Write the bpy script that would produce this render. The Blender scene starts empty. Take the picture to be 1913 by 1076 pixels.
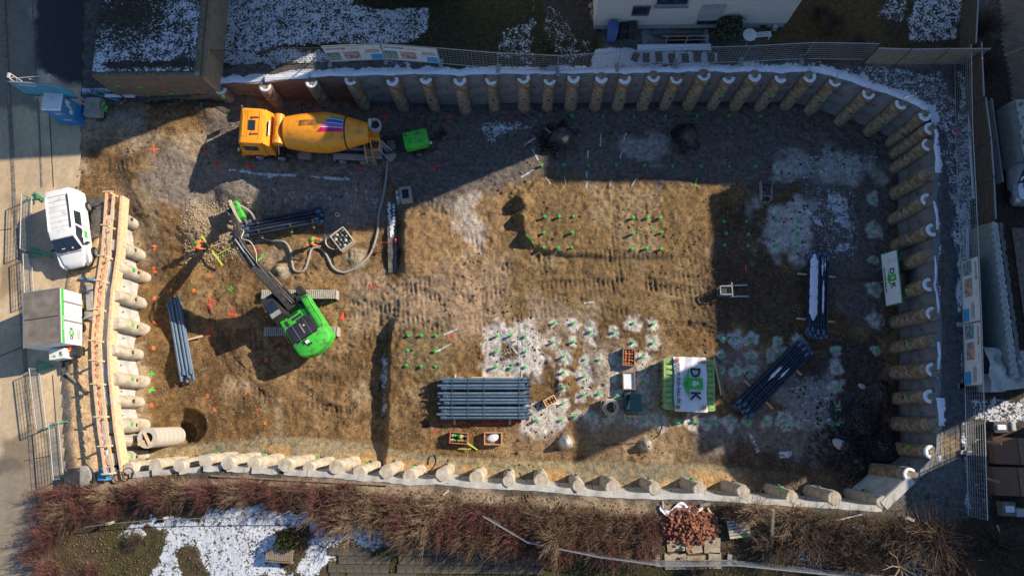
import bpy, bmesh, math, random
import numpy as np
from mathutils import Vector, Matrix
R=math.radians
random.seed(7); rng=np.random.default_rng(7)
scn=bpy.context.scene
COL=scn.collection
# ------------------------------------------------------------ camera
F=1275.;CX,CY=956.5,538.;CZ=44.
_d=np.array([(985-CX)/F,-(775-CY)/F,-1.]);_d/=np.linalg.norm(_d)
_r3=-_d;_x=np.array([1.,0,0]);_r1=_x-_r3*_x.dot(_r3);_r1/=np.linalg.norm(_r1);_r2=np.cross(_r3,_r1)
RM=np.array([_r1,_r2,_r3])
cam=bpy.data.objects.new('camera',bpy.data.cameras.new('camera'));COL.objects.link(cam)
cam.matrix_world=Matrix.Translation((0,0,CZ))@Matrix([list(r) for r in RM]).to_4x4()
cam.data.sensor_width=36;cam.data.lens=36*F/1913;cam.data.clip_end=1000;cam.data.clip_start=.5
scn.camera=cam
# ------------------------------------------------------------ light
AZ,EL=R(23.5),R(30)
w=bpy.data.worlds.new('World');scn.world=w;w.use_nodes=True
nt=w.node_tree;bg=nt.nodes['Background'];sky=nt.nodes.new('ShaderNodeTexSky')
sky.sky_type='NISHITA';sky.sun_disc=False;sky.sun_elevation=EL;sky.sun_rotation=R(90)-AZ
sky.air_density=1.0;sky.dust_density=.3;sky.ozone_density=4.
nt.links.new(sky.outputs[0],bg.inputs[0]);bg.inputs[1].default_value=.10
sl=bpy.data.lights.new('sun','SUN');sun=bpy.data.objects.new('sun',sl);COL.objects.link(sun)
sl.energy=5;sl.angle=R(.5);sl.color=(1,.87,.68)
sv=Vector((math.cos(EL)*math.cos(AZ),math.cos(EL)*math.sin(AZ),math.sin(EL)))
sun.rotation_euler=sv.to_track_quat('Z','Y').to_euler();sun.location=sv*60
vs=scn.view_settings;vs.view_transform='Standard';vs.look='None';vs.exposure=.5;vs.gamma=1;vs.use_curve_mapping=False
# ------------------------------------------------------------ pixel -> place
def P(px,py,z=0.):
    c=np.array([(px-CX)/F,-(py-CY)/F,-1.]);q=RM@c;t=(z-CZ)/q[2];return Vector((q[0]*t,q[1]*t,z))
def PY(px,py,Y):
    c=np.array([(px-CX)/F,-(py-CY)/F,-1.]);q=RM@c;t=Y/q[1];return Vector((q[0]*t,Y,CZ+q[2]*t))
# ------------------------------------------------------------ noise
_perm=np.random.default_rng(3).random((256,256))
def vnoise(x,y):
    xi=np.floor(x).astype(int);yi=np.floor(y).astype(int);fx=x-xi;fy=y-yi
    fx=fx*fx*(3-2*fx);fy=fy*fy*(3-2*fy)
    g=lambda a,b:_perm[a&255,b&255]
    return (g(xi,yi)*(1-fx)+g(xi+1,yi)*fx)*(1-fy)+(g(xi,yi+1)*(1-fx)+g(xi+1,yi+1)*fx)*fy
def fbm(x,y,s=1.,o=4,seed=0):
    x=np.asarray(x,float)*s+seed*17.3;y=np.asarray(y,float)*s+seed*9.1;a=.5;t=0;n=0
    for i in range(o): t=t+a*vnoise(x,y);n+=a;a*=.5;x=x*2.03+5.1;y=y*2.03+1.7
    return t/n
def sst(a,b,x): 
    t=np.clip((x-a)/(b-a),0,1);return t*t*(3-2*t)
def seg_d(X,Y,pts,closed=False):
    d=np.full(np.shape(X),1e9);n=len(pts)
    for i in range(n if closed else n-1):
        ax,ay=pts[i][:2];bx,by=pts[(i+1)%n][:2];vx,vy=bx-ax,by-ay;L=vx*vx+vy*vy+1e-12
        t=np.clip(((X-ax)*vx+(Y-ay)*vy)/L,0,1);d=np.minimum(d,np.hypot(X-ax-t*vx,Y-ay-t*vy))
    return d
def inpoly(X,Y,pts):
    r=np.zeros(np.shape(X),bool);n=len(pts);j=n-1
    for i in range(n):
        xi,yi=pts[i][:2];xj,yj=pts[j][:2]
        c=((yi>Y)!=(yj>Y))&(X<(xj-xi)*(Y-yi)/((yj-yi) if yj!=yi else 1e-9)+xi)
        r^=c;j=i
    return r
def sdf(X,Y,pts): # + inside
    d=seg_d(X,Y,pts,True);return np.where(inpoly(X,Y,pts),d,-d)
def pm(X,Y,pxs,z,soft=.4,wob=.5,seed=1):   # soft mask of a pixel polygon laid on height z
    pts=[P(a,b,z) for a,b in pxs];s=sdf(X,Y,pts)+(fbm(X,Y,.9,3,seed)-.5)*2*wob
    return sst(-soft,soft,s)
# ------------------------------------------------------------ heights
def zU(X,Y=0): return 3.0+sst(-26,-12,np.asarray(X,float))
zLp=[(150,240,3),(150,340,3),(200,220,2.95),(250,300,2.9),(300,260,2.8),(420,200,2.2),(420,290,2.05),(500,250,1.6),(600,260,1.1),(700,260,.55),(790,260,.15),
(430,350,1.2),(550,340,1.),(650,350,.4),(705,400,-.85),(715,350,-.2),(715,440,-.95),(715,490,-.9),(300,340,2.0),(270,375,1.9),(290,430,.6),(350,410,.7),(400,400,.3),(450,420,-.4),(330,470,-.4),(250,470,.5),(265,560,.4),(262,650,.4),(258,750,.3),
(300,520,-.7),(300,600,-.9),(300,700,-.9),(400,500,-.8),(500,470,-.7),(600,440,-.5),(700,430,-.5),(650,600,-.85),(700,520,-.7),(400,650,-.9),(550,700,-.9),(690,700,-.9),(600,800,-.9),(400,800,-.9),(300,780,-.8),(520,400,.1),(620,390,.1)]
zLw=[(*P(a,b,c)[:2],c) for a,b,c in zLp]
XST=[P(747,350,0)[0],P(748,510,0)[0],P(727,640,-.4)[0]]
def idw(X,Y,pts,p=3.):
    n=0;dn=0
    for x,y,z in pts:
        w_=1/((X-x)**2+(Y-y)**2+1.1)**(p/2*1.2);n=n+w_*z;dn=dn+w_
    return n/dn
yA,yB,yC=P(735,440,0)[1],P(735,520,0)[1],P(735,625,0)[1]
BEN=[P(*q) for q in [(235,842,-.6),(400,822,-.9),(560,812,-.9),(715,826,-.9),(740,838,0),(850,850,0),(1000,856,0),(1300,862,0),(1480,880,0),(1640,912,0)]]
PLAT=[P(a,b,0) for a,b in [(962,368),(975,395),(965,405),(978,425),(972,445),(990,465),(1040,480),(1180,485),(1260,482),(1300,400),(1340,350),(1250,335),(1100,330),(1010,335)]]
MOUNDS=[(973,382,.75,.55,0),(975,412,.7,.55,0),(988,447,.65,.5,0),(1048,262,1.25,1.1,0),(1284,258,1.05,1.0,0),(526,506,.55,.5,-.8),(663,478,.8,.35,-.5),(1057,825,.55,.75,0),(1206,831,.5,.6,0),
(1575,840,1.2,.7,0),(1610,790,1.1,.9,0),(1640,740,1.2,.7,0),(1600,870,1.,.5,0),(1650,840,1.3,1.,0),(1500,880,1.2,.3,0),(250,205,1.6,.25,2.9),(330,200,1.8,.35,2.7),(385,205,1.2,.5,2.4),(1120,690,1.0,.18,0),(1050,720,.8,.15,0),(860,335,1.2,.15,0)]
MW=[(*P(a,b,z)[:2],r,h) for a,b,r,h,z in MOUNDS]
HOLES=[(*P(352,798,-1)[:2],1.15,1.0),(*P(330,812,-1)[:2],.9,.9),(*P(1030,268,0)[:2],.45,.3),(*P(795,790,0)[:2],.3,.12)]
TR=[[(420,640),(500,720),(640,740),(700,690)],[(330,480),(400,560),(480,700),(600,790)],[(820,360),(900,430),(1000,520),(1180,560),(1320,530)],[(560,560),(700,600),(900,520),(1100,500),(1330,520)],[(640,615),(800,590),(950,545),(1150,520),(1330,560)],[(700,540),(850,600),(1000,560),(1200,560),(1330,590)],[(650,500),(800,500),(900,470),(1100,480)],[(200,330),(330,300),(400,310)],[(1180,340),(1170,480),(1200,560)]]
TRW=[[P(a,b,-.2) for a,b in t] for t in TR]
def zF0(X,Y):
    X=np.asarray(X,float);Y=np.asarray(Y,float)
    zl=idw(X,Y,zLw)
    zr=0*X+.0
    xs=np.interp(Y,[P(0,640,0)[1],P(0,510,0)[1]],[XST[2],XST[1]])
    # width of the step: sharp in the south and by the beam, a wide ramp between
    wd=.16+2.6*np.exp(-((Y-yB+.9)/1.1)**2)+1.8*sst(yA+2.6,yA+5,Y)
    t=1/(1+np.exp(-np.clip((X-xs)/wd*2.2,-30,30)))
    z=zl*(1-t)+zr*t
    s=sdf(X,Y,PLAT);z=z+.3*sst(-.12,.35,s+(fbm(X,Y,.8,3,5)-.5)*.5)*sst(-9,-0,-(X-12))
    b=seg_d(X,Y,BEN);under=Y<np.interp(X,[p[0] for p in BEN],[p[1] for p in BEN])
    z=z+np.where(under,sst(0,1.6,b)*.6+sst(1.4,2.4,b)*.25,0)
    return z
def zF(X,Y,fine=False):
    X=np.asarray(X,float);Y=np.asarray(Y,float);z=zF0(X,Y)
    for x,y,r,h in MW:
        d=np.hypot(X-x,Y-y)/r;z=z+h*np.exp(-(d*1.5)**2.6)*(.75+.5*fbm(X,Y,2.5,3,8))
    for x,y,r,h in HOLES:
        d=np.hypot(X-x,Y-y)/r;z=z-h*(1-sst(.75,1.1,d))
    if fine:
        b=seg_d(X,Y,BEN);under=Y<np.interp(X,[p[0] for p in BEN],[p[1] for p in BEN])
        amp=np.where(under,.35,1.)
        z=z+(fbm(X,Y,.5,5,1)-.5)*.26*amp+(fbm(X,Y,2.6,4,2)-.5)*.17*amp
        rough=sst(.5,.62,fbm(X,Y,.35,3,11));z=z+(fbm(X,Y,4.5,2,3)-.5)*.17*rough*amp
        for t in TRW:
            for off in (-.95,.95):
                pts=[]
                for i,p in enumerate(t):
                    q=t[min(i+1,len(t)-1)]-t[max(i-1,0)];n=Vector((-q.y,q.x,0)).normalized();pts.append(p+n*off)
                d=seg_d(X,Y,pts);m=(1-sst(.20,.34,d+.12*(fbm(X,Y,3,2,16)-.5)))*sst(.42,.62,fbm(X,Y,.7,2,14))
                z=z-.06*m+m*(.010+.022*fbm(X,Y,.9,3,15))*np.sin(X*2*math.pi/.31+Y*2)
    return z
def G(px,py,it=6):          # point of the pit floor under a photo pixel
    z=0.
    for i in range(it):
        p=P(px,py,z);z=float(zF(p.x,p.y))
    return P(px,py,z)
def U(px,py):
    z=3.6
    for i in range(5): p=P(px,py,z);z=float(zU(p.x))
    return P(px,py,z)
# ------------------------------------------------------------ materials
MATS={}
def mat(name,c1,c2=None,scale=6.,rough=.8,bump=.0,metal=0.,bscale=None,spec=.5,thr=(.35,.65),detail=6,alpha=1,coat=0,trans=0):
    if name in MATS: return MATS[name]
    m=bpy.data.materials.new(name);m.use_nodes=True;n=m.node_tree;b=n.nodes['Principled BSDF']
    b.inputs['Roughness'].default_value=rough;b.inputs['Metallic'].default_value=metal
    b.inputs['Specular IOR Level'].default_value=spec;b.inputs['Coat Weight'].default_value=coat
    b.inputs['Transmission Weight'].default_value=trans
    c2=c2 or tuple(v*.8 for v in c1)
    tc=n.nodes.new('ShaderNodeTexCoord');no=n.nodes.new('ShaderNodeTexNoise');no.inputs['Scale'].default_value=scale;no.inputs['Detail'].default_value=detail
    n.links.new(tc.outputs['Object'],no.inputs['Vector'])
    cr=n.nodes.new('ShaderNodeValToRGB');cr.color_ramp.elements[0].position=thr[0];cr.color_ramp.elements[1].position=thr[1]
    cr.color_ramp.elements[0].color=(*c2,1);cr.color_ramp.elements[1].color=(*c1,1)
    n.links.new(no.outputs[0],cr.inputs[0]);n.links.new(cr.outputs[0],b.inputs['Base Color'])
    if bump:
        n2=n.nodes.new('ShaderNodeTexNoise');n2.inputs['Scale'].default_value=bscale or scale*3;n2.inputs['Detail'].default_value=5
        n.links.new(tc.outputs['Object'],n2.inputs['Vector'])
        bp=n.nodes.new('ShaderNodeBump');bp.inputs['Strength'].default_value=bump;bp.inputs['Distance'].default_value=.03
        n.links.new(n2.outputs[0],bp.inputs['Height']);n.links.new(bp.outputs[0],b.inputs['Normal'])
    MATS[name]=m;return m
def ground_mat(name,speck=.5,speck_col=(.62,.56,.48),sp_scale=9.,bump=.5,snow_col=(.74,.78,.86),lo=.32,hi=1.75):
    # colour comes from the vertex attribute 'tint' (kinds of soil, with some shade and sun painted in), snow from 'snow' with a ragged noise edge
    m=bpy.data.materials.new(name);m.use_nodes=True;n=m.node_tree;b=n.nodes['Principled BSDF'];L=n.links.new
    b.inputs['Roughness'].default_value=.92;b.inputs['Specular IOR Level'].default_value=.25
    geo=n.nodes.new('ShaderNodeNewGeometry')
    at=n.nodes.new('ShaderNodeAttribute');at.attribute_name='tint'
    sn=n.nodes.new('ShaderNodeAttribute');sn.attribute_name='snow'
    def noise(s,d=5,r=.6):
        k=n.nodes.new('ShaderNodeTexNoise');k.inputs['Scale'].default_value=s;k.inputs['Detail'].default_value=d;k.inputs['Roughness'].default_value=r
        L(geo.outputs['Position'],k.inputs['Vector']);return k.outputs[0]
    def mth(op,a,bb,cl=False):
        k=n.nodes.new('ShaderNodeMath');k.operation=op;k.use_clamp=cl
        for i,v in enumerate((a,bb)):
            if isinstance(v,(int,float)): k.inputs[i].default_value=v
            else: L(v,k.inputs[i])
        return k.outputs[0]
    def ramp(v,a,bb,lo=0.,hi=1.):
        k=n.nodes.new('ShaderNodeMapRange');k.interpolation_type='SMOOTHSTEP';L(v,k.inputs[0])
        for i,q in enumerate((a,bb,lo,hi)): k.inputs[i+1].default_value=q
        return k.outputs[0]
    def mix(f,a,bb,bt='MIX'):
        k=n.nodes.new('ShaderNodeMix');k.data_type='RGBA';k.blend_type=bt
        for i,v in ((0,f),(6,a),(7,bb)):
            if isinstance(v,(int,float)): k.inputs[i].default_value=v
            elif isinstance(v,tuple): k.inputs[i].default_value=(*v,1)
            else: L(v,k.inputs[i])
        return k.outputs[2]
    n1=noise(3.5,8,.7);n2=noise(16,4,.7)
    f=mth('ADD',mth('MULTIPLY',n1,.9),mth('MULTIPLY',n2,.7))
    g=ramp(f,.5,1.1,lo,hi)
    comb=n.nodes.new('ShaderNodeCombineColor')
    for i in range(3): L(g,comb.inputs[i])
    c=mix(1.,at.outputs['Color'],comb.outputs[0],'MULTIPLY')
    vo=n.nodes.new('ShaderNodeTexVoronoi');vo.inputs['Scale'].default_value=sp_scale;L(geo.outputs['Position'],vo.inputs['Vector'])
    vf=mth('MULTIPLY',ramp(vo.outputs['Distance'],.32,.22),ramp(noise(1.1,3),.42,.62))
    sel=n.nodes.new('ShaderNodeSeparateColor');L(vo.outputs['Color'],sel.inputs[0])
    vf=mth('MULTIPLY',vf,ramp(sel.outputs[0],.5,.56));vf=mth('MULTIPLY',vf,speck)
    c=mix(vf,c,speck_col)
    s=mth('ADD',sn.outputs['Fac'],mth('MULTIPLY',mth('SUBTRACT',mth('ADD',mth('MULTIPLY',noise(2.2,7,.8),.5),mth('MULTIPLY',noise(7.5,3,.7),.5)),.5),3.2))
    sf=ramp(s,.40,.62);nf=noise(5,4)
    c=mix(sf,c,mix(nf,tuple(v*.82 for v in snow_col),snow_col))
    L(c,b.inputs['Base Color'])
    bp=n.nodes.new('ShaderNodeBump');bp.inputs['Strength'].default_value=min(1,bump*1.25);bp.inputs['Distance'].default_value=.08
    h=mth('ADD',mth('ADD',mth('MULTIPLY',n2,.5),n1),mth('ADD',mth('MULTIPLY',vf,.5),mth('MULTIPLY',sf,.5)));L(h,bp.inputs['Height']);L(bp.outputs[0],b.inputs['Normal'])
    return m
M=dict(
 conc=lambda:mat('concrete',(.38,.36,.33),(.25,.24,.22),3,.9,.4),
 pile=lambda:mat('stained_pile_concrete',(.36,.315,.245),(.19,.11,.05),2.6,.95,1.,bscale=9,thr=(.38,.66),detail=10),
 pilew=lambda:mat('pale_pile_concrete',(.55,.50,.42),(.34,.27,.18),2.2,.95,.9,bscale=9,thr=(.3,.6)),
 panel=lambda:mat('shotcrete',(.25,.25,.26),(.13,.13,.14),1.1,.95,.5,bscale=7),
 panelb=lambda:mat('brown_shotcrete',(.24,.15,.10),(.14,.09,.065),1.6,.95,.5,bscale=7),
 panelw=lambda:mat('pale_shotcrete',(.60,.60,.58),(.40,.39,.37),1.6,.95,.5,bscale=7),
 dirtc=lambda:mat('muddy_concrete',(.25,.22,.18),(.14,.12,.10),4,.95,.6),
 snow=lambda:mat('snow',(.80,.83,.90),(.68,.71,.80),5,.8,.5),
 wood=lambda:mat('fresh_timber',(.74,.56,.36),(.60,.42,.25),5,.8,.2),
 woodo=lambda:mat('weathered_timber',(.30,.24,.18),(.2,.155,.11),5,.85,.2),
 woodd=lambda:mat('dark_timber',(.11,.085,.06),(.06,.045,.032),5,.85,.2),
 steel=lambda:mat('galvanised_steel',(.42,.43,.44),(.3,.31,.32),8,.45,0,.6),
 dsteel=lambda:mat('dark_steel',(.06,.06,.065),(.035,.035,.04),8,.5,.1,.3),
 rust=lambda:mat('rusty_steel',(.22,.09,.04),(.12,.05,.03),10,.8,.3,.2),
 black=lambda:mat('black_rubber',(.022,.022,.024),(.014,.014,.016),8,.7,.1),
 yellow=lambda:mat('orange_yellow_paint',(.88,.33,.018),(.52,.22,.04),2.4,.45,0,0,coat=.2,thr=(.30,.46),detail=9),
 green=lambda:mat('bright_green_paint',(.05,.52,.045),(.09,.22,.05),2.6,.5,0,0,coat=.1,thr=(.36,.5),detail=9),
 capg=lambda:mat('green_plastic',(.035,.50,.10),(.03,.40,.07),10,.5),
 lime=lambda:mat('lime_green_paint',(.33,.48,.17),(.22,.36,.11),3,.6,.1),
 white=lambda:mat('white_paint',(.80,.80,.80),(.60,.57,.52),2.2,.4,0,coat=.2,thr=(.28,.45),detail=9),
 whitem=lambda:mat('white_render',(.50,.49,.47),(.45,.44,.42),2,.9,.1),
 grey=lambda:mat('grey_paint',(.32,.33,.34),(.25,.26,.27),4,.6),
 glass=lambda:mat('dark_glass',(.02,.035,.05),(.015,.025,.04),3,.08,0,0,spec=.8),
 pipe=lambda:mat('ductile_iron_pipe',(.035,.05,.085),(.022,.03,.05),5,.6,.15,.0,spec=.3),
 pipeb=lambda:mat('blue_iron_pipe',(.115,.18,.27),(.08,.13,.20),7,.55,.15,.1),
 pipes=lambda:mat('pipe_socket',(.085,.14,.21),(.05,.09,.15),9,.6,.2),
 blue=lambda:mat('blue_plastic',(.03,.22,.55),(.025,.18,.48),4,.45),
 bluel=lambda:mat('light_blue_plastic',(.08,.30,.52),(.06,.24,.44),4,.5),
 orange=lambda:mat('orange_fabric',(.95,.20,.05),(.8,.15,.04),9,.8,.2),
 skin=lambda:mat('skin',(.55,.32,.22),(.5,.28,.19),9,.6),
 trous=lambda:mat('dark_trousers',(.06,.06,.07),(.04,.04,.05),9,.9,.2),
 clay=lambda:mat('terracotta',(.52,.17,.07),(.34,.10,.045),8,.85,.3),
 tarp=lambda:mat('grey_tarpaulin',(.17,.19,.19),(.12,.14,.14),4,.5,.5,bscale=5),
 tarpl=lambda:mat('silver_tarpaulin',(.50,.50,.46),(.38,.38,.35),5,.45,.8,bscale=6),
 bark=lambda:mat('bark',(.16,.11,.07),(.09,.06,.04),12,.9,.3),
 twig_r=lambda:mat('red_twig',(.17,.06,.05),(.10,.05,.04),2,.8),
 twig_b=lambda:mat('brown_twig',(.20,.12,.075),(.10,.06,.04),2,.8),
 twig_p=lambda:mat('pale_twig',(.30,.21,.13),(.17,.11,.07),2,.8),
 leaf=lambda:mat('evergreen_leaf',(.035,.06,.02),(.02,.035,.012),9,.7),
 leafo=lambda:mat('olive_leaf',(.07,.07,.02),(.035,.04,.012),9,.7),
 teal=lambda:mat('teal_mesh_cover',(.04,.14,.12),(.03,.10,.10),9,.8,.3),
 gfence=lambda:mat('green_fence_coating',(.06,.42,.24),(.05,.35,.2),9,.5),
 magenta=lambda:mat('magenta_stripe',(.62,.01,.16),None,3,.4), teals=lambda:mat('turquoise_stripe',(.02,.42,.30),None,3,.4),
 blues=lambda:mat('blue_stripe',(.02,.10,.42),None,3,.4), purple=lambda:mat('purple_stripe',(.34,.16,.55),None,3,.4),
 red=lambda:mat('red_paint',(.65,.05,.04),None,6,.6), redsp=lambda:mat('red_spray',(.75,.07,.05),(.45,.08,.05),14,.9,thr=(.4,.55)),
 orsp=lambda:mat('orange_spray',(.85,.17,.04),(.45,.13,.05),14,.9,thr=(.4,.55)), pinksp=lambda:mat('pink_spray',(.7,.04,.09),(.3,.05,.06),14,.9,thr=(.4,.55)),
 grsp=lambda:mat('green_spray',(.12,.6,.08),(.1,.35,.06),14,.9,thr=(.4,.55)), chalk=lambda:mat('pale_marking',(.55,.58,.6),(.35,.36,.36),14,.9,thr=(.4,.55)),
 yel=lambda:mat('lime_yellow_plastic',(.55,.72,.08),(.45,.6,.06),9,.5),
 text=lambda:mat('black_print',(.03,.03,.04),None,6,.7), logog=lambda:mat('green_print',(.05,.5,.08),None,6,.6), wtext=lambda:mat('white_print',(.8,.8,.8),None,6,.7),
 tarpw=lambda:mat('white_banner_cloth',(.82,.82,.86),(.70,.70,.76),2.5,.6,.6,bscale=4),
 hose=lambda:mat('grey_hose',(.34,.33,.30),(.24,.23,.21),12,.7), hosew=lambda:mat('cream_hose',(.62,.55,.45),(.5,.44,.35),12,.7),
 asph=lambda:mat('asphalt',(.07,.07,.075),(.05,.05,.052),9,.9,.4),
 paver=lambda:mat('paver',(.25,.20,.145),(.18,.145,.11),2.2,.9,.4),
 brown=lambda:mat('brown_cover',(.20,.10,.055),(.16,.08,.045),6,.7,.2),
 turq=lambda:mat('turquoise_print',(.05,.34,.52),(.03,.2,.36),1.5,.5),
 bannerb=lambda:mat('blue_print',(.04,.33,.65),None,5,.6), photo=lambda:mat('photo_print',(.55,.3,.2),(.12,.16,.24),3.5,.6,thr=(.42,.55)), photo2=lambda:mat('green_photo_print',(.25,.33,.2),(.06,.14,.22),4,.6,thr=(.42,.55)),
 bwhite=lambda:mat('banner_white',(.66,.66,.68),None,4,.6),
)
def m_(k): return M[k]() if isinstance(k,str) else k
# ------------------------------------------------------------ mesh builder
class MB:
    def __init__(s): s.v=[];s.f=[];s.mi=[];s.T=Matrix.Identity(4);s.m=0
    def add(s,vs_,fs):
        o=len(s.v);s.v+=[tuple(s.T@Vector(v)) for v in vs_];s.f+=[tuple(i+o for i in f) for f in fs];s.mi+=[s.m]*len(fs);return s
    def box(s,c,d,rz=0,top=1.,M_=None):
        x,y,z=d[0]/2,d[1]/2,d[2]/2;A=(M_ or Matrix.Rotation(rz,4,'Z'))
        v=[];
        for k,t in ((-1,1.),(1,top)):
            for a,b in ((-1,-1),(1,-1),(1,1),(-1,1)): v.append(Vector(c)+(A@Vector((a*x*t,b*y*t,k*z))))
        return s.add(v,[(3,2,1,0),(4,5,6,7),(0,1,5,4),(1,2,6,5),(2,3,7,6),(3,0,4,7)])
    def bar(s,a,b,w_,h=None):
        a,b=Vector(a),Vector(b);d=b-a;L=d.length
        if L<1e-6: return s
        q=d.to_track_quat('X','Z').to_matrix().to_4x4()
        return s.box((a+b)/2,(L,w_,h or w_),M_=q)
    def tube(s,pts,r,n=8,cap=True,closed=False):
        pts=[Vector(p) for p in pts];rs=r if isinstance(r,(list,tuple)) else [r]*len(pts);v=[];f=[];N=len(pts)
        up=None
        for i,p in enumerate(pts):
            d=(pts[(i+1)%N if closed else min(i+1,N-1)]-pts[(i-1)%N if closed else max(i-1,0)]);d=d.normalized() if d.length>1e-9 else Vector((0,0,1))
            if up is None: up=Vector((0,0,1)) if abs(d.z)<.9 else Vector((1,0,0))
            a=d.cross(up).normalized();b=a.cross(d).normalized();up=b
            for k in range(n): t=2*math.pi*k/n;v.append(p+(a*math.cos(t)+b*math.sin(t))*rs[i])
        for i in range(N if closed else N-1):
            for k in range(n):
                j=(i+1)%N;f.append((i*n+k,j*n+k,j*n+(k+1)%n,i*n+(k+1)%n))
        if cap and not closed: f.append(tuple(range(n)));f.append(tuple((N-1)*n+k for k in reversed(range(n))))
        return s.add(v,f)
    def prism(s,poly,z0,z1,axis='z'):
        n=len(poly)
        if axis=='z': v=[(x,y,z0) for x,y in poly]+[(x,y,z1) for x,y in poly]
        elif axis=='y': v=[(x,z0,y) for x,y in poly]+[(x,z1,y) for x,y in poly]
        else: v=[(z0,x,y) for x,y in poly]+[(z1,x,y) for x,y in poly]
        return s.add(v,[tuple(reversed(range(n))),tuple(range(n,2*n))]+[(i,(i+1)%n,n+(i+1)%n,n+i) for i in range(n)])
    def ring(s,c,r1,r2,z0,z1,n=24):
        v=[];f=[]
        for k in range(n):
            t=2*math.pi*k/n;x,y=math.cos(t),math.sin(t)
            v+=[(c[0]+x*r1,c[1]+y*r1,z0),(c[0]+x*r2,c[1]+y*r2,z0),(c[0]+x*r2,c[1]+y*r2,z1),(c[0]+x*r1,c[1]+y*r1,z1)]
            j=(k+1)%n
            for a in range(4): f.append((k*4+a,j*4+a,j*4+(a+1)%4,k*4+(a+1)%4))
        return s.add(v,f)
    def rbox(s,c,d,r=.1,k=3,rz=0):   # box with rounded plan and softened top edge
        x,y=d[0]/2-r,d[1]/2-r;pl=[]
        for (a,b,t0) in ((1,1,0),(-1,1,90),(-1,-1,180),(1,-1,270)):
            for i in range(k+1): t=R(t0+90*i/k);pl.append((a*x+r*math.cos(t),b*y+r*math.sin(t)))
        A=Matrix.Rotation(rz,4,'Z');v=[];n=len(pl);rr=min(r,d[2]*.4)
        lv=[(-d[2]/2,1.,0),(d[2]/2-rr,1.,0),(d[2]/2-rr*.3,1.,rr*.35),(d[2]/2,1.,rr)]
        for z,t,ins in lv:
            sx=(d[0]/2-ins)/(d[0]/2);sy=(d[1]/2-ins)/(d[1]/2)
            for px,py in pl: v.append(Vector(c)+A@Vector((px*sx,py*sy,z)))
        f=[tuple(reversed(range(n))),tuple(range(3*n,4*n))]
        for l in range(3): f+=[(l*n+i,l*n+(i+1)%n,(l+1)*n+(i+1)%n,(l+1)*n+i) for i in range(n)]
        return s.add(v,f)
    def build(s,name,mats,parent=None,smooth=False,ang=None):
        me=bpy.data.meshes.new(name);me.from_pydata(s.v,[],s.f)
        if not isinstance(mats,(list,tuple)): mats=[mats]
        for m in mats: me.materials.append(m_(m))
        if len(mats)>1: me.polygons.foreach_set('material_index',s.mi)
        if smooth: me.polygons.foreach_set('use_smooth',[True]*len(s.f))
        if ang: me.polygons.foreach_set('use_smooth',[True]*len(s.f));me.set_sharp_from_angle(angle=R(ang))
        me.update();o=bpy.data.objects.new(name,me);COL.objects.link(o)
        if parent: o.parent=parent
        return o
def tag(o,label=None,cat=None,group=None,kind=None):
    for k,v in (('label',label),('category',cat),('group',group),('kind',kind)):
        if v: o[k]=v
    return o
def thing(name,label,cat,loc=(0,0,0),rz=0,group=None,rot=None):
    o=bpy.data.objects.new(name,None);COL.objects.link(o);o.location=loc;o.rotation_euler=rot or (0,0,rz);o.empty_display_size=.2
    return tag(o,label,cat,group)
def part(name,me,parent,loc=(0,0,0),rot=(0,0,0),scale=(1,1,1)):
    o=bpy.data.objects.new(name,me);COL.objects.link(o);o.parent=parent;o.location=loc;o.rotation_euler=rot;o.scale=scale;return o
def copy_tree(o,parent=None):
    c=o.copy();COL.objects.link(c)
    if parent: c.parent=parent
    for ch in list(o.children): copy_tree(ch,c)
    return c
def clone(o,loc,rz=None,label=None,group=None,scale=None):
    c=copy_tree(o);c.location=loc
    if rz is not None: c.rotation_euler=(0,0,rz)
    if label: c['label']=label
    if group: c['group']=group
    if scale: c.scale=scale
    return c
def icos(r,sub=2,rough=.12,seed=0,flat=1.):
    bm=bmesh.new();bmesh.ops.create_icosphere(bm,subdivisions=sub,radius=r);rn=random.Random(seed)
    for v in bm.verts: v.co*=1+rn.uniform(-rough,rough);v.co.z*=flat
    me=bpy.data.meshes.new('lump');bm.to_mesh(me);bm.free();return me
def text_obj(name,body,size,m,parent,loc,rot,bold=0.,ex=.004,squash=1.,spacing=1.):
    cu=bpy.data.curves.new('t','FONT');cu.body=body;cu.size=size;cu.align_x='CENTER';cu.align_y='CENTER';cu.extrude=ex;cu.offset=bold;cu.resolution_u=2;cu.space_character=spacing
    to=bpy.data.objects.new('t',cu);COL.objects.link(to);dg=bpy.context.evaluated_depsgraph_get();dg.update()
    me=bpy.data.meshes.new_from_object(to.evaluated_get(dg));me.name=name;bpy.data.objects.remove(to);bpy.data.curves.remove(cu)
    me.materials.clear();me.materials.append(m_(m))
    o=part(name,me,parent,loc,rot);o.scale=(1,squash,1);return o
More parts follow.
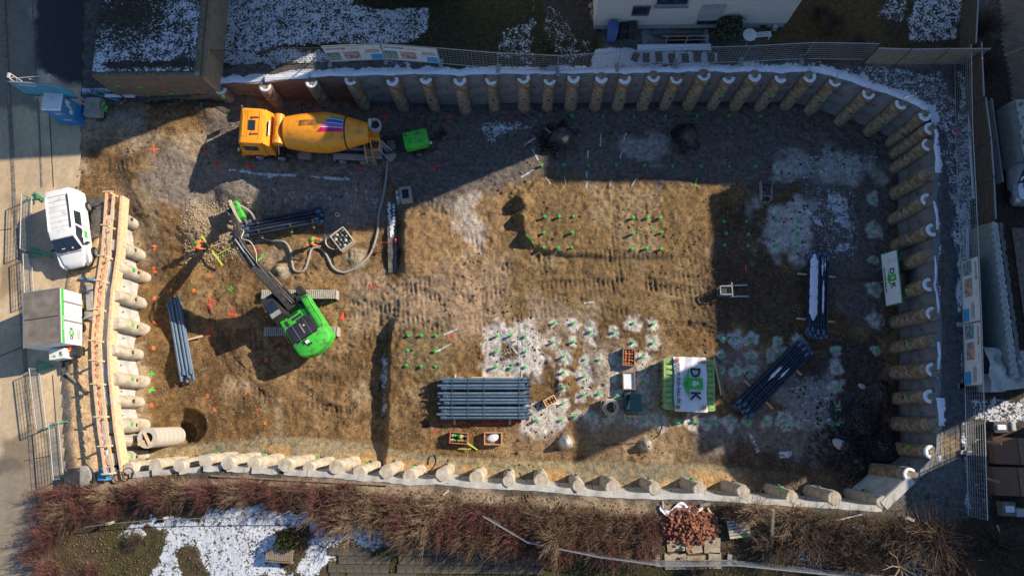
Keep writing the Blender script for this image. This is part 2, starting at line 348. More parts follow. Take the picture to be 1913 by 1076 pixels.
# ------------------------------------------------------------ sheets
def sheet(name,x0,x1,y0,y1,st,zf,keep,mt,tint,snow):
    xs=np.arange(x0,x1+st,st);ys=np.arange(y0,y1+st,st);X,Y=np.meshgrid(xs,ys);nx,ny=len(xs),len(ys)
    xc=(X[:-1,:-1]+st/2);yc=(Y[:-1,:-1]+st/2);k=keep(xc,yc)
    idx=np.arange(nx*ny).reshape(ny,nx)
    q=np.stack([idx[:-1,:-1],idx[:-1,1:],idx[1:,1:],idx[1:,:-1]],-1)[k]
    used=np.unique(q);mp=-np.ones(nx*ny,int);mp[used]=np.arange(len(used));q=mp[q]
    x=X.ravel()[used];y=Y.ravel()[used];z=zf(x,y)
    me=bpy.data.meshes.new(name);me.vertices.add(len(used));me.vertices.foreach_set('co',np.stack([x,y,z],-1).ravel().astype(np.float32))
    nf=len(q);me.loops.add(nf*4);me.loops.foreach_set('vertex_index',q.ravel().astype(np.int32))
    me.polygons.add(nf);me.polygons.foreach_set('loop_start',(np.arange(nf)*4).astype(np.int32));me.polygons.foreach_set('loop_total',np.full(nf,4,np.int32))
    me.polygons.foreach_set('use_smooth',np.ones(nf,bool));me.update(calc_edges=True)
    c=tint(x,y);a=me.attributes.new('tint','FLOAT_COLOR','POINT');a.data.foreach_set('color',np.concatenate([c,np.ones((len(x),1))],1).astype(np.float32).ravel())
    a=me.attributes.new('snow','FLOAT','POINT');a.data.foreach_set('value',snow(x,y).astype(np.float32))
    me.materials.append(mt);o=bpy.data.objects.new(name,me);COL.objects.link(o);o['kind']='structure';return o
def C3(x,c): return np.tile(np.array(c,float),(len(x),1))
def mixc(c,m,d): return c*(1-m[:,None])+np.array(d)*m[:,None]
# ============================================================ GROUND
CAPA=[("north wall row",[(1009.6,219.6),(1067.8,219),(1126.8,220.8),(1184.2,220),(1242.7,220),(1301.7,219),(1361,217.6),(1419,219)]),
("second row",[(1011.8,311),(1052.7,310),(1099.6,310),(1151,310),(1203,311.5),(1256,312.7),(1309,312),(1362,313),(1410,313)]),
("north-east frost strip",[(1452,312.7),(1487,312.7),(1523,312),(1560,312.7),(1593.6,312.7),(1630,314)]),
("left square",[(1018,406),(1044.5,406),(1070.8,405),(1016,435.7),(1069,435.7),(1016,462.8),(1043,463.8),(1067.8,463.3)]),
("right square",[(1182,408),(1209.5,407),(1233,408),(1182,437.5),(1235.6,435),(1181,465.8),(1207.5,464.5),(1234,466)]),
("dark mud grid",[(1351.4,414.6),(1394,414.8),(1355,438),(1396.5,438.9),(1352.7,459.2),(1395.6,460.3)]),
("grey frost grid",[(1448.5,415.3),(1490.8,412.8),(1449,437),(1489.7,437.3),(1447.3,460.8),(1488.6,461.2)]),
("east wall row",[(1631,371.7),(1631.7,427),(1632.5,485),(1633.2,541.4),(1633,597.9),(1635,655.6)]),
("south-east column",[(1560.5,656.5),(1561.5,688.2),(1563.5,722),(1562.2,759)]),
("frost patch right of the container",[(1350.4,631.7),(1376,631.4),(1401.4,634.2),(1453.6,638.5),(1490,638.2),(1347.7,663.3),(1403.6,663.3),(1452.6,662),(1346.7,690.4),(1374,690.4),(1402,693.4)]),
("long south row",[(1265.6,788.3),(1296.5,787.3),(1320.8,788.3),(1334,787.8),(1363.5,788.3),(1396,788.3),(1429.7,787.8),(1465,788.8),(1495.7,790.8),(1532.4,790.3),(1562.5,792)]),
("shade around the hose crate",[(1232.5,787.3),(1118.8,672.3),(1152,671.6),(1153.2,704.2),(1199.9,692.9),(1200.4,714.2),(1118.3,735.6),(1151.7,738),(1200.4,739.3),(1200.4,767),(1104.5,777.6),(1134.4,777),(1171.5,780.7),(1202.4,787),(1073.9,777.7)]),
("sunny frost spots",[(1183.3,604.3),(1219.2,605.8),(1146,621),(1103,620),(1182,640.2),(1218.4,641),(1199.9,667.3),(1035,604.3),(1070.6,604.3),(1033.2,639.7),(1070.9,639),(1052.6,666),(1092,671.6),(1052,696),(1090.7,703.7),(1052.3,724.5),(1090.2,737),(1051,754.4),(1002.6,784.8),(1048,785.3)]),
("square on the dark mound",[(764,627.2),(788.3,627.2),(815,627.2),(762,654.5),(813.4,656),(761,682.9),(787.6,684.4),(814.2,684.9)]),
("square in the white frost ring",[(928.9,628.2),(954.7,627),(981,629.4),(926.6,657),(981.6,657),(926.6,685.4),(954.2,687.2),(980.6,685.9)])]
ALLCAP=[p for n,l in CAPA for p in l]
def pit_tint(x,y):
    c=C3(x,(.170,.100,.041))
    big=fbm(x,y,.25,5,21);med=fbm(x,y,1.1,5,22)
    c=mixc(c,sst(.5,.66,big)*.6,(.29,.185,.09));c=mixc(c,sst(.5,.66,med)*.7,(.105,.062,.028));c=mixc(c,sst(.56,.7,fbm(x,y,.45,4,24))*.8,(.115,.072,.034));c=mixc(c,sst(.6,.7,fbm(x,y,.33,5,25))*.7,(.34,.26,.17))
    for t in TRW:
        for off in (-.95,.95):
            pts=[]
            for i,p in enumerate(t):
                q=t[min(i+1,len(t)-1)]-t[max(i-1,0)];n=Vector((-q.y,q.x,0)).normalized();pts.append(p+n*off)
            d=seg_d(x,y,pts);m=(1-sst(.2,.34,d))*sst(.35,.55,fbm(x,y,.7,2,14));c=mixc(c,m*(.35+.45*(np.sin(x*2*math.pi/.38+y*2)>0)),(.10,.063,.033))
    def Z(poly,col,a=1.,soft=.7,wob=1.2,seed=1,z=0.):
        nonlocal c;c=mixc(c,a*pm(x,y,poly,z,soft,wob,seed),col)
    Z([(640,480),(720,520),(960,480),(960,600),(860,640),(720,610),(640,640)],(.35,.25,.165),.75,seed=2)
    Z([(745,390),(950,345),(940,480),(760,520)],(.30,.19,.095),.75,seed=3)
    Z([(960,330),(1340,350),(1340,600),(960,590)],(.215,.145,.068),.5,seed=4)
    Z([(300,300),(700,300),(740,400),(640,410),(400,390),(290,385)],(.19,.165,.15),.9,.6,.8,5,1.)  # greyer tint stands for the shade of the houses here
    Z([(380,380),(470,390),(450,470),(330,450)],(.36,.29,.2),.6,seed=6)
    Z([(700,180),(1680,200),(1700,300),(1640,640),(1500,470),(1500,350),(1330,345),(1000,320),(870,375),(740,400)],(.125,.112,.105),.95,.8,1.,7)  # upper band of house shade painted darker into the soil colour
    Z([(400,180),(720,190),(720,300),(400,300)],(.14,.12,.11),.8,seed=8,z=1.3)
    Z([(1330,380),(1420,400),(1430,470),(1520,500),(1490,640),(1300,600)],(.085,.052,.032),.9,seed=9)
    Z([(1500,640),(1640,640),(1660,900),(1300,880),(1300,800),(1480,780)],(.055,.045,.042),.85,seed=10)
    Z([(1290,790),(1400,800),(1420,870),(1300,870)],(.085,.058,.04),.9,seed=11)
    Z([(150,200),(250,200),(250,235),(160,235)],(.2,.19,.18),.8,seed=12,z=3)
    Z([(150,205),(240,240),(400,250),(380,270),(200,255),(150,250)],(.34,.27,.19),.6,seed=13,z=2.9)
    Z([(90,205),(165,215),(160,320),(100,330)],(.42,.33,.23),.7,.5,.5,14,3)
    Z([(250,640),(270,640),(268,780),(250,780)],(.40,.30,.19),.8,.4,.3,15)
    Z([(240,330),(265,330),(300,480),(275,520),(262,450)],(.10,.07,.045),.9,.3,.6,16,.8)
    Z([(850,820),(1280,770),(1290,850),(900,850)],(.27,.19,.115),.6,seed=17)
    Z([(740,610),(830,610),(830,700),(740,700)],(.15,.12,.06),.7,seed=18)
    # frost and cement dust rings
    fr=np.zeros(len(x))
    for n,l in CAPA:
        k={'second row':0,'north wall row':0,'left square':0,'right square':0,'dark mud grid':.0,'square on the dark mound':0,'long south row':1,'east wall row':1}.get(n,1)
        if not k: continue
        for i,q in enumerate(l):
            p=P(*q,0);rr=(.47+.16*math.sin(i*2.3+len(l)))*(1.5 if n=='square in the white frost ring' else 1)
            fr=np.maximum(fr,k*(1-sst(.55,1.15,np.hypot(x-p.x,y-p.y)/rr+(fbm(x,y,2.6,4,30+i%4)-.5)*1.5)))
    for poly,a,sd in (([(915,610),(1000,605),(1005,700),(985,690),(920,700)],.9,31),([(1440,290),(1640,290),(1640,340),(1440,335)],.55,32),([(1420,380),(1520,385),(1520,480),(1430,480)],.8,33),([(1090,650),(1240,670),(1240,790),(1100,790),(1110,720)],.32,34),
        ([(1340,660),(1420,640),(1440,720),(1350,740)],.2,35),([(1440,730),(1560,690),(1560,790),(1470,800)],.35,36),([(980,760),(1035,760),(1035,805),(985,805)],.8,37),([(1000,560),(1110,570),(1120,650),(1010,650)],.15,38),([(850,380),(880,375),(900,450),(870,470)],.5,39),
        ([(1300,770),(1560,775),(1560,860),(1440,830),(1310,850)],.22,40),([(1160,260),(1230,265),(1220,300),(1170,300)],.4,41)):
        fr=np.maximum(fr,a*pm(x,y,poly,0,.5,1.3,sd))
    hole=pm(x,y,[(940,642),(968,642),(968,672),(940,672)],0,.15,.3,42);fr=fr*(1-hole)
    fr=np.clip(fr*(.55+.9*fbm(x,y,3.5,4,43)),0,1)
    c=mixc(c,np.clip(fr*1.05,0,.85),(.55,.52,.50))
    # bench along the south wall
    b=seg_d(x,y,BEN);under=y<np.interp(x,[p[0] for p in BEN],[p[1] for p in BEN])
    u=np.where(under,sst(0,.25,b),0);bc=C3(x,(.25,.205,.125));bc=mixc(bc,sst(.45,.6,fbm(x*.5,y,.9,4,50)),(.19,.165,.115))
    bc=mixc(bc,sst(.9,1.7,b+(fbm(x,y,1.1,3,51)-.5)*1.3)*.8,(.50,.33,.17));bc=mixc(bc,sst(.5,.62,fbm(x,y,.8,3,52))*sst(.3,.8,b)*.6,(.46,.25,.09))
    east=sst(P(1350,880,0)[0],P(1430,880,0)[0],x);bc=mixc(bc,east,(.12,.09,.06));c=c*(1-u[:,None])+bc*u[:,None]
    p=P(345,800,-1);d=np.hypot(x-p.x,y-p.y);c=mixc(c,(1-sst(.9,1.25,d)),(.22,.14,.06))
    for q,r_,cc in (((1038,264),1.5,(.022,.02,.02)),((1050,263),.75,(.12,.11,.10)),((1278,259),1.2,(.022,.02,.02)),((1284,260),.7,(.10,.093,.088)),((526,506),.5,(.30,.26,.2)),((663,478),.75,(.28,.23,.16)),((1057,825),.5,(.62,.6,.58)),((1206,831),.45,(.42,.4,.38)),((236,250),.4,(.08,.06,.04)),((1600,830),2.4,(.022,.021,.022)),((795,792),.3,(.04,.035,.03)),((620,435),.9,(.16,.17,.16)),((780,560),.0,(.1,.1,.1))):  # two north heaps: dark mud halo deepened for relief shade, paler crest
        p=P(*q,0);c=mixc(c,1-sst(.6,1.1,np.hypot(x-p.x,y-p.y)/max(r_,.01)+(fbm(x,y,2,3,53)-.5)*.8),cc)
    return np.clip(c,0,1)
def pit_snow(x,y):
    s=np.full(len(x),-1.)
    def A(poly,v,z=0.,sd=1,soft=.35,wob=.9):
        nonlocal s;m=pm(x,y,poly,z,soft,wob,sd);s=np.maximum(s,m*(v+1)-1)
    A([(415,318),(540,322),(650,322),(650,333),(560,331),(420,326)],.7,1.1,2,.2,.25)
    A([(460,335),(520,338),(700,345),(700,385),(560,395),(450,360)],.28,.8,3)
    A([(875,222),(960,225),(990,240),(930,258),(935,275),(905,270),(890,245)],.5,0,4)
    A([(1545,360),(1590,362),(1598,420),(1575,480),(1550,475),(1565,430),(1545,400)],.62,0,5)
    A([(1440,290),(1640,292),(1640,335),(1440,335)],.42,0,6)
    A([(1500,340),(1610,340),(1610,490),(1520,490)],.36,0,7)
    A([(1480,370),(1490,372),(1530,410),(1545,425),(1535,425),(1500,395)],.62,0,8,.12,.2)
    A([(735,350),(745,350),(745,440),(738,440)],.62,0,9,.12,.3)
    A([(706,650),(722,650),(724,760),(708,790)],.55,-.3,10,.15,.4)
    A([(855,395),(880,400),(905,440),(880,445),(862,420)],.35,0,11)
    A([(915,612),(1000,607),(1003,700),(920,700)],.33,0,12)
    A([(1085,590),(1110,600),(1105,640),(1085,640)],.3,0,13)
    A([(1390,800),(1410,810),(1430,850),(1410,850)],.55,0,14,.15,.3)
    A([(1455,843),(1480,843),(1480,857),(1455,857)],.75,0,15,.1,.2)
    A([(1450,740),(1520,690),(1570,740),(1560,800),(1500,790)],.38,0,16)
    A([(1180,820),(1230,820),(1230,840),(1180,840)],.0,0,17)
    p=P(1057,823,0);s=np.maximum(s,.55*(1-sst(.2,.5,np.hypot(x-p.x,y-p.y)))*2-1)
    return s
# ---- pile wall lines, tops in photo pixels
NPX=[(412.5,164),(496.6,160),(581,151),(657,148.6),(732.5,147),(796.5,145.5),(859,148),(918,145.5),(979,145),(1026,145.5),(1073,144),(1122,144),(1168.6,144),(1219,143),(1265,142),(1313,140.5),(1362,142),(1408,141),(1459,143),(1511,141),(1561,150.5),(1622.5,172.6),(1684,192),(1729,215)]
EPX=[(1738,272.6),(1740,323),(1736,376),(1743,429),(1738,478),(1738,532.6),(1744,585),(1744,638),(1743,689),(1741.6,742),(1745.6,794),(1742.7,845),(1698.6,890.7)]
SPX=[(1646,940.6),(1560.6,934.7),(1478,930),(1390,924),(1306.5,917.6),(1224,917),(1144,914),(1079.6,909),(1010.8,902),(949,899),(890,897),(824,889),(766,891),(719.6,885),(673,883),(626,877),(576.5,875),(532.5,872),(473,869),(426.6,866),(382.5,866),(337,871),(287,874),(244,878)]
WPX=[(205,858),(205,826),(204,795),(206,750),(206,708),(206,655),(209,604),(212,552),(213,500),(213,458),(212,402)]
def rimz(px,py):
    z=3.8
    for i in range(5): z=float(zU(P(px,py,z).x))
    return z
def rimP(q): return P(q[0],q[1],rimz(*q))
NW_,EW_,SW_,WW_=[[rimP(q) for q in l] for l in (NPX,EPX,SPX,WPX)]
RIM=[Vector(p) for p in NW_+EW_+SW_+WW_]
GAPP=[rimP((165,205)),rimP((398,180))]     # the pit is open to the street between these
HOLE=[Vector(p) for p in NW_+EW_+SW_+WW_[:]]+[P(215,365,3),P(150,360,3),P(150,210,3),P(398,185,3.1)]
ctr=Vector((0,6,0))
def off(poly,d):
    out=[];n=len(poly)
    for i in range(n):
        a,b=poly[i-1],poly[(i+1)%n];t=(b-a);nn=Vector((t.y,-t.x,0)).normalized();out.append(poly[i]-nn*d)
    return out
HO=off(HOLE,.27);HI=off(HOLE,.54)
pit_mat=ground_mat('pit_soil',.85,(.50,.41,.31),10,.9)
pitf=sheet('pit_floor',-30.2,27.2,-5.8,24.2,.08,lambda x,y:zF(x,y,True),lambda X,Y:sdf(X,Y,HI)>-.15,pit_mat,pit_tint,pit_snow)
# ---- upper ground
UA=dict(streetx=[P(150,0,3.2),P(150,240,3),P(148,360,3),P(118,540,3),P(112,700,3),P(120,880,3),P(85,1000,3),P(75,1100,3)])
def up_tint(x,y):
    c=C3(x,(.115,.105,.10));z=3.9
    med=fbm(x,y,1.2,5,60);c=mixc(c,sst(.5,.7,med)*.6,(.07,.06,.05))
    def Z(poly,col,a=1.,soft=.4,wob=.8,seed=1):
        nonlocal c;c=mixc(c,a*pm(x,y,poly,z,soft,wob,seed),col)
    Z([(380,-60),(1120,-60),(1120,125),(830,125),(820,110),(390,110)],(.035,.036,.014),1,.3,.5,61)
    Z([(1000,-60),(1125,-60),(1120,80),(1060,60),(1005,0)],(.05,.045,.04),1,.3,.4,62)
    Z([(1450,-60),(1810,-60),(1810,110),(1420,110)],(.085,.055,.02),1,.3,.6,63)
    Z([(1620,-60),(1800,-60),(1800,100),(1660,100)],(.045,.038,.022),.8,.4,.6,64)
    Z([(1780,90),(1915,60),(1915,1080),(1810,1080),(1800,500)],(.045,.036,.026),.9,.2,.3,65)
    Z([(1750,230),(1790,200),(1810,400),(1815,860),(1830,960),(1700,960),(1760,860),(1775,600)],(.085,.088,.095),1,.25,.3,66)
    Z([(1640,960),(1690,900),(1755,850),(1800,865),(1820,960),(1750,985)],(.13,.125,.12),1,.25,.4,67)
    Z([(90,905),(300,885),(1200,935),(1650,965),(1920,985),(1920,1100),(60,1100)],(.075,.055,.032),1,.3,.4,68)
    Z([(150,895),(640,895),(1250,945),(1230,960),(640,920),(150,925)],(.36,.28,.2),.8,.25,.6,69)
    Z([(180,1000),(340,990),(330,1090),(170,1090)],(.07,.06,.025),.9,.4,.8,70)
    Z([(700,980),(960,960),(1230,1040),(1600,1080),(700,1090)],(.05,.052,.016),.9,.3,.6,71)
    Z([(1390,930),(1500,945),(1500,1000),(1400,980)],(.26,.17,.09),.7,.3,.8,72)
    Z([(105,500),(240,360),(240,900),(120,905)],(.60,.41,.23),1,.3,.3,73)
    Z([(1290,125),(1500,122),(1500,140),(1290,145)],(.25,.2,.14),.6,.3,.5,74)
    Z([(1715,815),(1790,812),(1790,850),(1745,860)],(.3,.22,.13),.8,.15,.3,75)  # pool of sunlight between the east blocks painted on the path
    Z([(420,125),(640,118),(620,145),(430,160)],(.13,.115,.10),.9,.3,.6,76)
    return np.clip(c,0,1)
def up_snow(x,y):
    s=np.full(len(x),-1.)
    def A(poly,v,sd=1,soft=.3,wob=.6,z=3.9):
        nonlocal s;m=pm(x,y,poly,z,soft,wob,sd);s=np.maximum(s,m*(v+1)-1)
    def N(poly,sd,wob=.4):
        nonlocal s;m=pm(x,y,poly,3.9,.35,1.1,sd);s=s-m*.9
    A([(400,-60),(660,-60),(665,5),(800,18),(808,50),(780,88),(600,92),(400,94)],.55,80,.3,.5)
    A([(440,105),(620,118),(820,130),(820,122),(600,112),(400,96)],.45,81)
    A([(395,90),(600,92),(640,118),(600,124),(430,122),(398,112)],.62,82,.2,.4);A([(400,150),(640,128),(650,140),(430,170)],.3,120,.2,.5)
    A([(985,-60),(1003,-60),(1008,115),(985,120),(925,108),(935,60),(990,30)],.42,83)
    A([(1015,-60),(1040,10),(1108,85),(1100,115),(1075,130),(1030,130),(1012,70)],.36,84)
    A([(1110,88),(1160,90),(1340,100),(1345,122),(1105,128),(1102,110)],.85,85,.2,.2)
    A([(1650,-60),(1692,-60),(1700,20),(1675,50),(1640,30)],.42,86)
    A([(1705,-60),(1795,-60),(1795,85),(1690,88),(1695,20)],.5,87)
    A([(1495,-40),(1515,-20),(1500,50),(1480,60)],.4,88)
    A([(1310,117),(1500,112),(1780,125),(1780,135),(1500,124),(1310,128)],.35,89)
    A([(1550,128),(1760,130),(1800,260),(1780,420),(1760,300),(1745,230),(1690,180),(1600,150)],.44,90)
    A([(1788,130),(1808,150),(1820,480),(1785,480),(1775,430),(1785,300)],.50,91,.15,.3)
    A([(1785,380),(1812,380),(1815,480),(1792,610),(1783,560),(1790,480)],.62,92,.15,.3)
    A([(1796,615),(1800,720),(1805,860),(1812,960),(1802,960),(1795,800),(1790,640)],.55,93,.12,.2)
    A([(1815,740),(1915,745),(1915,790),(1815,785)],.52,94)
    A([(1808,790),(1860,790),(1860,960),(1812,960)],.25,95)
    A([(1790,812),(1803,812),(1800,828),(1788,826)],.6,96,.1,.1)
    # rim band of the north and east walls
    for line,v0,wdt in ((NW_,.85,.80),(EW_,.62,.46)):
        d=seg_d(x,y,line);n_=(fbm(x,y,1.6,3,97)-.5)*.6
        s=np.maximum(s,(1-sst(wdt-.12,wdt+.25,d+n_))*(v0+1)-1)
    A([(190,978),(480,945),(620,965),(735,985),(725,1012),(620,1022),(610,1090),(255,1090),(290,1020),(200,1015)],.64,98,.3,.8)
    N([(325,1040),(365,1040),(365,1090),(335,1090)],99);N([(505,985),(570,985),(570,1040),(520,1045)],100);N([(190,1015),(270,1010),(285,1090),(180,1090)],101);N([(255,985),(290,985),(290,1015),(255,1015)],101)
    A([(600,1010),(740,1010),(700,1040),(610,1080)],.45,102)
    A([(1430,1000),(1480,990),(1560,1035),(1590,1060),(1470,1055)],.4,103);A([(1575,975),(1612,975),(1612,1000),(1580,1000)],.4,104)
    A([(1670,1020),(1740,1030),(1740,1090),(1670,1090)],.4,105);A([(1760,985),(1800,985),(1800,1020),(1765,1020)],.4,106);A([(1345,985),(1370,985),(1370,1005),(1345,1005)],.4,107)
    A([(140,160),(205,160),(215,172),(150,178)],.55,108,.15,.3,3.2)
    A([(395,130),(420,150),(430,170),(400,185),(392,160)],.6,109,.15,.3,3.3)
    return s
up_mat=ground_mat('garden_soil',.35,(.4,.35,.28),9.,.7)
BX=[UA['streetx'][0]]
STREET=[P(-400,-250,3.2)]+UA['streetx']+[P(75,1400,3),P(-400,1400,3)]
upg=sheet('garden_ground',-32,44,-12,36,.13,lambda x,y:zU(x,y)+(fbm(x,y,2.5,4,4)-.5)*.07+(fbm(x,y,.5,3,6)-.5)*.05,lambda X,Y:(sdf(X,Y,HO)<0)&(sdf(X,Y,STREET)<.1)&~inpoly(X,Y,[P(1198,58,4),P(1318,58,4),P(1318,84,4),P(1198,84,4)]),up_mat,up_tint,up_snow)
def st_tint(x,y):
    c=C3(x,(.62,.47,.30));z=3.
    c=mixc(c,sst(.45,.65,fbm(x*1.,y*.35,.7,4,110))*.5,(.48,.37,.25));c=mixc(c,sst(.5,.62,fbm(x,y*.5,.9,5,111))*.45,(.33,.27,.2))
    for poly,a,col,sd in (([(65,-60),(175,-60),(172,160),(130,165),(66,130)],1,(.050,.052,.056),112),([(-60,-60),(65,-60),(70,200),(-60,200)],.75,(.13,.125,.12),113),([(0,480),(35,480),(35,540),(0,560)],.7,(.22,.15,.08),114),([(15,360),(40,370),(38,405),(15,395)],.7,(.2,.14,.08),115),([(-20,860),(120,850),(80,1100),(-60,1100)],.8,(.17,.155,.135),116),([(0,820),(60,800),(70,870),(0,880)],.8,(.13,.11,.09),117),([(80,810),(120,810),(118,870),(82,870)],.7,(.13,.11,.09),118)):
        c=mixc(c,a*pm(x,y,poly,z,.3,.5,sd),col)
    gx=lambda py:P(np.interp(py,[-100,0,270,520,700,1076],[8,9,21,35,50,76]),py,3)
    line=[gx(v) for v in range(-100,1200,80)];c=mixc(c,(1-sst(.05,.14,seg_d(x,y,line)))*.85,(.09,.065,.045))
    c=mixc(c,(1-sst(.4,1.3,seg_d(x,y,line)+(fbm(x,y,1,3,119)-.4)))*.25,(.25,.18,.11))
    return np.clip(c,0,1)
st_mat=ground_mat('dusty_concrete_street',.1,(.6,.52,.42),12,.1,lo=.8,hi=1.18)
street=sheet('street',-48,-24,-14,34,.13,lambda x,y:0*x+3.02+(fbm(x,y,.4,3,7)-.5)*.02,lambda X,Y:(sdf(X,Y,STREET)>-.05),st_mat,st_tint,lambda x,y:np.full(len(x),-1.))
# far land so that the place goes on beyond the photo
gm=MB()
for a,b,c_,d_ in ((-300,-48,-300,300),(44,300,-300,300),(-48,44,36,300),(-48,44,-300,-12)): gm.box(((a+b)/2,(c_+d_)/2,2.9 if a<-47 or b<45 and False else 3.4),(b-a,d_-c_,1.))
gm.build('ground',mat('far_soil',(.10,.085,.06),(.06,.05,.04),.3,.95))['kind']='structure'
MB().box((1,6,-3.3),(60,32,.4)).build('subsoil',mat('far_soil',(.1,.085,.06)))['kind']='structure'
# street edge strips and slab joints
def strip(name,pxs,w_,z,h,mm,zf=None):
    b=MB();pts=[P(a,c,z) for a,c in pxs]
    for i in range(len(pts)-1): b.bar(pts[i],pts[i+1],w_,h)
    o=b.build(name,mm);o['kind']='structure';return o
strip('gutter',[(2,-80),(12,120),(22,270),(28,400),(36,530),(48,700),(62,900),(76,1100)],.22,3.035,.03,'dirtc')
strip('kerb',[(56,-80),(66,130),(72,215),(76,300),(78,350)],.10,3.035,.03,'dirtc')
for k,(a,b_) in enumerate((((92,210),(100,350)),((0,665),(62,640)),((98,700),(110,860)),((0,430),(22,428)),((45,860),(100,850)))):
    strip('slab_joint',[a,b_],.05,3.03,.012,'woodd')
# ============================================================ PILE WALLS
def pile_mesh(seed,h,R0=.37,am=.16):
    rn=np.random.default_rng(seed);b=MB();n=18;rings=[0,.12,.3,.5,.7,.85,.95,1.];v=[];f=[]
    for t in rings:
        for k in range(n):
            a=2*math.pi*k/n;r=R0*(1+.09*math.sin(seed*2.3))*(1+float(fbm(math.cos(a)*1.2+seed,math.sin(a)*1.2+t*3,1.5,3,seed%9))*am-am/2)+.01*math.sin(t*30)
            if t==1.: r*=.93
            v.append((r*math.cos(a),r*math.sin(a),t*h))
    for i in range(len(rings)-1): f+=[(i*n+k,i*n+(k+1)%n,(i+1)*n+(k+1)%n,(i+1)*n+k) for k in range(n)]
    f.append(tuple((len(rings)-1)*n+k for k in range(n)));b.add(v,f);return b
LUMPS=[icos(.06,1,.3,k) for k in range(3)]
def build_wall(name,label,pts,toward,pm_,panm,snow,gap_from=None,brown=0):
    root=thing(name,label,'wall',pts[0]*1.)
    o0=pts[0];n=len(pts);ph=[]
    for i,p in enumerate(pts):
        zt=p.z+.06+(.06 if snow else .14)*math.sin(i*3.1)
        a=pts[max(i-1,0)];b=pts[min(i+1,n-1)];t=(b-a);t.z=0;t.normalize();inn=Vector((-t.y,t.x,0))
        if inn.dot(toward-p)<0: inn=-inn
        q=p+inn*.1;zb=float(zF0(q.x+inn.x*.5,q.y+inn.y*.5))-.8;h=zt-zb
        me=pile_mesh(i*7+len(pts),h,.42 if snow else .39,.2 if snow else .34);pl=me.build('bored_pile',pm_,root,ang=40);pl.location=(q.x-o0.x,q.y-o0.y,zb-o0.z);pl.rotation_euler=(.012*math.sin(i*3.7),.012*math.cos(i*2.9),0)
        # anchor head half way up, with its plate and the surveyors' green spray
        hz=h*.5+.25 if h>2.5 else h*.6;am=MB()
        an=math.atan2(inn.y,inn.x);am.T=Matrix.Rotation(an,4,'Z')
        am.tube([(.34,0,hz),(.47,0,hz)],.10,8);am.m=1;am.tube([(.46,0,hz),(.49,0,hz)],.06,8);am.m=2
        if i%2==0: am.box((.41,.05,hz+.55),(.06,.20,.26))
        am.build('anchor_head',['dsteel','conc','capg' if i%3 else 'grsp'],pl)
        if snow and (i%3!=2 or snow>1):
            s=MB();s.T=Matrix.Rotation(an,4,'Z');s.m=0;vv=[];K=10
            for k in range(K+1):
                a_=R((-92+14*math.sin(i*1.7))+(184-26*math.sin(i*2.9))*k/K);r1=.40;cx=.0+.05*math.sin(i);w2=.19+.03*math.sin(k*2+i)
                vv+=[(r1*math.cos(a_),r1*math.sin(a_),h+.002),(r1*.97*math.cos(a_),r1*.97*math.sin(a_),h+.045),(cx+w2*math.cos(a_),w2*math.sin(a_),h+.04),(cx+w2*math.cos(a_),w2*math.sin(a_),h+.002)]
            s.add(vv,[(k*4+j,k*4+(j+1)%4,(k+1)*4+(j+1)%4,(k+1)*4+j) for k in range(K) for j in range(4)]);s.build('snow_crescent','snow',pl,smooth=True)
        ph.append((p,inn,zb,zt))
    for i in range(n-1):
        a,b=pts[i],pts[i+1];t=(b-a);t.z=0;L=t.length;t.normalize();inn=(ph[i][1]+ph[i+1][1]).normalized()
        zb=min(ph[i][2],ph[i+1][2])+.2;ztm=(a.z+b.z)/2;ang=math.atan2(t.y,t.x)
        mid=(a+b)/2-inn*.25
        zs=zb+(ztm-zb)*(.48+.06*math.sin(i*2.2))
        for k,(z0,z1,sh) in enumerate(((zb,zs,.0),(zs+.012,ztm+.05,.02))):
            s=MB();nx_,nz=7,5;v=[];f=[]
            for iz in range(nz):
                for ix in range(nx_):
                    u=ix/(nx_-1)-.5;vv=iz/(nz-1);bow=.09*(1-(2*u)**2)   # panel is scooped between the piles
                    dy=.16-bow*(-1 if False else 1)+sh+.02*float(vnoise(np.array(u*5+i),np.array(vv*3+i*2+k)))
                    zz=z0+(z1-z0)*vv+(.03*math.sin(ix*2+i) if iz==nz-1 and k==1 else 0)
                    v.append((u*L*1.02,dy,zz))
            for iz in range(nz-1):
                for ix in range(nx_-1): q=iz*nx_+ix;f.append((q,q+1,q+nx_+1,q+nx_))
            # top ledge
            base=len(v)
            for ix in range(nx_): u=ix/(nx_-1)-.5;v.append((u*L*1.02,-.16-.05*abs(math.sin(ix+i)),z1-.02))
            for ix in range(nx_-1): q=(nz-1)*nx_+ix;f.append((q,q+1,base+ix+1,base+ix))
            base2=len(v)
            for ix in range(nx_): u=ix/(nx_-1)-.5;v.append((u*L*1.02,-.16,z0))
            for ix in range(nx_-1): f.append((base+ix,base+ix+1,base2+ix+1,base2+ix))
            s.T=Matrix.Rotation(ang+(0 if (Matrix.Rotation(ang,3,'Z')@Vector((0,1,0))).dot(inn)>0 else math.pi),4,'Z')
            s.add(v,f)
            if k==1:
                hh=(z0+z1)/2-.3;s.m=1;s.box((.1*math.sin(i),.16,hh),(.05,.1,.05))
            pn=s.build('wall_panel',[ 'panelb' if i<brown else panm,'dsteel'],root,ang=50);pn.location=(mid.x-o0.x,mid.y-o0.y,-o0.z)
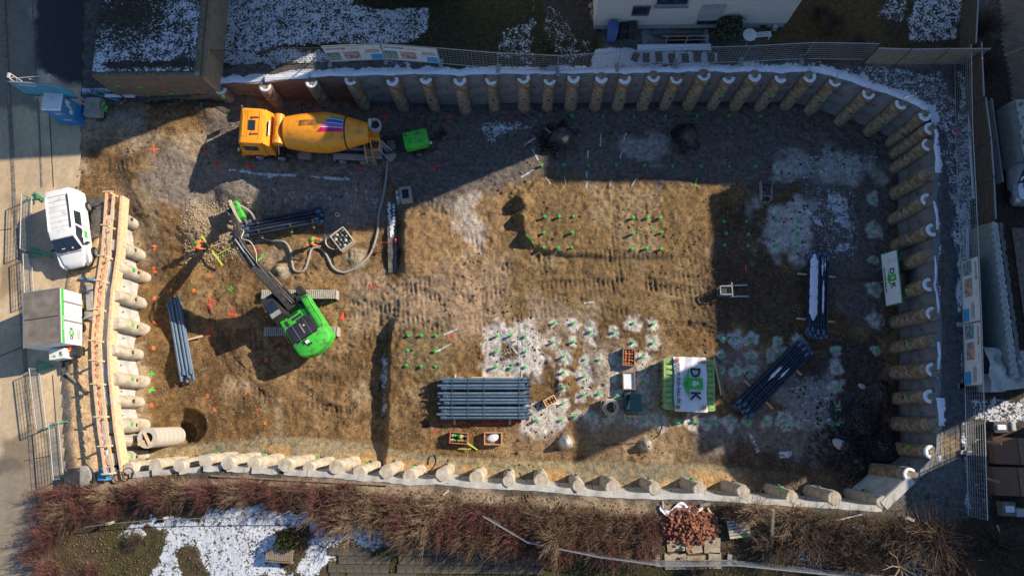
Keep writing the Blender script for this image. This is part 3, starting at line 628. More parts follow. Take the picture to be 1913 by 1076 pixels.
        if snow and (snow>1 or i in (0,1,3,5,6,8,10)):
            s=MB();K=14;vv=[]
            for k in range(K+1):
                u=k/K-.5;wn=.16+.16*float(vnoise(np.array(k*.7+i*5.),np.array(i*1.3)))*(1 if snow>1 else .8);r0=.10-.085*(1-(2*u)**2)
                if snow==1: wn*=.5+.5*math.sin(i*2.)
                vv+=[(u*L,r0,ztm+.04),(u*L,r0-.03,ztm+.085),(u*L,r0-.05-wn*1.2,ztm+.08),(u*L,r0-.1-wn*1.6,ztm-.01)]
            s.T=Matrix.Rotation(ang+(0 if (Matrix.Rotation(ang,3,'Z')@Vector((0,1,0))).dot(inn)>0 else math.pi),4,'Z')
            s.add(vv,[(k*4+j,k*4+j+1,(k+1)*4+j+1,(k+1)*4+j) for k in range(K) for j in range(3)])
            so=s.build('snow_strip','snow',root,smooth=True);so.location=(mid.x-o0.x,mid.y-o0.y,-o0.z)
    return root
ctr=Vector((-2,6,0))
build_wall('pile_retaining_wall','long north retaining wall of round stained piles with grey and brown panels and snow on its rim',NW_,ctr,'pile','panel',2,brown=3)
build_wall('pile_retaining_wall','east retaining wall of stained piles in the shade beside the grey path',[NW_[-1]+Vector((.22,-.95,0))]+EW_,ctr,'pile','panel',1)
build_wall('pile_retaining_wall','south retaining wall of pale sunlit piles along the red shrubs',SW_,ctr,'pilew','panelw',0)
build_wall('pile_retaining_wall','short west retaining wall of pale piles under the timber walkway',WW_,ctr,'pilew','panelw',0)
# closing panels at the corners
c0=thing('slanting_wall','slanting concrete corner panel in the shaded south-east corner of the pit','wall',EW_[-1])
for a,b in ((EW_[-1],SW_[0]),):
    s=MB();s.bar((a-EW_[-1])*1.+Vector((0,0,-2.2)),(b-EW_[-1])+Vector((0,0,-2.2)),.3,4.5);s.build('panel','panelw',c0)
    s=MB();s.bar(Vector((.1,-.1,.06)),(b-EW_[-1])+Vector((.1,-.1,.06)),.5,.08);s.build('ledge','panelw',c0)
# ============================================================ BUILDINGS
def plate(b,c,u,v,w_,h,t=.01):  # thin slab centred at c spanned by u (width) and v (height)
    u=Vector(u).normalized();v=Vector(v).normalized();n=u.cross(v);vs_=[]
    for k in (-.5,.5):
        for a,d in ((-.5,-.5),(.5,-.5),(.5,.5),(-.5,.5)): vs_.append(Vector(c)+u*a*w_+v*d*h+n*k*t)
    return b.add(vs_,[(3,2,1,0),(4,5,6,7),(0,1,5,4),(1,2,6,5),(2,3,7,6),(3,0,4,7)])
YA=P(1120,57,4)[1]
ha=thing('apartment_house','white rendered apartment house with a barred window above the blue bin','house',(4.3,YA,4))
HW,HD,HH=P(1464,57,4)[0]-4.3,6.6,12.4
b=MB();b.box((HW/2,HD/2-.0,1.8+.275),(HW,HD,3.05));b.box((HW/2+1.35,HD/2,(3.6+HH)/2),(HW-2.7,HD,HH-3.6));b.box((1.35,HD/2+.65,(3.6+11.2)/2),(2.7,HD-1.3,11.2-3.6));b.box((1.35,.65,(3.6+9.6)/2),(2.7,1.3,9.6-3.6));b.build('wall','whitem',ha)  # upper storeys out of view, stepped so sun reaches the mixer truck
b=MB();b.box((HW/2,HD/2+.03,.275),(HW-.06,HD-.06,.55));b.build('plinth','grey',ha)
b=MB();b.prism([(2.6,HH-.6),(4,HH+.5),(9.5,HH+.5),(HW+.5,HH-.6)],-.3,HD+.3,'y');rf=b.build('roof','clay',ha)
def LA(px,py,dy=-.03): q=PY(px,py,YA);return (q.x-4.3,dy,q.z-4)
def winA(name,x0,y0,x1,y1,gl,parts=()):
    a=LA(x0,y0);c=LA(x1,y1);cx,cz=(a[0]+c[0])/2,(a[2]+c[2])/2;w_,h=abs(c[0]-a[0]),abs(a[2]-c[2])
    b=MB()
    for s_ in (-1,1): b.box((cx+s_*w_/2,-.04,cz),(.07,.09,h+.07));b.box((cx,-.04,cz+s_*h/2),(w_-.07,.09,.07))
    f=b.build(name,'grey',ha);b=MB();b.box((cx,-.015,cz),(w_-.05,.03,h-.05));b.build('pane',gl,f);return f,cx,cz,w_,h
f,cx,cz,w_,h=winA('window',1184,11,1210,26,'glass')
b=MB()
for i in range(7): b.box((cx-w_/2+w_*i/6,-.12,cz),(.03,.03,h+.1))
for i in range(6): b.box((cx,-.15,cz-h/2+h*i/5),(w_+.1,.03,.03))
b.build('bars','dsteel',f)
f,cx,cz,w_,h=winA('window',1232,-16,1284,8,'glass');b=MB();b.box((cx,-.12,cz-h/2-.08),(w_+.15,.24,.05));b.build('sill','grey',f)
f,cx,cz,w_,h=winA('window',1314,10,1338,46,'glass');b=MB();b.box((cx,-.06,cz+.25),(w_-.08,.05,h-.6));b.build('shutter','grey',f)
for k in range(3):
    for j in range(5):
        b=MB();b.box((1.5+2.*j,-.02,4.5+2.6*k),(1.1,.05,1.3));ww=b.build('window','glass',ha)
# house to the north-west: only the foot of its south wall is in view
hb=thing('apartment_house','grey-white house wall at the top edge of the photo above the snowy lawn','house',(-10.6,26.9,3.9))
b=MB();b.prism([(0,.5),(6.3,.5),(6.3,13.6),(0,14.2)],0,15,'y');b.build('wall','whitem',hb)
b=MB();b.box((3.15,7.5,.25),(6.2,14.9,.5));b.build('plinth','asph',hb)
b=MB();b.prism([(-.3,14.25),(6.6,13.62),(6.6,13.8),(-.3,14.45)],-.3,15.3,'y');b.build('roof','clay',hb)
for k in range(3):
    b=MB();b.box((1.7,-.02,3+3*k),(1.1,.05,1.3));b.build('window','glass',hb);b=MB();b.box((4.6,-.02,3+3*k),(1.1,.05,1.3));b.build('window','glass',hb)
b=MB();b.bar((-.3,-.15,.9),(.1,-.15,0),.06);b.build('downpipe','steel',hb)
def block(label,loc,dim,extra=(),mm='whitem',sk=0.):  # blocks out of view; bulk and slanted ends shaped for the shade they cast
    t=thing('apartment_block',label,'building',loc);fp=lambda x0,y0,w_,d_,k,e:[(x0-e,y0-e),(x0+w_+e,y0-e+k*w_),(x0+w_+e,y0+d_+e),(x0-e,y0+d_+e)]
    b=MB();b.prism(fp(0,0,dim[0],dim[1],sk,0),0,dim[2]);b.build('wall',mm,t);b=MB();b.prism(fp(0,0,dim[0],dim[1],sk,.08),dim[2],dim[2]+.24);b.build('roof','grey',t)
    for (x,y,w_,d_,h) in extra: b=MB();b.prism(fp(x,y,w_,d_,sk,0),dim[2]+.24,h);b.build('stair_tower',mm,t)
    for k in range(int(dim[2]//3)):
        for j in range(int(dim[1]//3)): b=MB();b.box((-.02,1.5+3*j,1.8+3*k),(.05,1.2,1.3));b.build('window','glass',t)
    return t
block('tall block beyond the top right corner of the photo',(35.5,30,4),(12.8,9,17.3))
block('long block beyond the right edge of the photo with a stair tower',(34,3.7,4),(6,20.1,9.45),((.02,6.75,3.2,2.9,15.6),),sk=.435)
block('low block beyond the bottom right corner of the photo',(34,-16,4),(11,17.9,7.9))
block('unseen block added beyond the top left corner to shade the street',(-29,29,3),(10,12,13),())
# unseen rooflet step added so that the shade edge by the container sits a little further out
b=MB();b.prism([(.02,3.9),(2.3,4.9),(2.3,6.5),(.02,6.5)],9.7,10.75);o=b.build('shade_step','grey',[o for o in COL.objects if o.name.startswith('apartment_block.001')][0])
# flat-roofed garage, top left
gz=3.0;GH=2.75
g0=P(171,143,gz+GH);g1=P(373,143,gz+GH);gy=g0.y
gar=thing('garage','flat-roofed brown garage with patchy snow on its roof in the top left','garage',(g0.x,gy,gz))
GW=g1.x-g0.x
b=MB();b.box((GW/2,6,GH/2-.6),(GW,12,GH+1.2-.02));b.build('wall',mat('garage_wall',(.20,.14,.095),(.14,.10,.07),2,.9,.3),gar)
b=MB();b.box((GW+.16,6,GH/2-.5),(.3,12,GH+.6));b.build('side_wall',mat('garage_side_lit',(.36,.27,.17),(.28,.2,.13),2,.9,.3),gar)  # paler copy of the wall colour stands for sun on this side
gmt=ground_mat('garage_roof_gravel',.4,(.3,.28,.25),8,.6)
def grs(x,y):
    s=np.full(len(x),.50);s-=.35*np.exp(-(((x-g0.x-1.6)/2.2)**2+((y-gy-4.3)/1.6)**2));s-=.5*(1-sst(.0,.35,np.abs(y-gy-.75)))*sst(.3,.8,x-g0.x)*sst(.4,.6,fbm(x,y,.9,3,9));s-=1.2*sst(-.35,-.2,x-g1.x);s-=1.2*(1-sst(.15,.25,y-gy));s-=.3*np.exp(-(((x-g1.x+1.2)/.5)**2+((y-gy-1.)/.3)**2));s+=.25*(fbm(x,y,.6,3,12)-.5)
    return s
gr=sheet('roof',g0.x+.001,g1.x-.001,gy,gy+11.9,.1,lambda x,y:0*x+gz+GH+.012,lambda X,Y:X<g1.x-.05,gmt,lambda x,y:mixc(C3(x,(.045,.04,.03)),sst(-.4,-.25,x-g1.x)+(1-sst(.1,.28,y-gy)),(.2,.165,.12)).clip(0,1),grs)
del gr['kind'];gr.parent=gar;gr.matrix_parent_inverse=Matrix.Translation(-Vector(gar.location))
b=MB();b.tube([(2.1,-.05,.4),(2.1,-.05,.05)],.03);b.build('spray_mark','grsp',gar)
for i,(x,z,mm) in enumerate(((.9,1.5,'grsp'),(2.3,1.3,'grsp'),(3.6,.7,'orsp'),(3.9,.35,'grsp'),(5.9,.7,'orsp'),(6.1,.3,'grsp'))):
    b=MB();b.box((x*.95,-.008,z),(.35,.016,.10));b.box((x*.95+.1,-.008,z+.07),(.15,.016,.06));b.build('spray_mark',mm,gar)
# ============================================================ HOUSE SURROUNDINGS
def AP(px,py,z): return P(px,py,z)
# cellar stair well
sp=P(1198,58,4);sq=P(1318,84,4);sw=sq.x-sp.x;sd_=sp.y-sq.y
st=thing('cellar_stairs','concrete cellar stairs with a steel railing going down along the white house','stairs',(sp.x,sq.y,4))
for i in range(9):
    b=MB();b.box((.17+i*.27,sd_/2,-.1-.2*i-.5),(.265,sd_-.05,1.0));b.build('step','conc',st)
b=MB();b.box((sw/2,sd_/2,-2.45),(sw,sd_,.2));b.build('landing','asph',st)
b=MB();b.box((sw/2,-.1,-1.1),(sw+.5,.2,2.35));b.build('well_wall','conc',st)
b=MB();b.box((sw+.1,sd_/2,-1.1),(.2,sd_,2.35));b.build('well_wall','conc',st)
b=MB();b.box((sw/2,sd_+.05,-1.2),(sw,.1,2.3));b.build('well_wall','grey',st)
b=MB();b.box((sw/2,-.22,.10),(sw+.6,.42,.07));b.build('snow_cover','snow',st)
b=MB();b.box((sw/2+.6,sd_-.01,-1.3),(.9,.06,1.9));b.build('cellar_door','clay',st)
b=MB()
b.bar((1.1,.02,1.0),(sw,.02,1.0),.045);b.bar((1.1,.02,.55),(sw,.02,.55),.03)
for k in range(4): b.bar((.15+k*(sw-.2)/3,-.05,.07),(.15+k*(sw-.2)/3,.02,1.0),.045)
b.build('railing','steel',st)
def bin_(label,px,py,col,s=1.,hgt=1.1):
    q=P(px,py,4);t=thing('wheelie_bin',label,'bin',q,0,'bins by the house wall')
    b=MB();b.box((0,0,hgt/2),(.5*s,.58*s,hgt),top=1.15);b.build('body',col,t)
    b=MB();b.rbox((0,0,hgt+.04),(.62*s,.74*s,.09),.08);b.build('lid',col,t,ang=40)
    b=MB();b.box((0,.4*s,hgt+.02),(.4*s,.05,.04));b.build('handle',col,t)
    for k in (-1,1): b=MB();b.tube([(k*.22*s-.04,.3*s,.1),(k*.22*s+.04,.3*s,.1)],.1,10);b.build('wheel','black',t)
    return t
bin_('blue wheelie bin standing against the white house',1141,72,mat('bin_blue',(.06,.13,.34),None,4,.5),1.05,1.25)
bin_('black wheelie bin in the middle beside the blue one',1162,67,'black',.85,.9)
bin_('dark grey bin with a little snow on its lid right of the black one',1178,66,'dsteel',.9,1.0)
def bush(name,label,px,py,z,r,h,mm,n,group=None,seed=1,stem='bark'):
    q=P(px,py,z);t=thing(name,label,'bush',q,0,group);rn=np.random.default_rng(seed);b=MB()
    for i in range(7): a=i*.9;b.tube([(0,0,0),(r*.5*math.cos(a),r*.5*math.sin(a),h*.6)],[.03,.012],5)
    b.build('stems',stem,t);b=MB();pts=rn.normal(0,1,(n,3));pts/=np.linalg.norm(pts,axis=1)[:,None];rad=rn.random(n)**.35
    for p_,k in zip(pts,rad):
        lump=.75+.5*float(vnoise(np.array(p_[0]*2.+seed),np.array(p_[1]*2.+p_[2])))
        c=Vector((p_[0]*r*k*lump,p_[1]*r*k*lump,h*.5+p_[2]*h*.48*k*lump));s=.07+.06*rn.random()
        u=Vector(rn.normal(0,1,3)).normalized();v=u.orthogonal().normalized();b.add([c-u*s,c+v*s*.5,c+u*s,c-v*s*.5],[(0,1,2,3)])
    b.build('foliage',mm,t);return t
bush('evergreen_bush','dark evergreen bush against the white house beside the white table',1353,66,4,.95,1.9,'leaf',1500,seed=2)
bush('conifer_bush','small olive green conifer behind the mesh fence between two snowy lawns',1016,112,4,.72,1.5,'leafo',1100,seed=3)
q=P(1394,77,4);t=thing('garden_table','round white garden table beside the dark bush','table',q)
b=MB();b.tube([(0,0,.69),(0,0,.73)],.42,28);b.build('table_top','white',t);b=MB();b.tube([(0,0,0),(0,0,.69)],.04,8);b.build('column','steel',t)
b=MB()
for k in range(4): b.bar((0,0,.1),(.32*math.cos(k*1.57),.32*math.sin(k*1.57),0.02),.05)
b.build('foot','steel',t)
q=P(1421,72,4);t=thing('garden_bench','small white bench with a perforated seat right of the round table','bench',q,R(4))
b=MB()
for i in range(8): b.box((-.49+i*.14,0,.44),(.05,.34,.04))
for j in range(4): b.box((0,-.15+j*.1,.441),(1.03,.04,.036))
b.build('seat','white',t)
for x in (-.45,.45):
    for y in (-.13,.13): b=MB();b.box((x,y,.21),(.05,.05,.42));b.build('leg','white',t)
q=P(1446,54,4);t=thing('plant_pot','clay-grey plant pot with snow at the foot of the white house','plant pot',q);b=MB();b.ring((0,0),.12,.2,0,.3);b.build('pot','conc',t);b=MB();b.tube([(0,0,.2),(0,0,.27)],.15,10);b.build('soil','snow',t)
q=P(1425,50,4);t=thing('plant_pot','dark round pot left of the snowy pot by the house wall','plant pot',q);b=MB();b.ring((0,0),.14,.2,0,.3);b.build('pot','dsteel',t);b=MB();b.tube([(0,0,.2),(0,0,.26)],.17,10);b.build('soil','twig_b',t)
# dark stepping slabs in the snow strip
for i,(x,y,r_) in enumerate([(1187,108,-22),(1207,109,0),(1231,108,3),(1255,110,6),(1280,110,4),(1303,108,0),(1328,108,2)]):
    q=U(x,y);b=MB();b.box((0,0,.0),(.42,.60,.09),R(r_));o=b.build('stepping_slab','woodd');o.location=q+Vector((0,0,.05))
    tag(o,['dark stepping slab lying askew at the left end of the row in the snow','second dark slab from the left in the snowy strip','third dark slab from the left below the stair wall','fourth dark slab from the left below the stair wall','fifth dark slab from the left beside the fence brace','sixth dark slab from the left in the snowy strip','last dark slab at the right end of the row, half under snow'][i],'stepping slab','dark slabs in the snowy strip')
# stones by the house's left corner
for i,(x,y) in enumerate([(1106,12),(1108,24),(1111,34)]):
    o=bpy.data.objects.new('garden_stone',icos(.22,2,.18,i+3,.7));COL.objects.link(o);o.data.materials.append(m_('woodo'));o.location=P(x,y,4.1);tag(o,['tan garden stone highest of three by the house corner','tan garden stone in the middle of three by the house corner','tan garden stone lowest of three by the house corner'][i],'stone','tan stones by the house corner')
# ============================================================ FENCES
def wire_fence(label,a,b_,h=2.0,step=.25,col='steel',parent_name='mesh_fence',group='mesh construction fences round the site',banner=None,foot=True,braceside=0,ldir=None):
    a,b_=Vector(a),Vector(b_);L=(b_-a).length;rz=math.atan2(b_.y-a.y,b_.x-a.x);t=thing(parent_name,label,'fence',a,rz,group)
    b=MB();b.tube([(0,0,.05),(0,0,h)],.028,6);b.build('post',col,t);b=MB();b.tube([(L,0,.05),(L,0,h)],.028,6);b.build('post',col,t)
    b=MB();b.tube([(0,0,h),(L,0,h)],.03,6);b.build('top_rail',col,t);b=MB();b.tube([(0,0,.15),(L,0,.15)],.028,6);b.build('bottom_rail',col,t)
    b=MB();n=int(L/step)
    for i in range(1,n): b.bar((L*i/n,0,.15),(L*i/n,0,h),.012)
    for j in range(1,8): b.bar((0,.006,.15+(h-.15)*j/8),(L,.006,.15+(h-.15)*j/8),.013)
    o=b.build('wire_grid',col,t);o['kind']='stuff'
    if foot:
        for x in (0,): b=MB();b.box((x,0,.07),(.24,.62,.13));b.build('foot_block','conc',t)
    if braceside: b=MB();b.bar((0,0,h*.8),(-.1,braceside*1.1,0),.05);b.build('brace','rust',t)
    return t,L
def banner(t,L,h,mirror=1,flip=0):
    """site banner hung on a fence panel: white cloth with photographs, a blue field and the builder's name"""
    y=-.03 if not flip else .03;sgn=-1 if not flip else 1
    b=MB();b.box((L/2,y,h/2+.1),(L-.1,.012,h-.3));c=b.build('banner','bwhite',t)
    def fl(x,z,w_,hh,mm,nm): b=MB();b.box((x,y+sgn*.012,z),(w_,.006,hh));return b.build(nm,mm,c)
    X=(lambda u:u*L) if not flip else (lambda u:(1-u)*L)
    fl(X(.14),h*.40,L*.23,h*.42,'photo2','printed_photo');fl(X(.45),h*.44,L*.28,h*.40,'photo','printed_photo')
    fl(X(.87),h*.30,L*.2,h*.30,'bannerb','blue_field');fl(X(.13),h*.62,L*.2,h*.05,'bannerb','blue_field')
    for j in range(4): fl(X(.82),h*(.56+j*.05),L*.26*(1-.15*(j%2)),h*.014,'text','print_line')
    rot=(R(90),0,0 if not flip else R(180))
    text_obj('lettering','AUCHTER',h*.125,'text',c,(X(.22),y+sgn*.016,h*.84),rot,.006,.001,1,1.15)
    text_obj('lettering','BAU',h*.125,'grey',c,(X(.56),y+sgn*.016,h*.84),rot,0,.001,1,1.15)
NF=[(400,124),(512,121),(617,118),(722,113),(824,121),(931,130),(1041,135),(1152,128),(1262,121),(1384,118),(1497,112)]
NL=['snow lawn panel at the left end beside the garage','panel with a rusty brace over the snow left of the banners','panel carrying the left of the two printed banners','panel carrying the right of the two printed banners','panel over the dark lawn just right of the banners','panel in front of the small olive conifer','panel over the snowy strip left of the blue bin','panel in front of the first stepping slabs','panel in front of the cellar stairs','panel over the brown bed right of the round table']
fl=[]
for i in range(10):
    a,c=U(*NF[i]),U(*NF[i+1]);t,L=wire_fence('mesh fence '+NL[i],a,c,2.0,.22,'steel' if i>1 else 'dsteel',braceside=(1 if i in (0,1,2) else (1 if i==3 else 0)))
    if i in (2,3): banner(t,L,2.0)
a,c=U(1497,112),U(1612,114);wire_fence('mesh fence panel between the brown bed and the slatted timber fence',a,c,2.0,.12,'steel')
def slat_fence(label,a,c,h,n,post=True,mm='woodo',vert=False,group='timber slat fences in the top right'):
    a,c=Vector(a),Vector(c);L=(c-a).length;rz=math.atan2(c.y-a.y,c.x-a.x);t=thing('slat_fence',label,'fence',a,rz,group)
    if vert:
        for i in range(n): b=MB();b.box((L*(i+.5)/n,0,h/2),(L/n*.78,.03,h));b.build('slat',mm,t)
    else:
        for i in range(n): b=MB();b.box((L/2,0,.12+(h-.15)*(i+.5)/n),(L,.03,(h-.15)/n*.72));b.build('slat',mm,t)
    for x in (0,L): b=MB();b.box((x,.05,h/2),(.09,.09,h+.06));b.build('post','woodd',t)
    b=MB();b.box((L/2,0,h+.02),(L,.07,.05));b.build('top_rail','steel',t);return t
for i,(p_,q_) in enumerate((((1612,121),(1670,123)),((1672,123),(1738,122)),((1740,122),(1812,122)))):
    slat_fence('grey timber slat fence panel, '+['left','middle','right'][i]+' of three along the north-east path',U(*p_),U(*q_),1.9,9)
EFL=[((1789,110),(1795,8)),((1803,205),(1799,108)),((1815,278),(1806,207)),((1820,348),(1815,280)),((1823,425),(1820,350))]
for i,(p_,q_) in enumerate(EFL):
    slat_fence(['dark timber slat fence panel beside the brown paving in the top right corner','dark timber slat fence panel left of the grey covered trailer','slat fence panel left of the covered trailer, its middle one','slat fence panel left of the snowy car','slat fence panel just above the tan plank end'][i],U(*p_),U(*q_),1.75,8,mm='woodd' if i<2 else 'woodd')
# east mesh fence with banners
EF=[(1781,112),(1783,265),(1788,370),(1793,490),(1797,607),(1800,722),(1803,845),(1806,962)]
ELb=['beside the snow at the top right path','behind the orange ribbon on the snow','left of the slat fence above the banners','carrying the upper of the two upright banners','carrying the lower of the two upright banners','below the banners beside the snow','at the lower end by the brown covers']
for i in range(7):
    a,c=U(*EF[i]),U(*EF[i+1])
    if i in (3,4): t,L=wire_fence('mesh fence panel '+ELb[i],c,a,1.75,.25,'steel',group='mesh fences along the east path');banner(t,L,1.75,flip=1)
    else: wire_fence('mesh fence panel '+ELb[i],a,c,1.75,.25,'steel',group='mesh fences along the east path',braceside=1 if i in (1,) else 0)
# south fence
SF=[(905,957),(985,1004),(1112,1030),(1228,1046),(1362,1045),(1530,1062),(1700,1080)]
SLb=['leaning into the red shrubs at its left end','left of the brick heap over the dark grass','ending at the pale post left of the concrete slab','crossing the broken concrete slab below the brick heap','right of the concrete slab over the snow','at the bottom edge of the photo on the right']
for i in range(6): wire_fence('mesh fence panel '+SLb[i],U(*SF[i]),U(*SF[i+1]),1.5,.2,'steel',group='mesh fences along the south garden')
# street fences of thin wire with green coated feet
def street_fence(label,a,c,h=1.0):
    t,L=wire_fence(label,a,c,h,.3,'steel','barrier_fence','wire barrier panels along the street',foot=False)
    for x in (0,L): b=MB();b.box((x,0,.05),(.08,1.0,.07));b.build('foot_bar','gfence',t);b=MB();b.bar((x,.3,.05),(x,0,.6),.05);b.build('strut','gfence',t)
    return t
street_fence('wire barrier panel left of the white van',P(60,472,3.05),P(62,372,3.05),1.05)
street_fence('wire barrier panel between the white van and the site box',P(66,565,3.05),P(62,480,3.05),.9)
street_fence('wire barrier panel below the site box',P(90,800,3.05),P(76,690,3.05),1.0)
street_fence('green framed wire barrier panel above the grey round shaft cover',P(121,893,3.05),P(112,790,3.05),1.0)
for i,(x0,y0,x1,y1,lb) in enumerate(((62,361,82,376,'green fence foot behind the rear of the white van'),(58,467,98,482,'green fence foot left of the front of the white van'),(66,678,100,686,'green fence foot below the white drawbar box'))):
    a,c=P(x0,y0,3.1),P(x1,y1,3.1);b=MB();d=(c-a);b.bar((0,0,0),d,.05);n=Vector((-d.y,d.x,0)).normalized()*.14;b.bar(n,d*.9+n,.05);b.bar(n*.5+d*.1,n*.5+d*.95+Vector((0,0,.35)),.05);b.bar(d*.95,d*.95+n,.05);o=b.build('fence_foot','gfence');o.location=a;tag(o,lb,'fence foot','green fence feet on the street')
# timber guard rail walkway on the west rim
gl=[(221,368),(214,470),(203,545),(196,640),(198,700),(208,800),(221,884)]
gpts=[P(x,y,3.05) for x,y in gl];wr=thing('timber_guard_rail','long fresh timber guard rail and toe boards on the west rim of the pit','guard rail',gpts[0])
def rel(v): return v-gpts[0]
for i in range(6):
    a,c=rel(gpts[i]),rel(gpts[i+1])
    b=MB();b.bar(a+Vector((.33,0,-.15)),c+Vector((.33,0,-.15)),.16,.75);b.build('toe_board','wood',wr)
    for z,o_ in ((1.0,.0),(.55,.05)): b=MB();b.bar(a+Vector((-.12+o_*3,0,z)),c+Vector((-.12+o_*3,0,z)),.17,.06);b.build('rail','wood',wr)
for i in range(11):
    t=i/10*5.98;k=min(int(t),5);p=rel(gpts[k].lerp(gpts[k+1],t-k));b=MB();b.bar(p+Vector((-.03,.0,0)),p+Vector((-.03,0,1.05)),.1);b.bar(p+Vector((-.35,0,1.05)),p+Vector((.32,0,1.05)),.07);b.build('post','wood',wr)
b=MB()
for i in range(6):
    a,c=rel(gpts[i]),rel(gpts[i+1])
    for k in range(6): b.bar(a.lerp(c,k/6)+Vector((-.02,0,1.0)),a.lerp(c,(k+.5)/6)+Vector((.0,0,.98)),.05,.05)
b.build('warning_tape','red',wr)
# ============================================================ PIT OBJECTS
def lathe(b,prof,n=28,a0=0,a1=360,axis='x',nx=None):
    full=abs(a1-a0)>=359.9;K=n if full else n+1;v=[];f=[]
    for x,r in prof:
        for k in range(K):
            t=R(a0+(a1-a0)*k/n);v.append((x,r*math.sin(t),r*math.cos(t)) if axis=='x' else (r*math.cos(t),r*math.sin(t),x))
    for i in range(len(prof)-1):
        for k in range(K if full else K-1): j=(k+1)%K;f.append((i*K+k,i*K+j,(i+1)*K+j,(i+1)*K+k))
    if full: f.append(tuple(reversed(range(K))));f.append(tuple((len(prof)-1)*K+k for k in range(K)))
    return b.add(v,f)
# ---- green caps on the pile heads
b=MB();lathe(b,[(-.1,.075),(.19,.075)],10,axis='z');CAPT=b.build('tube','capg',None);b=MB();lathe(b,[(.17,.105),(.24,.105),(.25,.05)],12,axis='z');CAPL=b.build('cap','capg',None)
proto=thing('pile_head_cap','x','cap',(0,0,-50));CAPT.parent=proto;CAPL.parent=proto
GL={"north wall row":"green plastic cap on a pile head in the row along the foot of the north wall",
"second row":"green plastic cap on a pile head in the long row where the shade of the houses ends",
"north-east frost strip":"green plastic cap standing in the bluish frost strip in the north-east of the pit",
"left square":"green plastic cap in the left one of two sunlit squares on the brown plateau",
"right square":"green plastic cap in the right one of two sunlit squares on the brown plateau",
"dark mud grid":"green plastic cap in the shaded dark mud just right of the sunlit plateau",
"grey frost grid":"green plastic cap in the grey frosted grid left of the long snow patch",
"east wall row":"green plastic cap in the single column along the shaded east wall",
"south-east column":"green plastic cap with a frosty ring in the column right of the slanting pipe bundle",
"frost patch right of the container":"green plastic cap in the shaded frost patch between the container and the slanting pipe bundle",
"long south row":"green plastic cap in the long row south of the container and the slanting pipes",
"shade around the hose crate":"green plastic cap in the shade round the hose crate and the three boxes",
"sunny frost spots":"green plastic cap with a white powder ring in the sun left of the open crates",
"square on the dark mound":"green plastic cap in the square on the dark mound above the big pipe stack",
"square in the white frost ring":"green plastic cap in the square lying in a thick white ring of frost"}
first=True;k=0
ORD=['first','second','third','fourth','fifth','sixth','seventh','eighth','ninth','tenth','eleventh','twelfth','thirteenth','fourteenth','fifteenth','sixteenth','seventeenth','eighteenth','nineteenth','twentieth']
SHORT={'north wall row':('in the row along the foot of the north wall','left'),'second row':('in the long row at the edge of the upper shade','left'),'north-east frost strip':('in the bluish frost strip in the north-east','left'),
'left square':('in the left square on the sunny plateau','top left'),'right square':('in the right square on the sunny plateau','top left'),'dark mud grid':('in the dark mud right of the plateau','top left'),'grey frost grid':('in the grey frosted grid left of the snow','top left'),
'east wall row':('in the column along the east wall','top'),'south-east column':('in the column right of the slanting pipes','top'),'frost patch right of the container':('in the shaded frost right of the container','top left'),'long south row':('in the long row south of the container','left'),
'shade around the hose crate':('in the shade round the hose crate','top'),'sunny frost spots':('on a sunny white ring left of the container','top'),'square on the dark mound':('in the square on the dark mound','top left'),'square in the white frost ring':('in the square within the thick white ring','top left')}
for n_,l in CAPA:
    if n_ in ('shade around the hose crate','sunny frost spots'): l=sorted(l,key=lambda q:(q[1],q[0]))
    for qi,q in enumerate(l):
        p=G(*q);o=clone(proto,p+Vector((0,0,-.02+.06*math.sin(k*1.7))),k*.9,'green cap '+SHORT[n_][0]+', '+ORD[qi]+' from '+SHORT[n_][1],'green pile caps, '+n_,(1,1,1) if k%5 else (.85,.85,.9));o.rotation_euler=(.05*math.sin(k*2),.06*math.cos(k*3),k);k+=1
for o in list(proto.children)+[proto]: bpy.data.objects.remove(o)
# ---- loose stones
def scatter(name,n,area,zf,rr,mm,seed,parent=None,dens=None,sq=.6):
    rn=np.random.default_rng(seed);x=rn.uniform(area[0],area[1],n);y=rn.uniform(area[2],area[3],n);k=dens(x,y)>rn.random(n);x,y=x[k],y[k];n=len(x);z=zf(x,y)
    r=rr[0]+(rr[1]-rr[0])*rn.random(n)**3
    base=np.array([(1,0,0),(-1,0,0),(0,1,0),(0,-1,0),(0,0,1),(0,0,-1)],float);F_=np.array([(0,2,4),(2,1,4),(1,3,4),(3,0,4),(2,0,5),(1,2,5),(3,1,5),(0,3,5)])
    V=base[None]*r[:,None,None]*(1+rn.uniform(-.35,.35,(n,6,1)));a=rn.random(n)*6.3;c,s=np.cos(a)[:,None],np.sin(a)[:,None]
    X=V[:,:,0]*c-V[:,:,1]*s;Y=V[:,:,0]*s+V[:,:,1]*c;Z=V[:,:,2]*sq
    co=np.stack([X+x[:,None],Y+y[:,None],Z+z[:,None]+r[:,None]*.15],-1).reshape(-1,3);fc=(F_[None]+6*np.arange(n)[:,None,None]).reshape(-1,3)
    me=bpy.data.meshes.new(name);me.vertices.add(len(co));me.vertices.foreach_set('co',co.ravel().astype(np.float32));me.loops.add(fc.size);me.loops.foreach_set('vertex_index',fc.ravel().astype(np.int32))
    me.polygons.add(len(fc));me.polygons.foreach_set('loop_start',(np.arange(len(fc))*3).astype(np.int32));me.polygons.foreach_set('loop_total',np.full(len(fc),3,np.int32));me.update(calc_edges=True)
    me.materials.append(m_(mm));o=bpy.data.objects.new(name,me);COL.objects.link(o);return tag(o,kind='stuff')
zfF=lambda x,y:zF(x,y,True)
inpit=lambda x,y:(sdf(x,y,HI)>.1)
ax=(-30,27,-5.5,24)
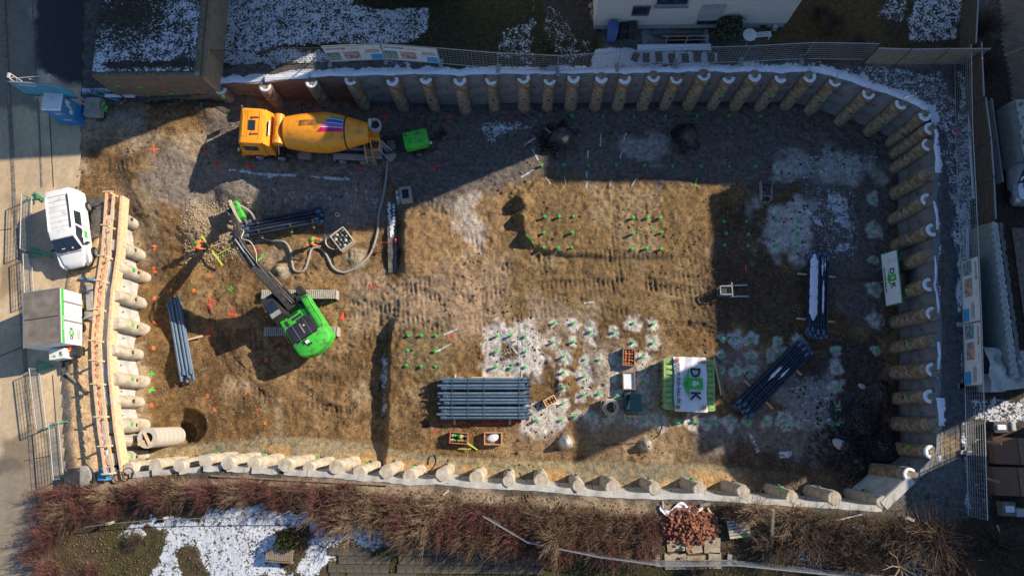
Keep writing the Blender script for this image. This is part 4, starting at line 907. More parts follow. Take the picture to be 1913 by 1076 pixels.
tag(scatter('gravel_stones',30000,ax,zfF,(.016,.055),mat('gravel_stone',(.46,.37,.27),(.26,.20,.14),.9,.9),1,dens=lambda x,y:inpit(x,y)*(.15+.85*sst(.45,.62,fbm(x,y,.5,4,71)))),'pale gravel stones strewn over the muddy pit floor','gravel')
tag(scatter('soil_clods',15000,ax,zfF,(.03,.11),mat('soil_clod',(.15,.092,.045),(.07,.045,.026),.9,.95),2,dens=lambda x,y:inpit(x,y)*(.05+.95*sst(.52,.66,fbm(x,y,.45,4,72)))*(seg_d(x,y,BEN)>.1)),'brown clods of soil lying on the pit floor','soil')
pg=lambda a:[P(*q,0) for q in a]
gp=pg([(370,385),(470,390),(500,440),(440,470),(400,480),(320,500),(290,480),(340,440)])
tag(scatter('gravel_bank',15000,(-23,-14,6,15),zfF,(.03,.10),mat('gravel_stone',(.6,.5,.4)),3,dens=lambda x,y:sst(-.6,.6,sdf(x,y,gp))),'coarse sunlit gravel under the tip of the excavator arm','gravel')
rb=pg([(1530,740),(1650,700),(1670,860),(1620,890),(1500,860)])
tag(scatter('rubble',5000,(15,27,-5,4),zfF,(.04,.2),mat('dark_rubble',(.07,.068,.072),(.02,.02,.02),1.2,.95),4,dens=lambda x,y:sst(-.3,1.,sdf(x,y,rb))*.9),'dark rubble heaped in the shaded south-east corner','rubble')
rb2=pg([(180,195),(400,195),(410,222),(230,228)])
tag(scatter('grey_rubble',5000,(-30,-17,15,23),zfF,(.03,.17),mat('grey_rubble_stone',(.30,.29,.28),(.13,.12,.11),1.,.95),5,dens=lambda x,y:sst(-.3,.4,sdf(x,y,rb2))*.8),'grey broken rubble at the foot of the garage wall','rubble')
# ---- sprayed marks
def mark(px,py,kind,mm,s=.5,rz=0.):
    p=G(px,py);b=MB();nn=7
    def stroke(ang,L):
        c,s_=math.cos(ang),math.sin(ang);pts=[]
        for k in range(nn): u=(k/(nn-1)-.5)*L;pts.append(Vector((c*u,s_*u,0)))
        v=[];
        for k,q in enumerate(pts):
            w_=.035+.03*random.random();
            for sg in (-1,1): x,y=q.x-s_*w_*sg,q.y+c*w_*sg;v.append((x,y,float(zF(p.x+x,p.y+y,True))-p.z+.022))
        b.add(v,[(2*k,2*k+1,2*k+3,2*k+2) for k in range(nn-1)])
    if kind=='+': stroke(rz,s*2);stroke(rz+math.pi/2,s*2)
    elif kind=='x':
        for a in (.8,2.3,1.5): stroke(rz+a,s)
    else: stroke(rz,s*2)
    o=b.build('spray_mark',mm,pitf);o.location=p
for q in [(288,280,'+','orsp',.42,.05),(383,282,'+','redsp',.3,0),(408,309,'+','redsp',.3,.1),(465,310,'+','redsp',.3,.3),(671,316,'+','redsp',.3,.1),(720,219,'+','redsp',.35,.1),(837,219,'+','redsp',.35,0),(812,312,'+','redsp',.35,.2),
 (960,219,'-','pinksp',.75,0),(723,190,'-','pinksp',.3,0),(394,568,'+','redsp',.5,.2),(434,588,'+','redsp',.45,.05),(391,622,'+','redsp',.5,.15),(640,591,'x','redsp',.55,0),(520,651,'x','orsp',.3,.4),(497,673,'x','orsp',.35,0),(289,505,'x','orsp',.4,.2),(290,463,'x','orsp',.35,0),(397,460,'x','orsp',.3,0),
 (392,516,'x','orsp',.25,0),(320,542,'x','orsp',.25,0),(363,543,'x','orsp',.25,0),(289,557,'x','orsp',.25,0),(288,603,'x','orsp',.25,0),(287,650,'x','orsp',.25,0),(387,739,'x','orsp',.3,0),(283,757,'x','orsp',.25,0),(400,765,'x','orsp',.3,0),(480,768,'x','orsp',.25,0),(495,790,'x','orsp',.25,0),(283,698,'+','grsp',.2,0),(283,728,'+','grsp',.2,0),
 (432,540,'+','grsp',.2,.1),(460,735,'-','orsp',.2,1),(700,470,'-','redsp',.2,0),(482,466,'-','redsp',.25,.2),(488,482,'-','grsp',.3,1.),(540,432,'-','grsp',.3,-.9),(697,535,'+','redsp',.25,1.4),(843,628,'-','redsp',.25,.1),(1394,502,'-','redsp',.3,1.5),(930,790,'-','pinksp',1.5,.06),(815,805,'-','pinksp',.15,.5),
 (990,265,'-','chalk',.45,.6),(1000,290,'-','chalk',.45,-1.1),(985,325,'-','chalk',.5,.6),(1024,336,'-','chalk',.35,-1.1),(1056,337,'-','chalk',.35,-1.45),(1096,328,'-','chalk',.25,1.5),(1096,345,'-','chalk',.2,1.5),(1141,341,'-','chalk',.35,1.3),(1185,340,'-','chalk',.4,1.),(1160,290,'-','chalk',.3,1.3),(1167,258,'-','chalk',.35,1.25),(1122,262,'-','chalk',.45,1.5),(1098,290,'-','chalk',.3,1.5),(1023,245,'-','chalk',.3,-1.),
 (950,640,'-','chalk',.9,-.9),(978,660,'-','chalk',1.3,1.57),(975,690,'-','chalk',.9,1.57),(828,650,'-','chalk',.6,.5),(842,620,'-','chalk',.5,.4),(1100,565,'-','chalk',.3,.1),(990,445,'-','grsp',.35,-.8),(1221,428,'-','grsp',.2,-1.),(1300,341,'-','grsp',.3,1.3)]:
    mark(*q)
# ---- pipes
def pipe_bundle(label,c,rz,L,rows,layers,r=.088,col='pipe',timbers=(),straps=(),strapc='teal',group='bundles of iron pipes',gapev=0,snowy=False,jit=.1,zb=None,tcol='wood',gap=.02):
    z0=float(zF(c.x,c.y)) if zb is None else zb;t=thing('pipe_bundle',label,'pipes',(c.x,c.y,z0),rz,group)
    def pm_():
        b=MB();lathe(b,[(-L/2,r*.8),(-L/2,r*1.0),(L/2-.34,r),(L/2-.335,r*.98)],10);b.m=1;lathe(b,[(-L/2-.01,r*.9),(-L/2-.005,r*1.04),(-L/2+.18,r*1.04),(-L/2+.19,r*1.0)],10);lathe(b,[(L/2-.34,r),(L/2-.32,r*1.38),(L/2-.05,r*1.42),(L/2,r*1.2),(L/2-.001,r*.9),(L/2-.3,r*.85)],10);return b
    pr=pm_().build('pipe',[col,'pipeb' if col=='pipe' else 'pipes'],None,ang=35);me=pr.data;bpy.data.objects.remove(pr)
    k=0;sp=2*r*1.1+gap
    for ly in range(layers):
        y=0
        for i in range(rows):
            yy=(i-(rows-1)/2)*sp+(int(i/gapev)*.1-(int((rows-1)/gapev)*.05) if gapev else 0);flip=(i+ly)%2
            part('pipe',me,t,(jit*1.6*math.sin(k*7.1)+(.12 if flip else -.12),yy+.012*math.sin(k*3.3),.12+r+ly*2.05*r*1.05+.012*math.sin(k*5.1)),(0,.002*math.sin(k),(math.pi if flip else 0)+.004*math.sin(k*2.7)));k+=1
    W=rows*sp+(int((rows-1)/gapev)*.1 if gapev else 0)
    for x,ex,sh in timbers: b=MB();b.box((x,sh,.05),(.12,W+ex,.10));b.build('bearer',tcol,t)
    H=.12+layers*2.05*r*1.05+.03
    for x in straps:
        b=MB();b.box((x,0,H-.01),(.03,W,.014));b.box((x,-W/2,H/2+.05),(.03,.014,H-.1));b.box((x,W/2,H/2+.05),(.03,.014,H-.1));b.build('strap',strapc,t)
    if snowy:
        for (x0,x1,y0,y1) in snowy:
            b=MB();K=int((x1-x0)/.25)+1;v=[];
            for i in range(K+1):
                u=x0+(x1-x0)*i/K;tp=min(1,min(i,K-i)*.5+.15);
                for j,(yy,zz) in enumerate(((y0,-.05),(y0*.7+y1*.3,.0),(y0*.3+y1*.7,.0),(y1,-.05))): v.append((u,yy*tp+(y0+y1)/2*(1-tp)+.02*math.sin(i*2.3+j),H+zz))
            b.add(v,[(i*4+j,i*4+j+1,(i+1)*4+j+1,(i+1)*4+j) for i in range(K) for j in range(3)]);b.build('snow_cover','snow',t,smooth=True)
    return t
c=P(905,744,.4);t=pipe_bundle('big stack of blue-grey pipes in three strapped layers with fresh timbers behind it',c,R(0),5.5,12,4,.082,'pipeb',((-1.9,.55,-.05),(1.6,.55,-.05)),(-2.0,-1.0,0.,2.2),'teal',gapev=4,jit=.06)
q=G(917,709);ft=thing('timber_stack','stack of fresh yellow squared timbers behind the big pipe stack','timber',q,R(1))
for i,(x,y,z,L) in enumerate(((0,.12,.1,2.5),(0.05,-.02,.1,2.5),(.05,-.16,.1,2.5),(0,.1,.24,2.45),(.05,-.08,.24,2.55))): b=MB();b.box((x,y,z),(L,.13,.13));b.build('timber','wood',ft)
for i,(x,y,lb) in enumerate(((862,709,'short fresh timber block left of the timber stack behind the pipes'),(958,712,'upright timber pair right of the timber stack behind the pipes'))): 
    q=G(x,y);b=MB();b.box((-.07,0,.3),(.11,.26,.5));b.box((.08,-.02,.28),(.11,.3,.46));o=b.build('timber_block','wood');o.location=q;tag(o,lb,'timber','timber blocks at the big pipe stack')
# second pair: long bundle east of the excavator
def lineup(a,b_,z): a,b_=P(*a,z),P(*b_,z);return (a+b_)/2,math.atan2(b_.y-a.y,b_.x-a.x),(b_-a).length
c,rz,L=lineup((328,562),(353,708),-.4);pipe_bundle('bundle of blue pipes lying near the excavator on one long timber',c,rz,L,4,2,.095,'pipeb',((.1,1.5,.1),),())
c,rz,L=lineup((462,434),(608,406),-.2);t=pipe_bundle('bundle of dark pipes tied with wood battens behind the worker with the hose',c,rz,L,5,2,.095,'pipe',((.4,.3,0),(1.9,.3,0),(-1.6,.3,0)),(),'rust')
for x in (-1.6,.5,2.):
    for y in (-.35,.2): b=MB();b.box((x,y,.62),(.06,.2,.05));b.build('batten','rust',t)
c,rz,L=lineup((1527,476),(1524,628),.3);pipe_bundle('upright long dark pipe bundle streaked with snow on two timbers',c,rz,L,7,4,.07,'pipe',((-1.35,1.2,.05),(1.6,1.2,.05)),(-1.7,.2,2.),'teal',snowy=((-2.6,1.75,-.60,-.10),(-2.2,-1.2,.12,.24),(-.9,1.3,.18,.32),(-2.4,-1.5,.3,.38)),tcol='wood',jit=.06)
c,rz,L=lineup((1384,768),(1502,648),.3);pipe_bundle('slanting long dark pipe bundle with traces of snow below the upright one',c,rz,L,7,4,.072,'pipe',((-1.3,1.2,-.1),(1.55,1.2,.1)),(-1.8,-1.,.3,1.7),'teal',snowy=((-.4,.9,.12,.30),(.1,1.1,-.25,-.12)),tcol='wood',jit=.06)
# ---- D&K container with banner
def dk(parent,cx,cz,s,rot,mkpos,withurl=True,mirror=False):
    """company mark: D, K and an ampersand on a green field over a green wedge. mkpos(u,v)->local position, u along the writing"""
    text_obj('lettering','D',.62*s,'text',parent,mkpos(-.50*s,.06*s),rot,.018*s);text_obj('lettering','K',.62*s,'text',parent,mkpos(.55*s,.06*s),rot,.018*s)
    b=MB();a=[mkpos(u*s,v*s) for u,v in ((-.25,-.20),(.25,-.20),(.25,.42),(-.25,.42))];b.add([(*q[:2],q[2]-.002) for q in a],[(0,1,2,3)]);b.build('logo_field','logog',parent)
    b=MB();a=[mkpos(u*s,v*s) for u,v in ((-.72,-.20),(.72,-.20),(0,-.46))];b.add([(*q[:2],q[2]-.003) for q in a],[(0,1,2)]);b.build('logo_wedge','logog',parent)
    text_obj('lettering','&',.42*s,'wtext',parent,mkpos(0,.08*s),rot,.01*s)
    text_obj('lettering','Bau GmbH & Co. KG' if False else 'BAU',.11*s,'text',parent,mkpos(0,-.30*s),rot)
    if withurl: text_obj('lettering','www.duk-bau.de',.27*s,'text',parent,mkpos(0,-.66*s),rot,.006)
c=P(1287,718,1.1);c.z=float(zF(c.x,c.y));rz=R(-7+1);ct=thing('waste_container','lime green ribbed container covered by a white banner with a black and green company mark','container',c,rz+R(4))
CW,CL,CH=3.05,3.1,1.15
b=MB();b.box((0,0,CH/2),(CW-.16,CL-.1,CH-.02));b.build('body','lime',ct)
b=MB()
for s_ in (-1,1):
    b.box((s_*(CW/2-.02),0,CH),(.12,CL,.12));b.box((0,s_*(CL/2-.02),CH),(CW-.14,.12,.12))
b.build('rim','lime',ct)
for s_ in (-1,1):
    for i in range(9): b=MB();b.box((s_*(CW/2-.05),-CL/2+.2+i*(CL-.4)/8,CH*.5),(.10,.12,CH-.15));b.build('rib','lime',ct)
for i in range(9):
    for s_ in (-1,1): b=MB();b.rbox((s_*1.26,-CL/2+.2+i*(CL-.4)/8,CH+.02),(.46,.25,.09),.05,2);b.build('lid_panel','lime',ct,ang=40)
b=MB();v=[];nx_,ny_=26,36;BW,BL=2.0,3.35
for j in range(ny_):
    for i in range(nx_):
        x=(i/(nx_-1)-.5)*BW+.05;y=(j/(ny_-1)-.5)*BL;e=abs(j/(ny_-1)-.5)*2
        z=CH+.13+.05*float(fbm(x*2+3,y*.7,1.6,3,4))+.03*math.sin(x*9+math.sin(y*2)*1.6)*sst(0,.2,np.array(abs(x))).item()-.25*max(0,e-.96)*10*.3*(j<8)
        v.append((x+.03*math.sin(y*3),y,z))
b.add(v,[(j*nx_+i,j*nx_+i+1,(j+1)*nx_+i+1,(j+1)*nx_+i) for j in range(ny_-1) for i in range(nx_-1)]);bn=b.build('banner','tarpw',None,smooth=True)
bn.location=ct.location;bn.rotation_euler=(0,0,ct.rotation_euler.z);tag(bn,'white cloth banner with black D and K letters lying on the lime green container','banner')
dk(bn,0,0,1.35,(0,0,R(-90)),lambda u,v:(.22+v,-u+.05,CH+.255))
for x,y in ((-.78,1.45),(.85,1.4),(-.75,-1.4),(.85,-1.4)):
    o=MB().box((0,0,.05),(.22,.2,.08)).build('corner_brick','clay');o.location=ct.location+Matrix.Rotation(ct.rotation_euler.z,3,'Z')@Vector((x,y,CH+.19));o.rotation_euler=(0,0,.2*x)
    tag(o,'red brick weighing down the '+('top ' if y>0 else 'bottom ')+('left' if x<0 else 'right')+' corner of the white banner','brick','bricks holding the banner')
for (x0,y0),(x1,y1),lb,mm in (((1333,668),(1347,738),'yellow plank lying right of the green container, nearer to it','wood'),((1339,674),(1353,744),'grey weathered plank lying outermost right of the green container','woodo'),((1290,770),(1303,792),'short timber lying at the lower right of the container','woodo')):
    a,b_=G(x0,y0),G(x1,y1);o=MB().bar((0,0,.08),b_-a+Vector((0,0,.08)),.12,.07).build('plank',mm);o.location=a;tag(o,lb,'plank','planks round the container')
# ---- company sign leaning by the east wall
a=P(1650,528,1.3);a=P(1664,520,1.6);z0=float(zF(a.x,a.y));sg=thing('company_sign','tilted white company sign with green logo at the foot of the east wall','sign',(a.x,a.y,z0),0)
SL=3.3;tilt=R(62);u_=Vector((math.cos(tilt)*.0+.9,0,.45)).normalized()
px0,px1=P(1651,520,1.0),P(1681,520,2.3);top=Vector((px1.x-a.x,0,2.3-z0));bot=Vector((px0.x-a.x,0,1.0-z0));cc=(top+bot)/2;uu=(top-bot);sw_=uu.length;ny=Vector((0,-1,0))
b=MB();plate(b,cc,ny,uu,SL+.06,sw_+.06,.04);b.build('frame','gfence',sg)
b=MB();nrm=uu.normalized().cross(Vector((0,1,0)));nrm=nrm if nrm.z>0 else -nrm
plate(b,cc+nrm*.025,ny,uu,SL-.05,sw_-.05,.03);b.build('board','white',sg)
un=uu.normalized();rotm=Matrix((ny,un,ny.cross(un))).transposed().to_euler()
if rotm: dk(sg,0,0,.85,rotm,lambda u,v:tuple(cc+nrm*.05+ny*u+un*(v*1.0+.08)),True)
b=MB();b.bar((-.0+cc.x*.6,0,0),tuple(cc),.07);b.bar((cc.x*.6,.9,0),tuple(cc+Vector((0,.9,0))),.07);b.build('support','woodo',sg)
a,b_=G(1578,521),G(1648,523);o=MB().bar((0,0,.12),b_-a+Vector((0,0,.12)),.09).build('steel_bar','rust');o.location=a;tag(o,'rusty steel bar lying left of the white company sign','steel bar')
# ---- crates
def crate(name,label,px,py,z,w_,l,h,rz,mm,group='open crates and boxes in the pit',wall=.06,fill=None,inner='woodo'):
    q=P(px,py,z+h);z0=float(zF(q.x,q.y));t=thing(name,label,'crate',(q.x,q.y,z0),rz,group)
    for s_ in (-1,1):
        b=MB();b.box((s_*(w_/2-wall/2),0,h/2+.02),(wall,l,h));b.build('side_board',mm,t);b=MB();b.box((0,s_*(l/2-wall/2),h/2+.021),(w_-2*wall-.004,wall,h));b.build('side_board',mm,t)
    b=MB();b.box((0,0,.05),(w_-2*wall-.01,l-2*wall-.01,.06));b.build('bottom',inner,t)
    return t
def lump(name,me_r,mm,t,loc,rot=(0,0,0),sc=(1,1,1),top=True,label=None,cat=None,group=None):
    me=icos(me_r,2,.1,random.randrange(99));me.materials.append(m_(mm));me.polygons.foreach_set('use_smooth',[True]*len(me.polygons))
    o=bpy.data.objects.new(name,me);COL.objects.link(o);o.location=(t.location+Matrix.Rotation(t.rotation_euler.z,3,'Z')@Vector(loc));o.rotation_euler=rot;o.scale=sc
    if label: tag(o,label,cat,group)
    return o
t=crate('wooden_crate','open timber crate full of rust-red couplings, topmost of three boxes',1175,667,0,.78,1.1,.55,R(-4),'woodo')
for i in range(3):
    for j in range(5):
        for k in range(1): lump('coupling',.12,'clay',t,(-.21+i*.21,-.4+j*.2,.42+.04*math.sin(i*5+j*3)),(i,j,0),(1,1,.7),label='rust-red coupling in the timber crate, '+['left','middle','right'][i]+' column, '+['lowest','second lowest','middle','second highest','highest'][j],cat='coupling',group='couplings in the crate')
t=crate('wooden_crate','open timber crate filled with snow, between the coupling crate and the teal box',1175,711,0,.78,1.12,.5,R(0),'woodo');b=MB();b.box((0,0,.26),(.66,1.0,.3));b.build('snow_filling','snow',t)
q=P(1182,752,.6);z0=float(zF(q.x,q.y));t=crate('teal_box','dark teal covered box, lowest of the three beside the hose crate',1183,752,0,1.0,1.1,.55,R(0),'teal');b=MB();b.box((.14,.0,.6),(.72,1.12,.04));b.build('cover','teal',t)
b=MB();b.box((0,0,.3),(.85,.95,.3));b.build('filling','dsteel',t)
for i in range(4): lump('plastic_bag',.13,'tarpl',t,(-.3+.05*i,-.35+.14*i,.5),(i,0,0),(1,.8,.5),label=['lowest','second lowest','second highest','highest'][i]+' pale plastic bag in the teal covered box',cat='bag',group='bags in the teal box')
a,b_=G(1166,777),G(1202,778);o=MB().bar((0,0,.06),b_-a+Vector((0,0,.06)),.12,.08).build('plank','wood');o.location=a;tag(o,'short pale plank lying below the teal box','plank')
t=crate('wooden_crate','open crate under the coiled cream hose',1138,761,0,1.0,.9,.4,R(0),'woodo');
q=P(1141,761,.55);hz=float(zF(q.x,q.y));hc=thing('coiled_hose','thick cream hose coiled on top of the open crate','hose',(q.x,q.y,hz+.5));b=MB();pts=[]
for i in range(160): a=i/160*math.pi*2*4.2;r_=.50-.035*(i/40)+.03*math.sin(a*.5);pts.append((r_*math.cos(a)+.03*math.sin(i*.1),r_*math.sin(a),.02+.05*(i//38)))
pts+=[(.3,-.42,.1),(.2,-.6,.05),(.15,-.75,-.05)]
b.tube(pts,.035,8);b.build('hose_loops','hosew',hc,smooth=True)
t=crate('wooden_crate','small tan crate with pipe fittings right of the big pipe stack',1028,749,0,.8,.5,.4,R(28),'wood')
for i in range(3):
    for j in range(2): lump('fitting',.11,'woodo' if (i+j)%2 else 'clay',t,(-.24+i*.22,-.11+j*.22,.3),(i,j,0),(1,1,.8),label='rusty fitting in the small tan crate, '+['left','middle','right'][i]+' of the '+['lower','upper'][j]+' row',cat='fitting',group='fittings in the small crate')
t=crate('wooden_crate','orange framed crate of tools and green cans below the big pipe stack',857,818,0,1.15,.72,.5,R(-4),'clay')
b=MB();b.box((0,0,.2),(1.0,.6,.2));b.build('filling','dsteel',t)
for i in range(12): lump('tool_bag',.12,['tarpl','green','capg','orange','woodo','tarp'][i%6],t,(-.4+.16*(i%6),-.15+.28*(i//6),.42),(i,i,0),(1.1,.8,.6),label=['grey','green','dark green','orange','brown','dull grey'][i%6]+' bag or can in the '+['lower','upper'][i//6]+' row of the orange framed crate',cat='tool bag',group='bags and cans in the orange framed crate')
q=t.location;jc=lump('jerry_can',.15,'lime',t,(.12,.1,.55),(0,0,0),(1,1,1),label='lime green can standing in the orange framed crate',cat='can')
for (x0,y0),(x1,y1),lb in (((830,826),(872,834),'thin dark rod lying along the lower edge of the tool crate'),((868,822),(892,840),'pale yellow levelling rod leaning out of the tool crate'),((880,838),(856,838),'second pale rod lying below the tool crate')):
    a,b_=G(x0,y0)+Vector((0,0,.3)),G(x1,y1)+Vector((0,0,.08));o=MB().bar((0,0,0),b_-a,.07).build('rod','yel' if 'pale' in lb else 'dsteel');o.location=a;tag(o,lb,'rod','rods at the tool crate')
t=crate('wooden_crate','orange timber crate holding a clump of snow, right of the tool crate',921,819,0,1.12,.78,.45,R(0),mat('orange_timber',(.62,.33,.17),(.48,.25,.12),5,.8));b=MB();b.box((0,0,.15),(.99,.65,.12));b.build('filling','woodo',t)
lump('snow_clump',.36,'snow',t,(0,.05,.32),(0,0,.3),(1.1,.7,.35),label='clump of snow lying in the orange timber crate',cat='snow')
# boxes by the worker
t=crate('open_box','open grey box of dark round fittings beside the worker with the hose',640,447,-.6,1.1,1.3,.6,R(38),'hosew')
b=MB();b.box((0,0,.25),(.95,1.15,.3));b.build('filling','dsteel',t)
for i in range(4):
    for j in range(5): lump('round_fitting',.12,['dsteel','tarp','dsteel','tarpl'][(i*3+j)%4],t,(-.36+i*.24,-.46+j*.23,.5+.03*math.sin(i+j)),(0,0,0),(1,1,.8),label='round fitting in the grey box, '+['first','second','third','fourth'][i]+' of row '+['one','two','three','four','five'][j]+' counted from its lower left',cat='fitting',group='round fittings in the grey box')
q=G(624,457);t=thing('mortar_tub','cream tub with grey mortar between the worker and the fittings box','tub',q,R(-35));b=MB();lathe(b,[(0,.34),(.42,.42),(.44,.45),(.44,.41),(.12,.36)],20,axis='z');o=b.build('tub','hosew',t,ang=40);o.scale=(1.2,.85,1)
b=MB();lathe(b,[(.25,.36),(.3,.30),(.33,.0001)],16,axis='z');o=b.build('mortar','dirtc',t,smooth=True);o.scale=(1.2,.85,1)
t=crate('metal_crate','grey steel box standing in the shade at the end of the concrete beam',757,362,0,.75,.95,.75,R(8),'conc',wall=.14);b=MB();b.box((0,0,.3),(.45,.65,.4));b.build('filling','dsteel',t)
q=G(631,402);o=MB().ring((0,0),.09,.16,0,.2,16).build('pipe_collar','hosew');o.location=q;tag(o,'small cream pipe collar lying right of the tied pipe bundle','collar')
q=G(629,396);o=lump('pink_cloth',.14,'pinksp',thing('x','x','x'),(0,0,0));bpy.data.objects.remove([k for k in COL.objects if k.name=='x'][0]);o.location=q+Vector((0,0,.05));o.scale=(1,.6,.4);tag(o,'pink rag lying above the cream pipe collar','rag')
# steel bucket in the shade
q=G(1428,360);t=thing('digger_bucket','steel digger bucket lying in the shade in the north-east of the pit','bucket',q,R(-3))
b=MB();b.box((-.33,0,.25),(.06,1.3,.5));b.box((.33,0,.25),(.06,1.3,.5));b.build('side_plate','conc',t)
b=MB();v=[];
for i in range(9): a=R(-20+i*20);v+=[(-.3,.1-.55*math.cos(a)*.9,.36-.36*math.sin(a)),(.3,.1-.55*math.cos(a)*.9,.36-.36*math.sin(a))]
b.add(v,[(2*i,2*i+1,2*i+3,2*i+2) for i in range(8)]);b.build('shell','conc',t,smooth=True)
b=MB();b.box((0,.52,.45),(.6,.28,.25));b.bar((-.32,.3,.5),(.32,.3,.5),.07);b.build('bracket','dsteel',t)
for i in range(4): b=MB();b.box((-.24+.16*i,-.68,.06),(.07,.14,.05));b.build('tooth','steel',t)
# ladder-like steel frame
q=G(1350,546);t=thing('fork_carrier','welded steel frame with two long forks standing on the shadow edge','fork carrier',q,R(1));b=MB()
for x in (-.35,.35):
    for y in (-.27,.27): b.bar((x,y,0),(x,y,.75),.06)
for z in (.75,.1):
    b.bar((-.35,-.27,z),(.4,-.27,z),.07);b.bar((-.35,.27,z),(.4,.27,z),.07);b.bar((-.35,-.27,z),(-.35,.27,z),.07);b.bar((.4,-.42,z),(.4,.5,z),.07)
b.build('frame_tubes','steel',t)
for y in (-.33,.4): b=MB();b.box((1.0,y,.18),(1.15,.11,.08));b.build('fork','steel',t)
b=MB();b.box((-.1,0,.4),(.4,.4,.5));b.build('battery_box','dsteel',t)
# concrete beam (trench wall) north of the excavator ramp
a=P(733,350,.5);c=P(737,508,.3);a=P(729,352,-.2);c=P(733,508,-.4);bm_=thing('concrete_beam','long concrete beam with snow on its upper half, running down beside the grey hose','beam',(a.x,a.y,0));d=c-a
b=MB();b.bar((0,0,-.95),(d.x,d.y,-1.05),.62,.9);b.build('beam',mat('muddy_beam',(.17,.16,.16),(.08,.07,.065),3,.95,.8,thr=(.4,.6)),bm_)
b=MB()
for k in range(26): t_=.02+.56*k/26;b.box((d.x*t_+.16*math.sin(k*3),d.y*t_,-.48-.1*t_),(.12+.14*abs(math.sin(k*1.7)),.11+.08*abs(math.sin(k*2.9)),.03),k*.7)
o=b.build('snow_cover','snow',bm_);o['kind']='stuff'
b=MB();b.bar((.3,d.y*.66,-.1),(-.6,d.y*.66,-.2),.03);b.bar((.5,d.y*.66,.1),(.57,d.y*.64,.25),.12);b.build('clamp','red',bm_)
# heaps
for (x,y,r_,h,mm,lb) in ((526,505,.46,.42,'hosew','grey-tan lump of soil lying above the excavator track'),):
    pass
# manhole shaft
mb_=P(324,815,-1.5);mt_=thing('shaft_rings','tall pale concrete shaft rings standing in a wet round hole','shaft',(mb_.x,mb_.y,-1.9))
for i in range(6): b=MB();lathe(b,[(.02,.60),(.0,.62),(.52,.62),(.54,.60)],36,axis='z');o=b.build('shaft_ring',mat('shaft_concrete',(.55,.52,.48),(.43,.40,.36),2,.9,.2),mt_,ang=30);o.location=(0,0,i*.555)
b=MB();b.ring((0,0),.33,.62,3.33,3.55,36);b.build('cone_top',mat('shaft_concrete',(.5,.5,.5)),mt_,ang=30)
b=MB();b.box((.0,.0,3.4),(.62,.62,.02));b.build('inside','black',mt_)
b=MB();b.box((.02,-.05,3.60),(.16,.85,.07),R(30));b.build('board','wood',mt_);b=MB();b.box((-.32,-.3,3.61),(.42,.16,.07),R(30));b.build('board','wood',mt_)
q=P(246,815,.4);z0=float(zF(q.x,q.y));t=thing('tool_chest','dark green chest lying beside the concrete shaft','chest',(q.x,q.y,z0),R(5));b=MB();b.rbox((0,0,.25),(.8,.45,.5),.05);b.build('chest_body','teal',t);b=MB();b.box((0,0,.53),(.84,.05,.05));b.box((.2,0,.53),(.05,.45,.04));b.build('clasp','black',t)
# rim clutter, lower left
q=P(160,889,3.05);t=thing('shaft_cover','pale round shaft ring with a dark square plate lying over it','shaft cover',q);b=MB();lathe(b,[(0,.62),(.55,.6),(.56,.2)],32,axis='z');b.build('ring','conc',t,ang=30)
b=MB();b.box((-.42,-.08,.60),(.92,1.12,.06),R(6));b.build('plate',mat('black_plate',(.05,.05,.055),(.02,.02,.024),1.5,.8),t)
for x in (-.8,-.05):
    for y in (-.5,.38): b=MB();b.tube([(x,y,.63),(x,y,.66)],.05,8);b.build('lifting_eye','steel',t)
q=P(204,884,3.05);t=thing('blue_box','light blue plastic box at the foot of the timber guard rail','box',q);b=MB();b.rbox((0,0,.35),(.52,.72,.7),.05);b.build('body','bluel',t);b=MB();b.box((.33,.1,.25),(.1,.5,.5));b.build('side_pocket','bluel',t)
for i,(x,y,lb) in enumerate(((240,884,'coil of dark cable, the larger one right of the blue box'),(223,890,'smaller coil of dark cable right beside the blue box'))):
    q=P(x,y,3.2);pts=[(( .33-.05*i)*math.cos(k*.35)*(1-.06*math.sin(k*.9)),(.33-.05*i)*math.sin(k*.35),.03+.012*(k//18)) for k in range(90)];o=MB().tube(pts,.022,6).build('cable_coil','dsteel',smooth=True);o.location=q;tag(o,lb,'cable','cable coils by the blue box')
q=P(132,916,3.0);o=lump('blue_sheet',.25,'bluel',mt_,(0,0,0));o.location=q;o.scale=(1.,.6,.25);tag(o,'crumpled blue plastic sheet at the edge of the red shrubs','plastic sheet')
for a,c,lb,mm,w_ in (((125,697),(168,735),'long thin board lying slanting on the tan gravel below the site box','woodo',.1),((167,532),(170,580),'grey concrete slab lying beside the site box','conc',.42),((157,590),(176,590),'square concrete slab lying under the end of the site box','conc',.5),((150,520),(182,524),'dark blue sheet lying over the slab above the site box','bluel',.12)):
    a,b_=P(*a,3.05),P(*c,3.05);o=MB().bar((0,0,.06),b_-a+Vector((0,0,.06)),w_,.09).build('board' if 'board' in lb else 'slab',mm);o.location=a;tag(o,lb,'board' if 'board' in lb else 'slab')
